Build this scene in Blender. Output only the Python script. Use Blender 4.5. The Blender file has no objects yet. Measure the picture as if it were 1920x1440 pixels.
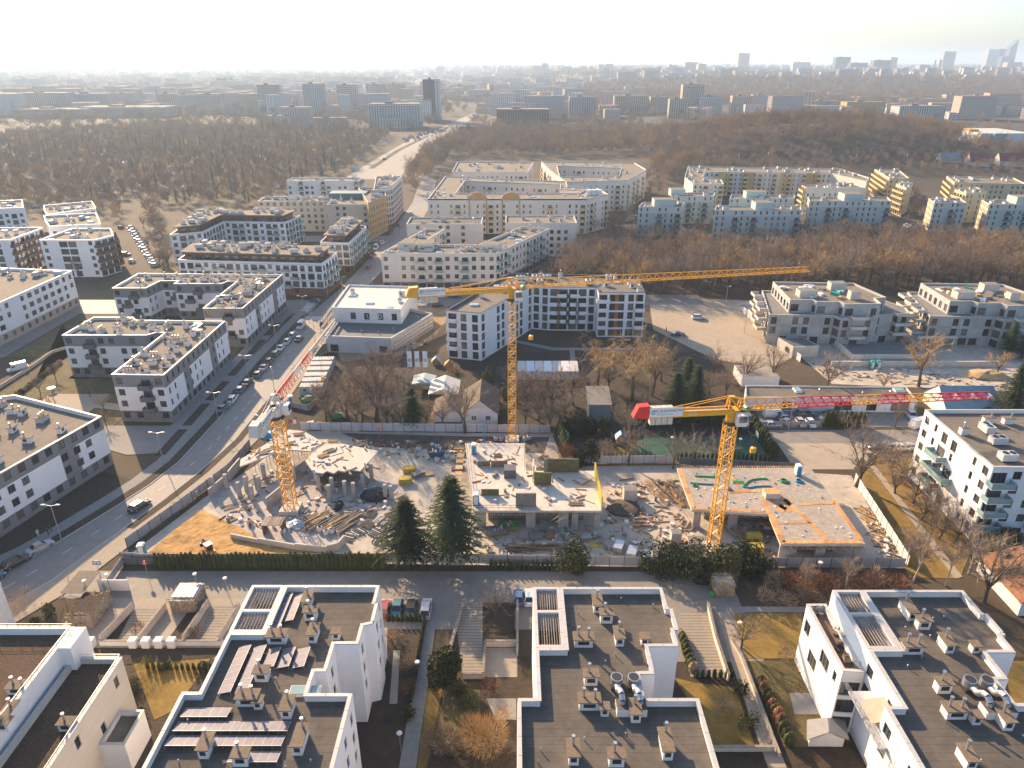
import bpy, math, random
from mathutils import Matrix, Vector
R = math.radians
sc = bpy.context.scene
col = sc.collection

# ------------------------------------------------------------------ camera
CAMH = 80.0
FPX = 1333.0                       # focal length in pixels of the 1920 px wide photograph
PITCH = math.atan(604 / FPX)       # horizon lies 604 px above the picture centre
cam_d = bpy.data.cameras.new('camera')
cam_d.sensor_fit = 'HORIZONTAL'
cam_d.sensor_width = 36.0
cam_d.lens = 36.0 * FPX / 1920.0
cam_d.clip_start = 1.0
cam_d.clip_end = 40000.0
cam = bpy.data.objects.new('camera', cam_d)
cam.location = (0, 0, CAMH)
cam.rotation_euler = (math.pi / 2 - PITCH, 0, 0)
col.objects.link(cam)
sc.camera = cam
# ------------------------------------------------------------------ sky, sun, exposure
SUN_AZ = -34.0     # degrees from the view direction (+Y), negative = left
SUN_EL = 23.0
wd = bpy.data.worlds.new('World'); sc.world = wd; wd.use_nodes = True
nt = wd.node_tree
sky = nt.nodes.new('ShaderNodeTexSky'); sky.sky_type = 'NISHITA'; sky.sun_disc = False
sky.sun_elevation = R(SUN_EL); sky.sun_rotation = R(SUN_AZ)
sky.altitude = 100; sky.air_density = 1.0; sky.dust_density = 1.8; sky.ozone_density = 3.0
bg = nt.nodes['Background']
nt.links.new(sky.outputs[0], bg.inputs[0]); bg.inputs[1].default_value = 0.115
sl = bpy.data.lights.new('sun', 'SUN'); sl.energy = 5.0; sl.angle = R(0.6); sl.color = (1.0, 0.71, 0.43)
so = bpy.data.objects.new('sun', sl); col.objects.link(so)
sdir = Vector((math.sin(R(SUN_AZ)) * math.cos(R(SUN_EL)), math.cos(R(SUN_AZ)) * math.cos(R(SUN_EL)), math.sin(R(SUN_EL))))
so.rotation_euler = sdir.to_track_quat('Z', 'Y').to_euler()
so.location = (-300, 400, 300)
sc.view_settings.view_transform = 'Standard'; sc.view_settings.look = 'None'
sc.view_settings.exposure = 1.25; sc.view_settings.gamma = 1.0; sc.view_settings.use_curve_mapping = False
sc.cycles.max_bounces = 5; sc.cycles.diffuse_bounces = 3; sc.cycles.glossy_bounces = 2
sc.cycles.transmission_bounces = 3; sc.cycles.transparent_max_bounces = 6; sc.cycles.volume_bounces = 1
sc.cycles.use_denoising = True
sc.cycles.caustics_reflective = False; sc.cycles.caustics_refractive = False

# ------------------------------------------------------------------ pixel -> place
SP, CP = math.sin(PITCH), math.cos(PITCH)
def G(x, y, z=0.0):
    """point at height z seen at photo pixel (x, y)"""
    u = (x - 960) / FPX; v = (y - 720) / FPX
    t = (CAMH - z) / (SP + v * CP)
    return (u * t, (CP - v * SP) * t, z)
def g2(x, y, z=0.0): return G(x, y, z)[:2]
def AT(x, y, Y):
    """point seen at pixel (x, y) at distance Y along the ground"""
    u = (x - 960) / FPX; v = (y - 720) / FPX
    t = Y / (CP - v * SP)
    return (u * t, Y, CAMH - (SP + v * CP) * t)
rng = random.Random(7)
def U(a, b): return rng.uniform(a, b)

# ------------------------------------------------------------------ materials
MATS = {}
def M(name, c, rough=0.85, var=0.12, scale=0.6, c2=None, metal=0.0, spec=0.3, rnd=0.0, bump=0.0, lines=None, big=0.0, coat=0.0, bscale=None):
    """procedural material: colour broken up by noise in the place's own coordinates"""
    if name in MATS: return MATS[name]
    m = bpy.data.materials.new(name); m.use_nodes = True
    t = m.node_tree; N = t.nodes; L = t.links
    b = N['Principled BSDF']
    b.inputs['Roughness'].default_value = rough; b.inputs['Metallic'].default_value = metal
    b.inputs['Specular IOR Level'].default_value = spec
    if coat: b.inputs['Coat Weight'].default_value = coat; b.inputs['Coat Roughness'].default_value = 0.08
    geo = N.new('ShaderNodeNewGeometry')
    nz = N.new('ShaderNodeTexNoise'); nz.inputs['Scale'].default_value = scale; nz.inputs['Detail'].default_value = 4.0
    nz.inputs['Roughness'].default_value = 0.65
    L.new(geo.outputs['Position'], nz.inputs['Vector'])
    mr = N.new('ShaderNodeMapRange'); mr.inputs[1].default_value = 0.3; mr.inputs[2].default_value = 0.7
    L.new(nz.outputs['Fac'], mr.inputs[0])
    mx = N.new('ShaderNodeMix'); mx.data_type = 'RGBA'
    a = tuple(max(0, v * (1 - var)) for v in c); z = tuple(min(1, v * (1 + var)) for v in c)
    if c2: a, z = c, c2
    mx.inputs[6].default_value = (*a, 1); mx.inputs[7].default_value = (*z, 1)
    L.new(mr.outputs[0], mx.inputs[0])
    out = mx.outputs[2]
    def mul(out, fac_socket, lo, hi):
        r = N.new('ShaderNodeMapRange'); r.inputs[3].default_value = lo; r.inputs[4].default_value = hi
        L.new(fac_socket, r.inputs[0])
        q = N.new('ShaderNodeMix'); q.data_type = 'RGBA'; q.blend_type = 'MULTIPLY'; q.inputs[0].default_value = 1.0
        L.new(out, q.inputs[6]); L.new(r.outputs[0], q.inputs[7])
        return q.outputs[2]
    if big:
        n2 = N.new('ShaderNodeTexNoise'); n2.inputs['Scale'].default_value = scale * 0.13; n2.inputs['Detail'].default_value = 2.0
        L.new(geo.outputs['Position'], n2.inputs['Vector'])
        out = mul(out, n2.outputs['Fac'], 1 - big, 1 + big)
    if rnd:
        oi = N.new('ShaderNodeObjectInfo')
        out = mul(out, oi.outputs['Random'], 1 - rnd, 1 + rnd)
    if lines:                                   # (axis, pitch, width, strength): seams between sheets
        ax, pitch, wid, st = lines
        sx = N.new('ShaderNodeSeparateXYZ'); L.new(geo.outputs['Position'], sx.inputs[0])
        m1 = N.new('ShaderNodeMath'); m1.operation = 'DIVIDE'; m1.inputs[1].default_value = pitch
        L.new(sx.outputs[ax], m1.inputs[0])
        m2 = N.new('ShaderNodeMath'); m2.operation = 'FRACT'; L.new(m1.outputs[0], m2.inputs[0])
        m3 = N.new('ShaderNodeMath'); m3.operation = 'LESS_THAN'; m3.inputs[1].default_value = wid / pitch
        L.new(m2.outputs[0], m3.inputs[0])
        out = mul(out, m3.outputs[0], 1.0, 1 - st)
    L.new(out, b.inputs['Base Color'])
    if bump:
        n3 = N.new('ShaderNodeTexNoise'); n3.inputs['Scale'].default_value = bscale or scale * 4; n3.inputs['Detail'].default_value = 3.0
        L.new(geo.outputs['Position'], n3.inputs['Vector'])
        bp = N.new('ShaderNodeBump'); bp.inputs['Strength'].default_value = bump; bp.inputs['Distance'].default_value = 0.25
        L.new(n3.outputs['Fac'], bp.inputs['Height']); L.new(bp.outputs[0], b.inputs['Normal'])
    MATS[name] = m
    return m
def glassmat(name, dark, light, rough=0.12):
    m = bpy.data.materials.new(name); m.use_nodes = True
    t = m.node_tree; N = t.nodes; L = t.links; b = N['Principled BSDF']
    oi = N.new('ShaderNodeObjectInfo'); rp = N.new('ShaderNodeValToRGB')
    e = rp.color_ramp.elements; e[0].position = 0.35; e[0].color = (*dark, 1); e[1].position = 1.0; e[1].color = (*light, 1)
    L.new(oi.outputs['Random'], rp.inputs[0]); L.new(rp.outputs[0], b.inputs['Base Color'])
    b.inputs['Roughness'].default_value = rough; b.inputs['Specular IOR Level'].default_value = 0.6
    MATS[name] = m; return m

white = M('white_render', (.78, .77, .76), .9, .05, .25, big=.06)
offwhite = M('offwhite_render', (.72, .70, .68), .9, .07, .3, big=.06)
cream = M('cream_render', (.63, .575, .50), .9, .06, .2, big=.05)
pink = M('peach_base', (.42, .34, .28), .9, .08, .4)
ltgrey = M('light_grey_render', (.50, .50, .50), .9, .06, .3, big=.05)
midgrey = M('mid_grey_render', (.22, .215, .22), .9, .08, .3, lines=(2, .45, .05, .18))
darkgrey = M('dark_grey_render', (.125, .125, .135), .9, .08, .3)
beige = M('beige_render', (.49, .42, .33), .9, .07, .25)
ochre = M('ochre_render', (.45, .30, .14), .9, .08, .25)
yellowr = M('yellow_render', (.55, .42, .20), .9, .08, .25)
greengrey = M('green_grey_render', (.40, .45, .43), .9, .07, .2, big=.05)
bluewhite = M('blue_white_render', (.68, .71, .73), .9, .06, .2)
orange = M('orange_panel', (.42, .13, .03), .7, .15, 1.0)
brick = M('brick_red', (.20, .09, .06), .9, .2, 2.0)
brownp = M('brown_panel', (.14, .075, .055), .8, .15, 1.0)
concrete = M('raw_concrete', (.36, .35, .33), .92, .16, .7, big=.12, bump=.15)
concdark = M('dark_concrete', (.20, .195, .185), .92, .2, .9, big=.15, bump=.2)
concnew = M('new_concrete', (.56, .505, .43), .92, .14, .5, big=.14, bump=.12)
bitumen = M('bitumen_roof', (.112, .097, .08), .9, .18, .9, lines=(1, 1.0, .05, .4), big=.42, bump=.1)
bitgrey = M('grey_roof', (.165, .142, .112), .9, .16, .8, lines=(1, 1.0, .05, .3), big=.18)
gravelr = M('gravel_roof', (.10, .062, .038), .95, .35, 3.0, big=.3, bump=.6)
roofsand = M('sand_roof', (.205, .172, .13), .95, .15, 1.0, big=.15)
rooflight = M('pale_roof_membrane', (.55, .52, .47), .8, .08, .5, big=.1)
coping = M('coping_metal', (.48, .46, .43), .55, .06, .4, spec=.5)
copdark = M('dark_coping', (.06, .06, .065), .6, .1, .6)
steel = M('galvanised_steel', (.48, .49, .50), .42, .12, 2.0, metal=.75)
darksteel = M('dark_steel', (.05, .05, .055), .5, .15, 2.0, metal=.3)
capbrown = M('chimney_cap', (.19, .145, .10), .9, .25, 3.0)
pvcw = M('white_frame', (.66, .66, .65), .5, .04, 1.0)
frdark = M('anthracite_frame', (.045, .045, .05), .5, .1, 1.0)
frbrown = M('brown_frame', (.13, .085, .06), .6, .1, 1.0)
glass = glassmat('window_glass', (.022, .027, .034), (.17, .165, .15))
glassw = glassmat('tan_blind_glass', (.05, .045, .04), (.30, .20, .10))  # opaque pane colour, picked at random from dark to tan
balgl = M('green_glass_railing', (.24, .36, .35), .15, .08, .5, spec=.6)
balgrey = M('grey_railing', (.15, .15, .16), .5, .1, .5)
balwhite = M('white_railing', (.62, .61, .59), .8, .05, .5)
solar = M('solar_cell', (.16, .15, .185), .6, .18, 1.2, spec=.25)
asphalt = M('asphalt', (.21, .195, .18), .7, .14, .8, big=.12, bump=.08)
asph2 = M('worn_asphalt', (.23, .205, .175), .75, .12, .5, big=.12)
paving = M('concrete_paving', (.33, .28, .22), .9, .1, 1.2, lines=(0, 1.2, .05, .15), big=.08)
pave2 = M('grey_paving', (.235, .225, .21), .9, .1, 1.2, lines=(1, 1.2, .05, .15), big=.08)
rampm = M('ribbed_ramp', (.27, .235, .195), .9, .1, 1.2, big=.06)
kerbm = M('kerb_stone', (.40, .39, .37), .9, .1, 1.0)
paint = M('road_paint', (.62, .61, .58), .8, .12, 2.0)
drygrass = M('dry_grass', (.15, .10, .026), .95, .0, .35, c2=(.29, .185, .045), big=.2, bump=.5, bscale=6)
greengrass = M('winter_lawn', (.075, .065, .028), .95, 0, .4, c2=(.15, .115, .04), big=.2, bump=.5, bscale=6)
soil = M('bare_soil', (.055, .04, .027), .95, .25, .7, big=.2, bump=.5)
mulch = M('brown_mulch', (.055, .038, .028), .95, .3, 1.2, big=.25, bump=.5)
sand = M('site_sand', (.40, .235, .085), .95, .45, .35, big=.35, bump=1.0, bscale=.9)
sitefl = M('site_concrete_floor', (.44, .385, .31), .92, .2, .35, big=.2, bump=.15)
mud = M('dark_mud', (.10, .082, .068), .95, .3, .5, big=.2, bump=.6)
court = M('green_court', (.035, .10, .07), .9, .1, .4)
timber = M('timber', (.38, .25, .12), .85, .3, 1.5, rnd=.35)
timbold = M('weathered_timber', (.25, .21, .17), .9, .25, 1.5, rnd=.3)
plyy = M('yellow_formwork', (.45, .33, .05), .7, .2, 1.5, rnd=.15)
plyor = M('orange_formwork_board', (.55, .27, .10), .8, .3, 1.6, rnd=.3)
rebar = M('rusty_rebar', (.12, .065, .04), .85, .3, 2.0)
blackm = M('black_plastic', (.02, .02, .022), .5, .2, 2.0)
cranew = M('crane_yellow', (.74, .36, .015), .45, .1, 1.0, spec=.5)
craner = M('crane_red', (.62, .025, .02), .45, .1, 1.0, spec=.5)
crang = M('crane_pale_steel', (.55, .52, .48), .5, .1, 1.0)
signw = M('sign_white', (.72, .73, .74), .6, .03, 1.0)
inkm = M('dark_ink', (.03, .035, .05), .7, .02, 1.0)
inkb = M('blue_ink', (.05, .22, .38), .7, .02, 1.0)
redp = M('red_plastic', (.55, .03, .03), .5, .1, 1.0)
bluep = M('blue_plastic', (.03, .25, .45), .5, .1, 1.0)
teal = M('teal_plastic', (.02, .30, .27), .5, .1, 1.0)
greenp = M('green_plastic', (.03, .30, .09), .5, .1, 1.0)
whitep = M('white_plastic', (.70, .69, .67), .6, .06, 1.5)
sackm = M('white_sack', (.62, .59, .55), .85, .14, 1.5, bump=.6)
fencem = M('site_hoarding', (.33, .33, .34), .7, .1, .8, rnd=.1)
fencew = M('pale_hoarding', (.55, .53, .51), .75, .1, .8, rnd=.08)
skinm = M('skin', (.42, .26, .18), .6, .05, 5.0)
tyre = M('tyre_rubber', (.02, .02, .02), .85, .1, 3.0)
rimm = M('wheel_rim', (.45, .45, .46), .35, .05, 3.0, metal=.8)
carglass = M('car_glass', (.015, .02, .024), .06, .05, 1.0, spec=.8)
headm = M('headlamp_glass', (.62, .62, .62), .12, .02, 1.0, spec=.8)
tailm = M('tail_lamp', (.35, .01, .01), .25, .02, 1.0, spec=.6)
barkm = M('bark', (.10, .078, .058), .95, .25, 3.0)
birch = M('birch_bark', (.42, .38, .33), .9, .3, 2.5)
twig = M('twigs', (.29, .21, .145), .95, .2, .5, rnd=.28)
twigg = M('grey_twigs', (.30, .23, .17), .95, .2, .5, rnd=.2)
twigr = M('russet_twigs', (.20, .098, .055), .95, .25, .8, rnd=.25)
twigy = M('golden_twigs', (.40, .265, .125), .95, .2, .8, rnd=.2)
needle = M('needles', (.032, .052, .02), .9, .35, 1.0, rnd=.25)
needleb = M('blue_needles', (.036, .056, .038), .9, .3, 1.0, rnd=.2)
thujam = M('thuja_green', (.040, .050, .012), .95, .35, 1.5, rnd=.25)
leafm = M('evergreen_leaf', (.045, .052, .014), .85, .4, 1.5, rnd=.3)
ivym = M('ivy', (.06, .065, .02), .9, .4, 3.0, rnd=.2)

# ------------------------------------------------------------------ mesh building
class MB:
    def __init__(s, *mats):
        s.v = []; s.f = []; s.m = []; s.mats = list(mats); s.smooth = False
    def mi(s, m):
        if isinstance(m, int): return m
        if m not in s.mats: s.mats.append(m)
        return s.mats.index(m)
    def face(s, pts, m=0):
        n = len(s.v); s.v += [tuple(p) for p in pts]; s.f.append(tuple(range(n, n + len(pts)))); s.m.append(s.mi(m))
    def box(s, x0, x1, y0, y1, z0, z1, m=0, top=None):
        n = len(s.v); mi = s.mi(m)
        s.v += [(x0, y0, z0), (x1, y0, z0), (x1, y1, z0), (x0, y1, z0), (x0, y0, z1), (x1, y0, z1), (x1, y1, z1), (x0, y1, z1)]
        for q in ((3, 2, 1, 0), (4, 5, 6, 7), (0, 1, 5, 4), (1, 2, 6, 5), (2, 3, 7, 6), (3, 0, 4, 7)):
            s.f.append(tuple(n + i for i in q)); s.m.append(mi)
        if top is not None: s.m[-5] = s.mi(top)
    def obox(s, c, ang, hx, hy, z0, z1, m=0, top=None):
        """box turned by ang about z, centre c, half sizes hx, hy"""
        ca, sa = math.cos(ang), math.sin(ang); n0 = len(s.v)
        s.box(-hx, hx, -hy, hy, z0, z1, m, top)
        for i in range(n0, len(s.v)):
            x, y, z = s.v[i]; s.v[i] = (c[0] + x * ca - y * sa, c[1] + x * sa + y * ca, z)
    def beam(s, p, q, w, m=0, h=None):
        p = Vector(p); q = Vector(q); d = q - p
        if d.length < 1e-6: return
        d.normalize(); up = Vector((0, 0, 1)) if abs(d.z) < .95 else Vector((1, 0, 0))
        a = d.cross(up).normalized() * (w / 2); b = d.cross(a).normalized() * ((h or w) / 2)
        n = len(s.v); mi = s.mi(m)
        for e in (p, q):
            for k in (a + b, a - b, -a - b, -a + b): s.v.append(tuple(e + k))
        for i in range(4):
            j = (i + 1) % 4; s.f.append((n + i, n + j, n + 4 + j, n + 4 + i)); s.m.append(mi)
        s.f.append((n + 3, n + 2, n + 1, n)); s.m.append(mi); s.f.append((n + 4, n + 5, n + 6, n + 7)); s.m.append(mi)
    def cyl(s, p, q, r0, r1=None, n=8, m=0, caps=True):
        p = Vector(p); q = Vector(q); d = (q - p)
        if d.length < 1e-6: return
        d.normalize(); r1 = r0 if r1 is None else r1
        up = Vector((0, 0, 1)) if abs(d.z) < .95 else Vector((1, 0, 0))
        a = d.cross(up).normalized(); b = d.cross(a).normalized()
        k = len(s.v); mi = s.mi(m)
        for e, r in ((p, r0), (q, r1)):
            for i in range(n):
                t = 2 * math.pi * i / n; s.v.append(tuple(e + (a * math.cos(t) + b * math.sin(t)) * r))
        for i in range(n):
            j = (i + 1) % n; s.f.append((k + i, k + j, k + n + j, k + n + i)); s.m.append(mi)
        if caps:
            s.f.append(tuple(k + i for i in reversed(range(n)))); s.m.append(mi)
            s.f.append(tuple(k + n + i for i in range(n))); s.m.append(mi)
    def prism(s, poly, z0, z1, m=0, top=None, bottom=True):
        """poly counter-clockwise"""
        n = len(s.v); k = len(poly); mi = s.mi(m)
        s.v += [(p[0], p[1], z0) for p in poly] + [(p[0], p[1], z1) for p in poly]
        for i in range(k):
            j = (i + 1) % k; s.f.append((n + i, n + j, n + k + j, n + k + i)); s.m.append(mi)
        s.f.append(tuple(n + k + i for i in range(k))); s.m.append(s.mi(top) if top is not None else mi)
        if bottom: s.f.append(tuple(n + i for i in reversed(range(k)))); s.m.append(mi)
    def mesh(s, name, org=(0, 0, 0)):
        me = bpy.data.meshes.new(name)
        ox, oy, oz = org
        me.from_pydata([(x - ox, y - oy, z - oz) for x, y, z in s.v], [], s.f)
        for m in s.mats: me.materials.append(m)
        if len(s.mats) > 1: me.polygons.foreach_set('material_index', s.m)
        if s.smooth: me.polygons.foreach_set('use_smooth', [True] * len(s.f))
        me.update()
        return me
def ob(name, data, parent=None, loc=(0, 0, 0), rz=0.0, sc_=None):
    o = bpy.data.objects.new(name, data); col.objects.link(o)
    o.location = loc
    if rz: o.rotation_euler = (0, 0, rz)
    if sc_ is not None: o.scale = sc_ if isinstance(sc_, (tuple, list)) else (sc_,) * 3
    if parent: o.parent = parent
    return o
def tag(o, label, cat, group=None):
    o['label'] = label; o['category'] = cat
    if group: o['group'] = group
    return o
def thing(name, label, cat, loc=(0, 0, 0), rz=0.0, group=None):
    return tag(ob(name, None, None, loc, rz), label, cat, group)
def struct(name, me):
    o = ob(name, me); o['kind'] = 'structure'; return o
def part(name, mb, root):
    """mesh built in world coordinates, hung on a root Empty without rotation"""
    return ob(name, mb.mesh(name, root.location), root)
def copy_tree(o, loc, rz=None, label=None, scale=None):
    def cp(a, par):
        c = a.copy(); col.objects.link(c); c.parent = par
        for ch in KIDS.get(a.name, ()): cp(ch, c)
        return c
    c = cp(o, None); c.location = loc
    if rz is not None: c.rotation_euler = (0, 0, rz)
    if scale is not None: c.scale = scale if isinstance(scale, (tuple, list)) else (scale,) * 3
    if label: c['label'] = label
    return c
KIDS = {}
def proto(root):
    """remember the children of a thing that will be copied"""
    ch = [o for o in bpy.data.objects if o.parent == root]
    KIDS[root.name] = ch
    for c in ch:
        g = [o for o in bpy.data.objects if o.parent == c]
        if g: KIDS[c.name] = g
    return root
def ccw(p):
    a = sum(p[i][0] * p[(i + 1) % len(p)][1] - p[(i + 1) % len(p)][0] * p[i][1] for i in range(len(p)))
    return list(p) if a > 0 else list(p)[::-1]
def inset(poly, d):
    """move every edge of a counter-clockwise polygon inward by d"""
    n = len(poly); out = []
    for i in range(n):
        a, b, c = poly[i - 1], poly[i], poly[(i + 1) % n]
        d1 = Vector((b[0] - a[0], b[1] - a[1])).normalized(); d2 = Vector((c[0] - b[0], c[1] - b[1])).normalized()
        n1 = Vector((-d1.y, d1.x)); n2 = Vector((-d2.y, d2.x))
        k = 1 + n1.dot(n2)
        v = (n1 + n2) / k if k > .2 else n1
        out.append((b[0] + v.x * d, b[1] + v.y * d))
    return out
def inside(p, poly):
    x, y = p; r = False; n = len(poly)
    for i in range(n):
        x1, y1 = poly[i]; x2, y2 = poly[(i + 1) % n]
        if (y1 > y) != (y2 > y) and x < (x2 - x1) * (y - y1) / (y2 - y1) + x1: r = not r
    return r
TXT = {}
def text_mesh(s_, size, mat, ext=.02):
    """lettering as a mesh, made once per text"""
    k = (s_, size, mat.name)
    if k not in TXT:
        cu = bpy.data.curves.new('lettering', 'FONT'); cu.body = s_; cu.size = size; cu.extrude = ext; cu.align_x = 'CENTER'; cu.resolution_u = 2
        o = bpy.data.objects.new('lettering', cu); col.objects.link(o)
        dg = bpy.context.evaluated_depsgraph_get(); me = bpy.data.meshes.new_from_object(o.evaluated_get(dg))
        bpy.data.objects.remove(o); bpy.data.curves.remove(cu)
        me.materials.clear(); me.materials.append(mat); TXT[k] = me
    return TXT[k]
for _a in [(c, 2.0, whitep, .02) for c in 'STUDI'] + [('S.A.S. BUDOWNICTWO', .62, inkm, .005), ('CONSTRUCTION', .34, inkb, .005), ('selsel', .72, whitep, .005), ('OTA', .72, whitep, .005)]: text_mesh(*_a)
# ================================================================== terrain and ground
def sst(a, b, x):
    t = min(1, max(0, (x - a) / (b - a))); return t * t * (3 - 2 * t)
def tz(x, y):
    if y < 420: return 0.0
    h = 28 * math.exp(-((x - 265) / 130) ** 2 - ((y - 690) / 105) ** 2) + 9 * math.exp(-((x - 385) / 80) ** 2 - ((y - 730) / 90) ** 2)
    h = max(0.0, h - .6)
    h += 26 * sst(1900, 2500, y) * sst(150, 700, x + (y - 2000) * .25)
    return h
def axis(lo, hi, step, far, n):
    a = [lo + step * i for i in range(int((hi - lo) / step) + 1)]
    b = []; d = step
    v = a[-1]
    for i in range(n):
        d = step + (far - hi) * ((i + 1) / n) ** 2.2 ; b.append(hi + (far - hi) * ((i + 1) / n) ** 2.2)
    return a + b
gx = axis(0, 900, 30, 14000, 12); gx = [-v for v in gx[:0:-1]] + gx
gy = [-300, -100] + axis(0, 1000, 25, 3000, 20) + [3600, 4500, 6000, 8000, 11000, 15000]
earth = M('earth', (.055, .042, .028), .95, 0, .05, c2=(.095, .07, .042), big=.15, bump=.3, bscale=.7)
me = bpy.data.meshes.new('ground')
vv = [(x, y, tz(x, y)) for y in gy for x in gx]; nx = len(gx)
me.from_pydata(vv, [], [(j * nx + i, j * nx + i + 1, (j + 1) * nx + i + 1, (j + 1) * nx + i) for j in range(len(gy) - 1) for i in range(nx - 1)])
me.materials.append(earth); me.polygons.foreach_set('use_smooth', [True] * len(me.polygons))
struct('ground', me)

def sheet(name, poly, z, mat):
    mb = MB(mat); mb.face([(p[0], p[1], z) for p in ccw(poly)], 0); return struct(name, mb.mesh(name))
def slab(name, poly, z1, mat, side=None, z0=-.05):
    mb = MB(side or mat); mb.prism(ccw(poly), z0, z1, side or mat, mat, False); return struct(name, mb.mesh(name))
def rect(x0, y0, x1, y1): return [(x0, y0), (x1, y0), (x1, y1), (x0, y1)]

LK = [(-95, 84), (-88, 98), (-85, 102), (-83, 106), (-78, 118), (-75, 126), (-73, 135), (-72, 156), (-72, 195), (-71, 219), (-70, 238), (-66.5, 267), (-64, 307), (-62, 360), (-62, 450), (-68, 540), (-105, 640)]
RK = [(-84, 86), (-78, 96), (-75.5, 104), (-73, 111), (-70, 120), (-67, 131), (-64.5, 145), (-63.5, 172), (-63.3, 208), (-62.6, 223), (-61.5, 244), (-57, 267), (-53, 307), (-50, 360), (-50, 450), (-56, 540), (-90, 640)]
def offs(line, d):
    out = []
    for i, p in enumerate(line):
        a = line[max(0, i - 1)]; b = line[min(len(line) - 1, i + 1)]
        t = Vector((b[0] - a[0], b[1] - a[1])).normalized()
        out.append((p[0] + t.y * d, p[1] - t.x * d))      # positive d = right of the direction of travel
    return out
def strip(name, line, d0, d1, z, mat, flat=False):
    p = offs(line, d0) + offs(line, d1)[::-1]
    return sheet(name, p, z, mat) if flat else slab(name, p, z, mat)
sheet('road', LK + RK[::-1], .02, asphalt)
sheet('road', rect(-230, 236, -70.5, 251.5), .024, asphalt)
sheet('road', [(-61.5, 243), (70, 246), (70, 258), (-58.5, 257)], .024, asphalt)
sheet('road', [(-118, 262), (-108, 262), (-112, 345), (-122, 345)], .024, asph2)
sheet('road', rect(-160, 345, -60, 358), .028, asph2)
sheet('avenue', [g2(642, 336), g2(715, 292), g2(768, 262), g2(826, 240), g2(905, 203), g2(914, 204), g2(852, 245), g2(793, 272), g2(778, 296), g2(748, 336)], .03, M('avenue_surface', (.30, .27, .235), .9, .12, .1))
mbp = MB(mulch)
for a, b in (((690, 316), (742, 282)), ((742, 282), (800, 254))):
    pa, pb = g2(*a), g2(*b); mbp.face([(pa[0], pa[1], .05), (pa[0] + 5, pa[1], .05), (pb[0] + 5, pb[1], .05), (pb[0], pb[1], .05)])
struct('median_strip', mbp.mesh('median_strip'))
sheet('median_strip', [g2(812, 252), g2(843, 233), g2(850, 233), g2(826, 252)], .05, greengrass)
# pavements and verges left of the road
strip('pavement', LK[0:11], -5.2, -2.4, .12, pave2)
strip('verge', LK[0:9], -2.4, -.25, .10, mulch)
strip('kerb', LK[0:11], -.25, 0, .13, kerbm)
strip('verge', LK[0:6], -16, -5.2, .10, mulch)
slab('pavement', [(-82.3, 150), (-77.2, 150), (-77.2, 236), (-82.3, 236)], .125, pave2)
for y0, y1 in ((138, 150), (152, 164), (166, 178), (182, 194), (198, 210), (214, 226)):
    slab('planting_bed', rect(-79.6, y0, -77.4, y1), .16, mulch)
slab('pavement', [(-108, 148), (-86, 138), (-79, 139), (-79, 152), (-84, 152), (-108, 152)], .121, pave2)
# right of the road: pavement along the hoarding
strip('pavement', RK[0:10], .25, 5.4, .12, paving)
strip('kerb', RK[0:10], 0, .25, .13, kerbm)
strip('verge', RK[3:8], .25, 2.0, .135, soil)
mid = [(.5 * (a[0] + b[0]), .5 * (a[1] + b[1])) for a, b in zip(LK, RK)]
mbk = MB(paint)
acc = 0.0
for a, b in zip(mid[:13], mid[1:14]):
    L_ = math.dist(a, b); t = Vector((b[0] - a[0], b[1] - a[1])) / L_; q = Vector((-t.y, t.x)) * .07
    k = 0.0
    while k < L_ - 2:
        p0 = Vector(a) + t * k; p1 = Vector(a) + t * (k + 2)
        mbk.face([(*(p0 - q), .034), (*(p1 - q), .034), (*(p1 + q), .034), (*(p0 + q), .034)][::-1]); k += 5
for i in range(9):                                   # zebra crossing at the junction
    mbk.box(-71 + i * 1.0, -70.5 + i * 1.0, 229, 233, .021, .034)
for i in range(9): mbk.box(-74.6, -71.6, 237.6 + i * 1.5, 238.4 + i * 1.5, .03, .036)
struct('road_marking', mbk.mesh('road_marking'))
sheet('cycle_path', [(-84, 233.5), (-71, 233.5), (-71, 235.4), (-84, 235.4)], .04, M('red_cycle_path', (.24, .10, .08), .9, .1, .8))
# courtyards on the left
slab('lawn', [(-150, 196), (-123, 196), (-123, 152), (-96, 152), (-96, 180), (-132, 180), (-132, 224), (-150, 224)], .08, greengrass)
slab('lawn', rect(-135, 146, -96, 180), .081, greengrass)
slab('pavement', [(-140, 150), (-112, 163), (-97, 160), (-97, 163), (-113, 167), (-140, 154)], .10, paving)
slab('play_area', [(-122, 158), (-106, 158), (-106, 170), (-122, 170)], .11, paving)
slab('lawn', rect(-119, 196, -83, 224), .08, greengrass)
slab('lawn', rect(-150, 253, -124, 300), .08, greengrass)
slab('lawn', rect(-107, 253, -72, 262), .08, mulch)
slab('road', [(-200, 150), (-151, 196), (-151, 236), (-160, 236), (-160, 200), (-205, 158)], .03, asphalt)
# streets and yards in front
sheet('front_street', [(-77, 91.5), (-78, 97), (-75.5, 101), (-71, 98.4), (37, 98.2), (37, 91.5)], .02, asph2)
sheet('forecourt', rect(-70, 78.5, -18, 91.5), .03, paving)
sheet('forecourt', rect(-18, 84.5, 26, 91.5), .025, asph2)
sheet('forecourt', rect(21.4, 78, 37, 91.5), .028, asph2)
sheet('yard_ground', rect(-90, 30, 90, 79), .006, soil)
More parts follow.
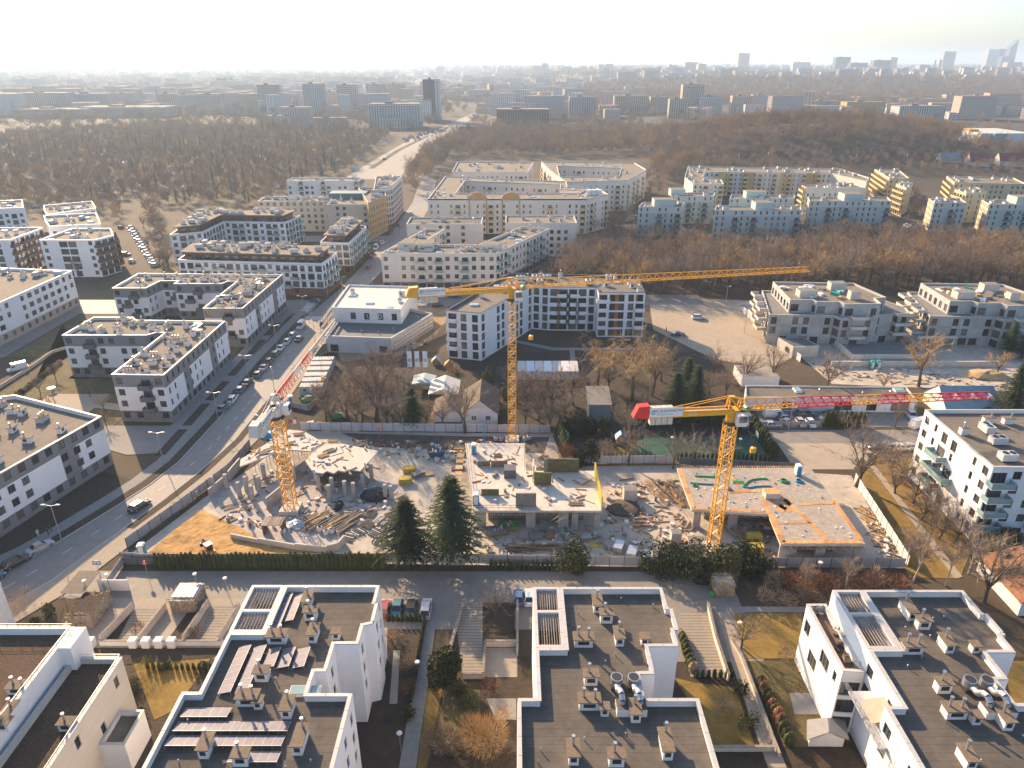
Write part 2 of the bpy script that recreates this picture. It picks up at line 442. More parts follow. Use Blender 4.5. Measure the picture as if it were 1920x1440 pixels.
# construction ground
sheet('site_ground', [(-69, 100.5), (-62, 121), (-56, 133), (-51, 149.5), (9.5, 148), (11.5, 133.5), (37, 134), (72, 129.5), (68, 99.2)], .012, sitefl)
sheet('sand_area', [g2(268, 1046), g2(330, 990), g2(378, 955), g2(440, 985), g2(520, 1018), g2(640, 1040), g2(720, 1062), g2(450, 1064)], .03, sand)
sheet('muddy_strip', [g2(640, 812), g2(860, 818), g2(1030, 820), g2(1020, 850), g2(860, 845), g2(700, 838)], .03, mud)
# land behind the site: gardens, court, yards
sheet('garden_ground', [(-58, 150.5), (9, 149.5), (12, 135), (36, 136), (62, 133), (62, 200), (-60, 200)], .01, soil)
slab('lawn', [g2(845, 690), g2(960, 670), g2(1190, 640), g2(1250, 672), g2(1100, 690), g2(960, 700)], .03, mulch)
slab('path', [g2(958, 636), g2(1040, 652), g2(1190, 652), g2(1190, 657), g2(1078, 657), g2(1078, 682), g2(1070, 682), g2(1068, 657), g2(1036, 657), g2(955, 640)], .06, pave2)
sheet('ball_court', [g2(1195, 822), g2(1440, 815), g2(1450, 862), g2(1190, 866)], .03, court)
slab('lawn', [g2(1050, 868), g2(1190, 830), g2(1200, 866), g2(1280, 868), g2(1280, 872), g2(1060, 875)], .028, drygrass)
sheet('yard', [g2(1445, 812), g2(1720, 808), g2(1720, 845), g2(1620, 850), g2(1600, 880), g2(1490, 880)], .02, M('pale_yard', (.36, .30, .23), .9, .1, .4, big=.1))  # pale sandy surface, a single base colour broken up by noise
sheet('side_street', [(56, 143.5), (104, 143.5), (104, 150), (56, 150)], .026, asph2)
sheet('garage_yard', [g2(1390, 805), g2(1430, 757), g2(1720, 752), g2(1715, 800)], .018, asphalt)
slab('lawn', [g2(1610, 902), g2(1650, 850), g2(1712, 850), g2(1705, 905), g2(1830, 1010), g2(1800, 1085), g2(1705, 1083)], .05, drygrass)
sheet('path', [g2(1612, 850), g2(1622, 850), g2(1805, 1082), g2(1790, 1085)], .07, paving)
sheet('car_park', [g2(1215, 555), g2(1372, 562), g2(1490, 668), g2(1440, 692), g2(1335, 672), g2(1225, 618)], .02, M('sandy_paving', (.37, .30, .22), .9, .1, .5, big=.1))
sheet('site_ground', [g2(1372, 562), g2(1390, 590), g2(1500, 668), g2(1560, 720), g2(1930, 735), g2(1930, 590)], .014, sitefl)
sheet('site_ground', [g2(612, 600), g2(640, 680), g2(760, 660), g2(850, 620), g2(835, 560), g2(640, 560)], .015, M('trodden_sand', (.30, .21, .12), .95, .2, .3, big=.2, bump=.4))

# ------------------------------------------------------------------ air
def build_haze():
    mb = MB(); mb.box(-14500, 14500, -400, 15500, -1.0, 190.0)
    o = ob('haze', mb.mesh('haze')); o['kind'] = 'stuff'
    m = bpy.data.materials.new('haze_air'); m.use_nodes = True
    N = m.node_tree.nodes; N.clear()
    out = N.new('ShaderNodeOutputMaterial'); pv = N.new('ShaderNodeVolumePrincipled')
    pv.inputs['Color'].default_value = (.55, .72, .92, 1); pv.inputs['Density'].default_value = .00015
    pv.inputs['Anisotropy'].default_value = .3
    m.node_tree.links.new(pv.outputs[0], out.inputs['Volume'])
    o.data.materials.append(m)
build_haze()
# ================================================================== buildings
WC = {}
def window_meshes(w, h, style, joint):
    key = (round(w, 2), round(h, 2), style, joint)
    if key in WC: return WC[key]
    fm = {'w': pvcw, 'd': frdark, 'b': frbrown, 'g': frdark}[style]
    f = MB(fm); b = .075
    f.box(-w / 2, w / 2, -.03, .05, -h / 2, -h / 2 + b); f.box(-w / 2, w / 2, -.03, .05, h / 2 - b, h / 2)
    f.box(-w / 2, -w / 2 + b, -.03, .05, -h / 2 + b, h / 2 - b); f.box(w / 2 - b, w / 2, -.03, .05, -h / 2 + b, h / 2 - b)
    if w > 1.15:
        n = 2 if w < 2.3 else 3
        for i in range(1, n): f.box(-w / 2 + w * i / n - .045, -w / 2 + w * i / n + .045, -.025, .05, -h / 2 + b, h / 2 - b)
    p = f if joint else MB(glass)
    p.face([(-w / 2 + .03, .02, -h / 2 + .03), (w / 2 - .03, .02, -h / 2 + .03), (w / 2 - .03, .02, h / 2 - .03), (-w / 2 + .03, .02, h / 2 - .03)], glass)
    r = (f.mesh('window'), None if joint else p.mesh('pane')); WC[key] = r
    return r
BC = {}
def balcony_meshes(w, d, rail, slabm):
    key = (round(w, 2), round(d, 2), rail.name, slabm.name)
    if key in BC: return BC[key]
    s = MB(slabm); s.box(-w / 2, w / 2, -d, .05, -.2, 0)
    r = MB(rail); t = .05
    r.box(-w / 2, w / 2, -d, -d + t, -.05, 1.05); r.box(-w / 2, -w / 2 + t, -d + t, 0, -.05, 1.05); r.box(w / 2 - t, w / 2, -d + t, 0, -.05, 1.05)
    BC[key] = (s.mesh('balcony'), r.mesh('railing')); return BC[key]
def facade(W, p0, p1, z0, z1, ops, matf, cuts_s=(), cuts_z=(), depth=.22):
    d = Vector((p1[0] - p0[0], p1[1] - p0[1])); L_ = d.length; d /= L_; n = Vector((d.y, -d.x))
    S = sorted({0.0, L_, *[round(o[0], 4) for o in ops], *[round(o[1], 4) for o in ops], *[c for c in cuts_s if 0 < c < L_]})
    Z = sorted({z0, z1, *[round(o[2], 4) for o in ops], *[round(o[3], 4) for o in ops], *[c for c in cuts_z if z0 < c < z1]})
    def P(s, z, k=0.0): return (p0[0] + d.x * s - n.x * k, p0[1] + d.y * s - n.y * k, z)
    for i in range(len(S) - 1):
        sm = .5 * (S[i] + S[i + 1]); run = None; rows = []
        for j in range(len(Z) - 1):
            zm = .5 * (Z[j] + Z[j + 1])
            if any(o[0] < sm < o[1] and o[2] < zm < o[3] for o in ops): rows.append(None)
            else: rows.append(matf(sm, zm))
        j = 0
        while j < len(rows):
            if rows[j] is None: j += 1; continue
            k = j
            while k + 1 < len(rows) and rows[k + 1] is rows[j]: k += 1
            W.face([P(S[i], Z[j]), P(S[i + 1], Z[j]), P(S[i + 1], Z[k + 1]), P(S[i], Z[k + 1])], rows[j]); j = k + 1
    for o in ops:
        a, b, lo, hi = o[:4]; m = matf(.5 * (a + b), hi + .05)
        W.face([P(a, lo), P(a, lo, depth), P(a, hi, depth), P(a, hi)][::-1], m); W.face([P(b, lo), P(b, lo, depth), P(b, hi, depth), P(b, hi)], m)
        W.face([P(a, lo), P(b, lo), P(b, lo, depth), P(a, lo, depth)], m); W.face([P(a, hi), P(b, hi), P(b, hi, depth), P(a, hi, depth)][::-1], m)
KW = {'w': (1.55, 1.65), 'W': (2.2, 1.65), 'n': (.9, 1.65), 't': (1.75, 2.25), 'T': (2.5, 2.3), 's': (.6, .6), 'b': (2.3, 2.2), 'B': (2.6, 2.2), 'L': (4.4, 2.3)}
def side_of(n):
    return 'E' if n.x > .72 else 'W' if n.x < -.72 else 'S' if n.y < 0 else 'N'
BPOLY = []
class Building:
    def __init__(s, name, label, poly, h, cat='apartment building', base=0.0, group=None):
        s.poly = ccw(poly); s.h = h; s.base = base
        cx = sum(p[0] for p in poly) / len(poly); cy = sum(p[1] for p in poly) / len(poly)
        s.root = thing(name, label, cat, (cx, cy, base), 0, group); s.dist = math.hypot(cx, cy)
        s.near = s.dist < 215
        BPOLY.append(s.poly)
    def place(s, me, name, x, y, z, rz, parent=None):
        r = s.root.location
        return ob(name, me, parent or s.root, (x - r.x, y - r.y, z - r.z), rz)
    def walls(s, mat, storeys, sp=3.2, pats=None, style='d', z_first=0.3, sh=3.0, sill=.85, gf=None, matf=None, cuts_z=(), cuts_s=None, rail=balgrey, slabm=ltgrey, bd=1.5, top=None, gpat=None, rows=None, poly=None, name='wall', skip=()):
        """pats: side letter -> string of column kinds; one letter per column, '-' is blank wall, b/B a balcony"""
        poly = poly or s.poly; W = MB(mat); top = top or s.h; n = len(poly)
        for i in range(n):
            p0, p1 = poly[i], poly[(i + 1) % n]
            d = Vector((p1[0] - p0[0], p1[1] - p0[1])); L_ = d.length
            if L_ < .05: continue
            d /= L_; nn = Vector((d.y, -d.x)); md = Vector((.5 * (p0[0] + p1[0]), .5 * (p0[1] + p1[1])))
            sd = side_of(nn); vis = nn.dot(-md.normalized()) > -.06
            mf = (lambda a, z, sd=sd, L_=L_, i=i: matf(sd, a, z, L_, i)) if matf else (lambda a, z: mat)
            ops = []
            pat = (pats or {}).get(i, (pats or {}).get(sd, ''))
            if vis and pat and L_ > 2.0 and i not in skip:
                nc = max(1, int(L_ / sp + .35)); pt = L_ / nc
                for r in (rows if rows is not None else range(storeys)):
                    pr = pat
                    if r == 0 and gpat is not None: pr = gpat
                    if isinstance(pr, (list, tuple)): pr = pr[min(r, len(pr) - 1)]
                    if not pr: continue
                    zf = s.base + z_first + r * sh
                    for c in range(nc):
                        k = pr[c % len(pr)]
                        if k == '-': continue
                        w, hh = KW[k]; w = min(w, pt - .35)
                        zb = zf + (sill if k in 'wWn' else .9 if k == 's' else .05)
                        hh = min(hh, sh - .45)
                        m = (c + .5) * pt
                        if zb + hh > top - .3 or w < .4: continue
                        ops.append((m - w / 2, m + w / 2, zb, zb + hh, k))
            cs = cuts_s(sd, L_, i) if cuts_s else ()
            facade(W, p0, p1, s.base, top, ops, mf, cs, [s.base + c for c in cuts_z])
            rz = math.atan2(d.y, d.x)
            for a, b, lo, hi, k in ops:
                f, p = window_meshes(b - a, hi - lo, style, not s.near)
                x, y = p0[0] + d.x * .5 * (a + b) - nn.x * .17, p0[1] + d.y * .5 * (a + b) - nn.y * .17
                o = s.place(f, 'window', x, y, .5 * (lo + hi), rz)
                if p: ob('pane', p, o)
                if k in 'bB' and lo > s.base + 1.2:
                    w = (b - a) + (.7 if k == 'b' else 1.6)
                    q, r2 = balcony_meshes(w, bd, rail, slabm)
                    o = s.place(q, 'balcony', x + nn.x * .17, y + nn.y * .17, lo - .05, rz)
                    ob('railing', r2, o)
        s.wall = part(name, W, s.root); return s
    def roof(s, mat, drop=.7, cop=coping, cw=.38, wallm=None, over=.06, poly=None, h=None, name='roof', inner=None):
        poly = ccw(poly or s.poly); h = h or s.h; wallm = wallm or offwhite
        inn = inset(poly, cw - over)
        Rm = MB(mat); Rm.face([(x, y, h - drop) for x, y in inn], mat)
        k = len(inn)
        for i in range(k):
            j = (i + 1) % k; Rm.face([(*inn[j], h - drop), (*inn[i], h - drop), (*inn[i], h), (*inn[j], h)][::-1], inner or wallm)
        ro = part(name, Rm, s.root)
        C = MB(cop); o2 = inset(poly, -over); i2 = inset(poly, cw - over + .04); n = len(poly)
        for i in range(n):
            j = (i + 1) % n
            C.face([(*o2[i], h + .06), (*o2[j], h + .06), (*i2[j], h + .06), (*i2[i], h + .06)])
            C.face([(*o2[i], h - .06), (*o2[j], h - .06), (*o2[j], h + .06), (*o2[i], h + .06)])
            C.face([(*i2[j], h - .06), (*i2[i], h - .06), (*i2[i], h + .06), (*i2[j], h + .06)])
            C.face([(*i2[i], h - .06), (*i2[j], h - .06), (*o2[j], h - .06), (*o2[i], h - .06)])
        ob('coping', C.mesh('coping', s.root.location), ro)
        s.ro = ro; s.zr = h - drop; return s
    def overhang(s, mat, h, o=.9, t=.35, under=None, poly=None, top=None):
        """flat roof plate that stands out past the walls"""
        p = inset(poly or s.poly, -o); Rm = MB(mat); Rm.prism(p, h, h + t, mat, top or mat)
        s.ro = part('roof', Rm, s.root); s.zr = h + t; return s
    def vents(s, n, kinds=(0, 1, 2), margin=1.6, poly=None, seed=1, sc_=1.0, z=None, name='roof_vent'):
        r = random.Random(seed); p = inset(ccw(poly or s.poly), margin)
        xs = [a[0] for a in p]; ys = [a[1] for a in p]; done = []
        for _ in range(n * 30):
            if len(done) >= n: break
            q = (r.uniform(min(xs), max(xs)), r.uniform(min(ys), max(ys)))
            if not inside(q, p) or any(math.dist(q, e) < 2.3 for e in done): continue
            done.append(q)
            s.place(VENT[r.choice(kinds)], name, q[0], q[1], z or s.zr, r.choice((0, math.pi / 2, math.pi))).scale = (1.25, 1.25, 1.2)
        return s
def make_vents():
    out = []
    m = MB(offwhite); m.box(-.75, .75, -.4, .4, 0, 1.0, offwhite); m.box(-.9, .9, -.55, .55, 1.0, 1.1, capbrown)     # 0 chimney block
    m.cyl((-.4, 0, 1.1), (-.4, 0, 1.9), .12, .12, 6, steel); m.box(-.5, .1, -.41, -.40, .3, .8, darksteel); out.append(m.mesh('roof_vent'))
    m = MB(offwhite); m.box(-.5, .5, -.45, .45, 0, 1.2, offwhite); m.box(-.62, .62, -.57, .57, 1.2, 1.3, capbrown)
    m.cyl((.1, .1, 1.3), (.1, .1, 2.1), .14, .14, 6, steel); m.cyl((.1, .1, 2.1), (.1, .1, 2.25), .24, .05, 6, steel); out.append(m.mesh('roof_vent'))
    m = MB(ltgrey); m.box(-1.0, 1.0, -.6, .6, 0, .9, ltgrey); m.box(-1.1, 1.1, -.7, .7, .9, .98, capbrown)
    for x in (-.6, 0, .6): m.cyl((x, 0, .98), (x, 0, 1.7), .12, .12, 6, steel)
    out.append(m.mesh('roof_vent'))
    m = MB(ltgrey); m.box(-1.1, 1.1, -.7, .7, .25, 1.35, ltgrey); m.box(-.9, .9, -.5, .5, 0, .25, darksteel); m.cyl((-.45, 0, 1.35), (-.45, 0, 1.45), .4, .4, 10, darksteel); m.cyl((.55, 0, 1.35), (.55, 0, 1.45), .4, .4, 10, darksteel)
    out.append(m.mesh('air_conditioner'))                                     # 3 air conditioner
    m = MB(whitep); m.box(-1.0, 1.0, -.7, .7, 0, .35, whitep); m.box(-.9, .9, -.6, .6, .35, .42, balgl); out.append(m.mesh('skylight'))  # 4 skylight
    m = MB(steel)                                                              # 5 duct run
    m.box(-2.6, 2.6, -.35, .35, .35, .95, steel); m.box(-2.6, -2.0, -2.0, -.35, .35, .95, steel); m.box(2.0, 2.6, -.35, 1.7, .35, .95, steel)
    m.box(-.6, .6, .35, 1.2, .2, 1.2, ltgrey)
    for x in (-2.2, 0, 2.2): m.box(x - .05, x + .05, -.3, .3, 0, .35, darksteel)
    out.append(m.mesh('air_duct'))
    m = MB(steel); m.cyl((0, 0, 0), (0, 0, .7), .1, .1, 6, steel); m.cyl((0, 0, .7), (0, 0, .85), .2, .06, 6, steel); out.append(m.mesh('vent_pipe'))   # 6
    return out
VENT = make_vents()

# ---- grey and white street blocks on the left (four storeys, dark top floor, white panels)
def panelmat(panels, whiteside='SW'):
    def f(sd, a, z, L_, i):
        if z > 9.3: return midgrey
        if z < 3.0: return midgrey if sd == 'E' else concdark
        if sd == 'E': return white if any(x0 <= a <= x1 for x0, x1 in panels) else midgrey
        return offwhite
    return f
L2P = [(-122, 181), (-99, 181), (-97.5, 183), (-95, 183), (-95, 154.4), (-82.4, 154), (-82, 192.5), (-108, 193.5), (-110, 196), (-121.5, 196)]
pan2 = ((0, 9.5), (13, 25.5), (29.5, 38.6))
b = Building('apartment_block', 'grey and white L-shaped block lining the road, nearer of a pair', L2P, 12.5)
b.walls(offwhite, 4, 3.0, {'E': ['WwWwW', 'nn-nnnn--nnn-', 'nn-nnnn--nnn-', 'nnnnnnnnnnn'], 'S': ['ww-w', 'w-bw-w', 'w-bw-w', 'w-bww-']}, 'd', z_first=.2, matf=panelmat(pan2), cuts_z=(3.0, 9.3), cuts_s=lambda sd, L_, i: [v for p in pan2 for v in p] if sd == 'E' else (), rail=darkgrey, slabm=darkgrey)
b.roof(bitgrey, .8).vents(30, (0, 1, 0, 1, 2), seed=3).vents(1, (5,), 3.5, rect(-95, 178, -82, 193), 5)
L2 = b
L3P = [(-131, 225), (-120, 225), (-119, 233.5), (-113, 233.5), (-113, 230), (-97, 230), (-96, 233), (-93, 233), (-93, 204), (-81, 204), (-80, 241.5), (-131, 243)]
b = Building('apartment_block', 'grey and white L-shaped block at the crossroads, farther of a pair', L3P, 12.5)
b.walls(offwhite, 4, 3.0, {'E': ['WwWwW', 'nn-nnnn--nnn-', 'nn-nnnn--nnn-', 'nnnnnnnnnnn'], 'S': ['ww-w', 'w-bw-w', 'wbw-w', 'w-bww-']}, 'd', z_first=.2, matf=panelmat(pan2), cuts_z=(3.0, 9.3), cuts_s=lambda sd, L_, i: [v for p in pan2 for v in p] if sd == 'E' else (), rail=darkgrey, slabm=darkgrey)
b.roof(bitgrey, .8).vents(34, (0, 1, 0, 1, 2), seed=4).vents(2, (5,), 3.0, rect(-93, 210, -81, 240), 6)
L1P = [(-87, 134.3), (-112, 145), (-119, 143), (-124, 118), (-104, 78), (-100, 84), (-93.5, 111)]
pan1 = ((1.5, 9), (17, 37))
b = Building('apartment_block', 'grey and white block at the left edge with two white window panels towards the road', L1P, 11.6)
def mf1(sd, a, z, L_, i):
    if z > 8.7: return midgrey
    if z < 2.9: return midgrey
    q = L_ - a if L_ < 30 else a
    return white if (L_ > 18 and (q < 7.5 or 11.5 < q < 26)) else midgrey
b.walls(midgrey, 4, 2.9, {'E': ['w', 'ww--www-', 'ww--www-', 'wwwwwww'], 'S': 'w'}, 'd', z_first=.2, sh=2.85, matf=mf1, cuts_z=(2.9, 8.7), cuts_s=lambda sd, L_, i: [L_ - 7.5, L_ - 11.5, L_ - 26])
b.roof(bitgrey, .9).vents(26, (0, 1, 2), seed=9).vents(1, (5,), 4, seed=12)
# ---- white block with a peach base, far left
L4P = [(-156, 246), (-184, 250), (-190, 214), (-176, 196), (-160, 190), (-157.5, 210)]
b = Building('apartment_block', 'white block with peach ground floor and orange-blinded windows at the left edge', L4P, 12.6)
b.walls(white, 4, 3.6, {'E': ['w', '--wWWWWWw', 'w-wWWWWWw', 'w-wWWWWWw'], 'S': 'w'}, 'b', z_first=.2, matf=lambda sd, a, z, L_, i: pink if z < 3.1 else white, cuts_z=(3.1,), rail=balwhite)
b.roof(roofsand, .8).vents(26, (0, 1, 3), seed=21)
# ---- white blocks with brown balconies, upper left
def brownblock(label, poly, h, seed, pats, st=5):
    b = Building('apartment_block', label, poly, h)
    b.walls(white, st, 3.4, pats, 'd', z_first=.2, sh=3.0, rail=brownp, slabm=brownp, bd=1.7)
    b.roof(roofsand, .9).vents(9, (0, 1, 3, 4), seed=seed)
    return b
def gp(pts, z): return [g2(x, y, z) for x, y in pts]
hB = 15.2
BB = gp([(74, 450), (135, 428), (207, 428), (213, 441), (176, 450)], hB)
brownblock('white five-storey block with brown balconies on two fronts beside the sunlit side street', BB + [], hB, 31, {'S': ['w-TT-w', 'w-LL-w', 'w-LL-w', 'w-LL-w', 'w-LL-w'], 'E': ['BBB', 'BBB', 'BBB', 'BBB', 'BBB'], 1: 'BB'})
BB = gp([(-60, 450), (0, 450), (17, 450), (80, 427), (75, 426), (-20, 427)], hB)
brownblock('white block with brown balconies at the left edge, left of the two-fronted white block', BB, hB, 32, {'S': '-nTTn-', 'E': 'BnBB'})
BB = gp([(85, 415), (82, 404), (180, 399), (186, 412), (188, 420), (92, 424)], 14)
brownblock('white roof-terraced block, nearer of two set one behind the other by the allotments', BB, 14, 33, {'S': 'wWw', 'E': 'ww'}, 4)
BB = gp([(83, 395), (82, 385), (172, 377), (180, 390), (88, 402)], 13)
brownblock('white roof-terraced block, farther of two set one behind the other by the allotments', BB, 13, 34, {'S': 'wWw', 'E': 'ww'}, 4)
BB = gp([(-40, 392), (-40, 378), (42, 374), (43, 389)], 14.5)
brownblock('white block with grey loggias at the left edge behind the brown-balconied blocks', BB, 14.5, 35, {'S': 'TwTw', 'E': 'nn'}, 4)
# ---- pale blue-white blocks with set-back attic and green balconies
def attic(label, poly, h, seed, pats, atpoly, st=4, gmat=None, over=1.2, zf=.2, nv=30):
    b = Building('apartment_block', label, poly, h)
    b.walls(bluewhite, st, 3.1, pats, 'd', z_first=zf, sh=3.0, rail=balgl, slabm=bluewhite, bd=1.2, matf=(lambda sd, a, z, L_, i: gmat if z < 3.0 else (greengrey if (z % 3.0) > 2.75 else bluewhite)) if gmat else (lambda sd, a, z, L_, i: greengrey if (z % 3.0) > 2.75 else bluewhite), cuts_z=[3.0] + [v for k in range(1, 6) for v in (3.0 * k - .25, 3.0 * k)])
    b.roof(roofsand, .9, inner=bluewhite)
    W = b
    tw = MB(brownp); tw.prism(ccw(atpoly), h - .9, h + 2.4, brownp, brownp, False); part('attic_storey', tw, b.root)
    for k in range(len(atpoly)):
        p0, p1 = ccw(atpoly)[k], ccw(atpoly)[(k + 1) % len(atpoly)]
        d = Vector((p1[0] - p0[0], p1[1] - p0[1])); L_ = d.length; d /= L_; nn = Vector((d.y, -d.x))
        if nn.dot(Vector((-p0[0], -p0[1]))) <= 0: continue
        for c in range(int(L_ / 3.4)):
            m = (c + .5) * L_ / int(L_ / 3.4); f, p = window_meshes(2.0, 2.1, 'd', True)
            b.place(f, 'window', p0[0] + d.x * m + nn.x * .06, p0[1] + d.y * m + nn.y * .06, h + .45, math.atan2(d.y, d.x))
    b.overhang(roofsand, h + 2.4, over, .35, poly=ccw(atpoly), top=roofsand)
    b.vents(nv, (0, 1, 2, 3, 3), .8, atpoly, seed)
    return b
hA = 12.6
PA = gp([(327, 474), (330, 462), (610, 470), (616, 488), (600, 494), (335, 488)], hA)
x0, y0 = g2(333, 487, hA); x1, y1 = g2(606, 491, hA)
PA = [(x0, y0), (x1, y1 - 2), (x1 + 2, y1 + 14), (x0 - 1, y0 + 16)]
attic('long pale blue block with green balconies and overhanging attic roof on the crossroads', PA, hA, 41, {'S': ['w-w', 'tTbtwbTt', 'TtbTtwbt', 'tTbwtbTt'], 'E': ['w', 'tb', 'bt', 'tb']}, [(x0 + 2, y0 + 2.2), (x1 - 2.5, y1 + .2), (x1 - 1, y1 + 12.5), (x0 + 1, y0 + 14.5)], gmat=brick)
xa, ya = g2(622, 452, hA)
PB = [g2(600, 454, hA), g2(654, 455, hA), g2(687, 424, hA), g2(640, 416, hA)]
attic('short pale blue block with overhanging attic roof, right of the long one', PB, hA, 42, {'S': 'TbT', 'E': 'btbtbtb'}, inset(ccw(PB), 2.4), gmat=brick, nv=16)
PC = [g2(313, 441, hA), g2(381, 430, hA), g2(395, 424, hA)]
q0 = g2(318, 440, hA); q1 = g2(380, 434, hA)
PC = [q0, q1, (q1[0] + 1, q1[1] + 22), (q1[0] + 30, q1[1] + 20), (q1[0] + 33, q1[1] + 36), (q0[0] - 4, q0[1] + 40)]
attic('L-shaped pale blue block with overhanging roof crowded with vents along the side street', PC, hA, 43, {'S': 'wTbwT', 'E': 'TbT', 'W': 'tbt'}, inset(ccw(PC), 2.4), nv=26)
# ---- beige, white and ochre blocks further up the road
def plain(name, label, poly, h, st, mat, roofm, pats, style='d', sp=3.2, seed=5, nv=6, matf=None, cuts_z=(), sh=3.0, rail=balgrey, kinds=(0, 1, 2, 3), cat='apartment building', drop=.6, **kw):
    b = Building(name, label, poly, h, cat)
    b.walls(mat, st, sp, pats, style, z_first=.3, sh=sh, matf=matf, cuts_z=cuts_z, rail=rail, slabm=mat, **kw)
    b.roof(roofm, drop, wallm=mat)
    if nv: b.vents(nv, kinds, 1.5, seed=seed)
    return b
def qbox(xl, xr, y, dep, h, skew=0.0):
    """rectangular plan: front edge from pixel xl to xr at row y (roof height h), depth dep"""
    a = g2(xl, y, h); b = g2(xr, y, h); return [a, (b[0], a[1]), (b[0] + skew, a[1] + dep), (a[0] + skew, a[1] + dep)]
plain('apartment_block', 'long beige block with three rows of windows behind the pale blue blocks', qbox(483, 632, 377, 13, 15.5), 15.5, 5, beige, roofsand, {'S': ['w-w', 'wwwwwwn', 'wwwwnww', 'wwwnwww', 'wwwww']}, seed=51, nv=22)
b = plain('apartment_block', 'beige corner block with a dark green roof tank beside the road', qbox(612, 690, 383, 34, 16, 3), 16, 5, beige, roofsand, {'S': '-ww-', 'E': 'nnnn'}, seed=52, nv=8)
t = MB(M('blue_green_metal', (.10, .17, .18), .5, .1, .5)); pq = qbox(612, 682, 374, 9, 16); t.prism([(x + .1, y + 5) for x, y in pq], 15.4, 18.2); part('roof_tank', t, b.root)
plain('apartment_block', 'narrow ochre block wedged between beige and white blocks on the road', [g2(690, 380, 18), g2(724, 366, 18), g2(716, 350, 18), g2(672, 352, 18)], 18, 6, ochre, roofsand, {'S': 'nn', 'E': 'nnnnn'}, sp=2.6, seed=53, nv=8)
plain('apartment_block', 'tall white block with vertical grey window strips next to the avenue', [g2(700, 357, 20), g2(735, 347, 20), g2(753, 330, 20), g2(705, 331, 20)], 20, 6, ltgrey, roofsand, {'S': 'w-w', 'E': 'ttttt'}, sp=2.4, seed=54, nv=12)
plain('apartment_block', 'white five-storey block in front of the leafless allotment trees', qbox(537, 672, 339, 13, 15), 15, 5, offwhite, bitgrey, {'S': 'w-bWw-bW-w', 'E': 'bb'}, seed=55, nv=7, rail=balgl)
# ---- cream block at the crossroads (C2)
C2P = [(-49, 262), (-6, 262), (16, 305), (4, 309), (-13, 276), (-36, 276), (-29, 304), (-37, 305)]
b = Building('apartment_block', 'cream block with turquoise glass balconies on the corner of the crossroads', C2P, 14.9)
b.walls(cream, 4, 3.2, {'S': ['-', 'w-wwbwbwwbwwww', 'w-wwbwbwwbwwww', 'w-wwbwbwwbwwww'], 'E': ['w', 'bwb-wwnwbw', 'bwbnwwnwbw', 'bwb-wwnwbw'], 'W': 'ww'}, 'd', z_first=1.0, sh=3.35, gpat='TTTT', rail=balgl, slabm=cream, matf=lambda sd, a, z, L_, i: concdark if z < 3.9 else cream, cuts_z=(3.9,))
b.roof(roofsand, 1.0, wallm=cream).vents(34, (3, 4, 1, 2), 1.2, seed=61)
for P_, z_ in (([(-36, 269), (-30, 269), (-30, 275.6), (-36, 275.6)], 17.0), ([(-11, 268), (-5, 268), (-3.4, 272), (-11, 275)], 16.8), ([(-44, 271), (-38, 271), (-38, 280), (-42, 280)], 16.6)):
    t = MB(cream); t.prism(P_, 13.9, z_, cream, roofsand); part('stair_head', t, b.root)
plain('apartment_block', 'cream rear block with slit openings behind the corner block', qbox(762, 903, 420, 15, 15.5), 15.5, 5, cream, bitumen, {'S': '-w--ww', 'E': 'ww'}, seed=62, nv=5)
plain('apartment_block', 'cream rear block half hidden by bare trees, right of the slit-windowed one', qbox(948, 1082, 418, 17, 15), 15, 5, cream, roofsand, {'S': 'w-ww', 'E': 'ww'}, seed=63, nv=6)
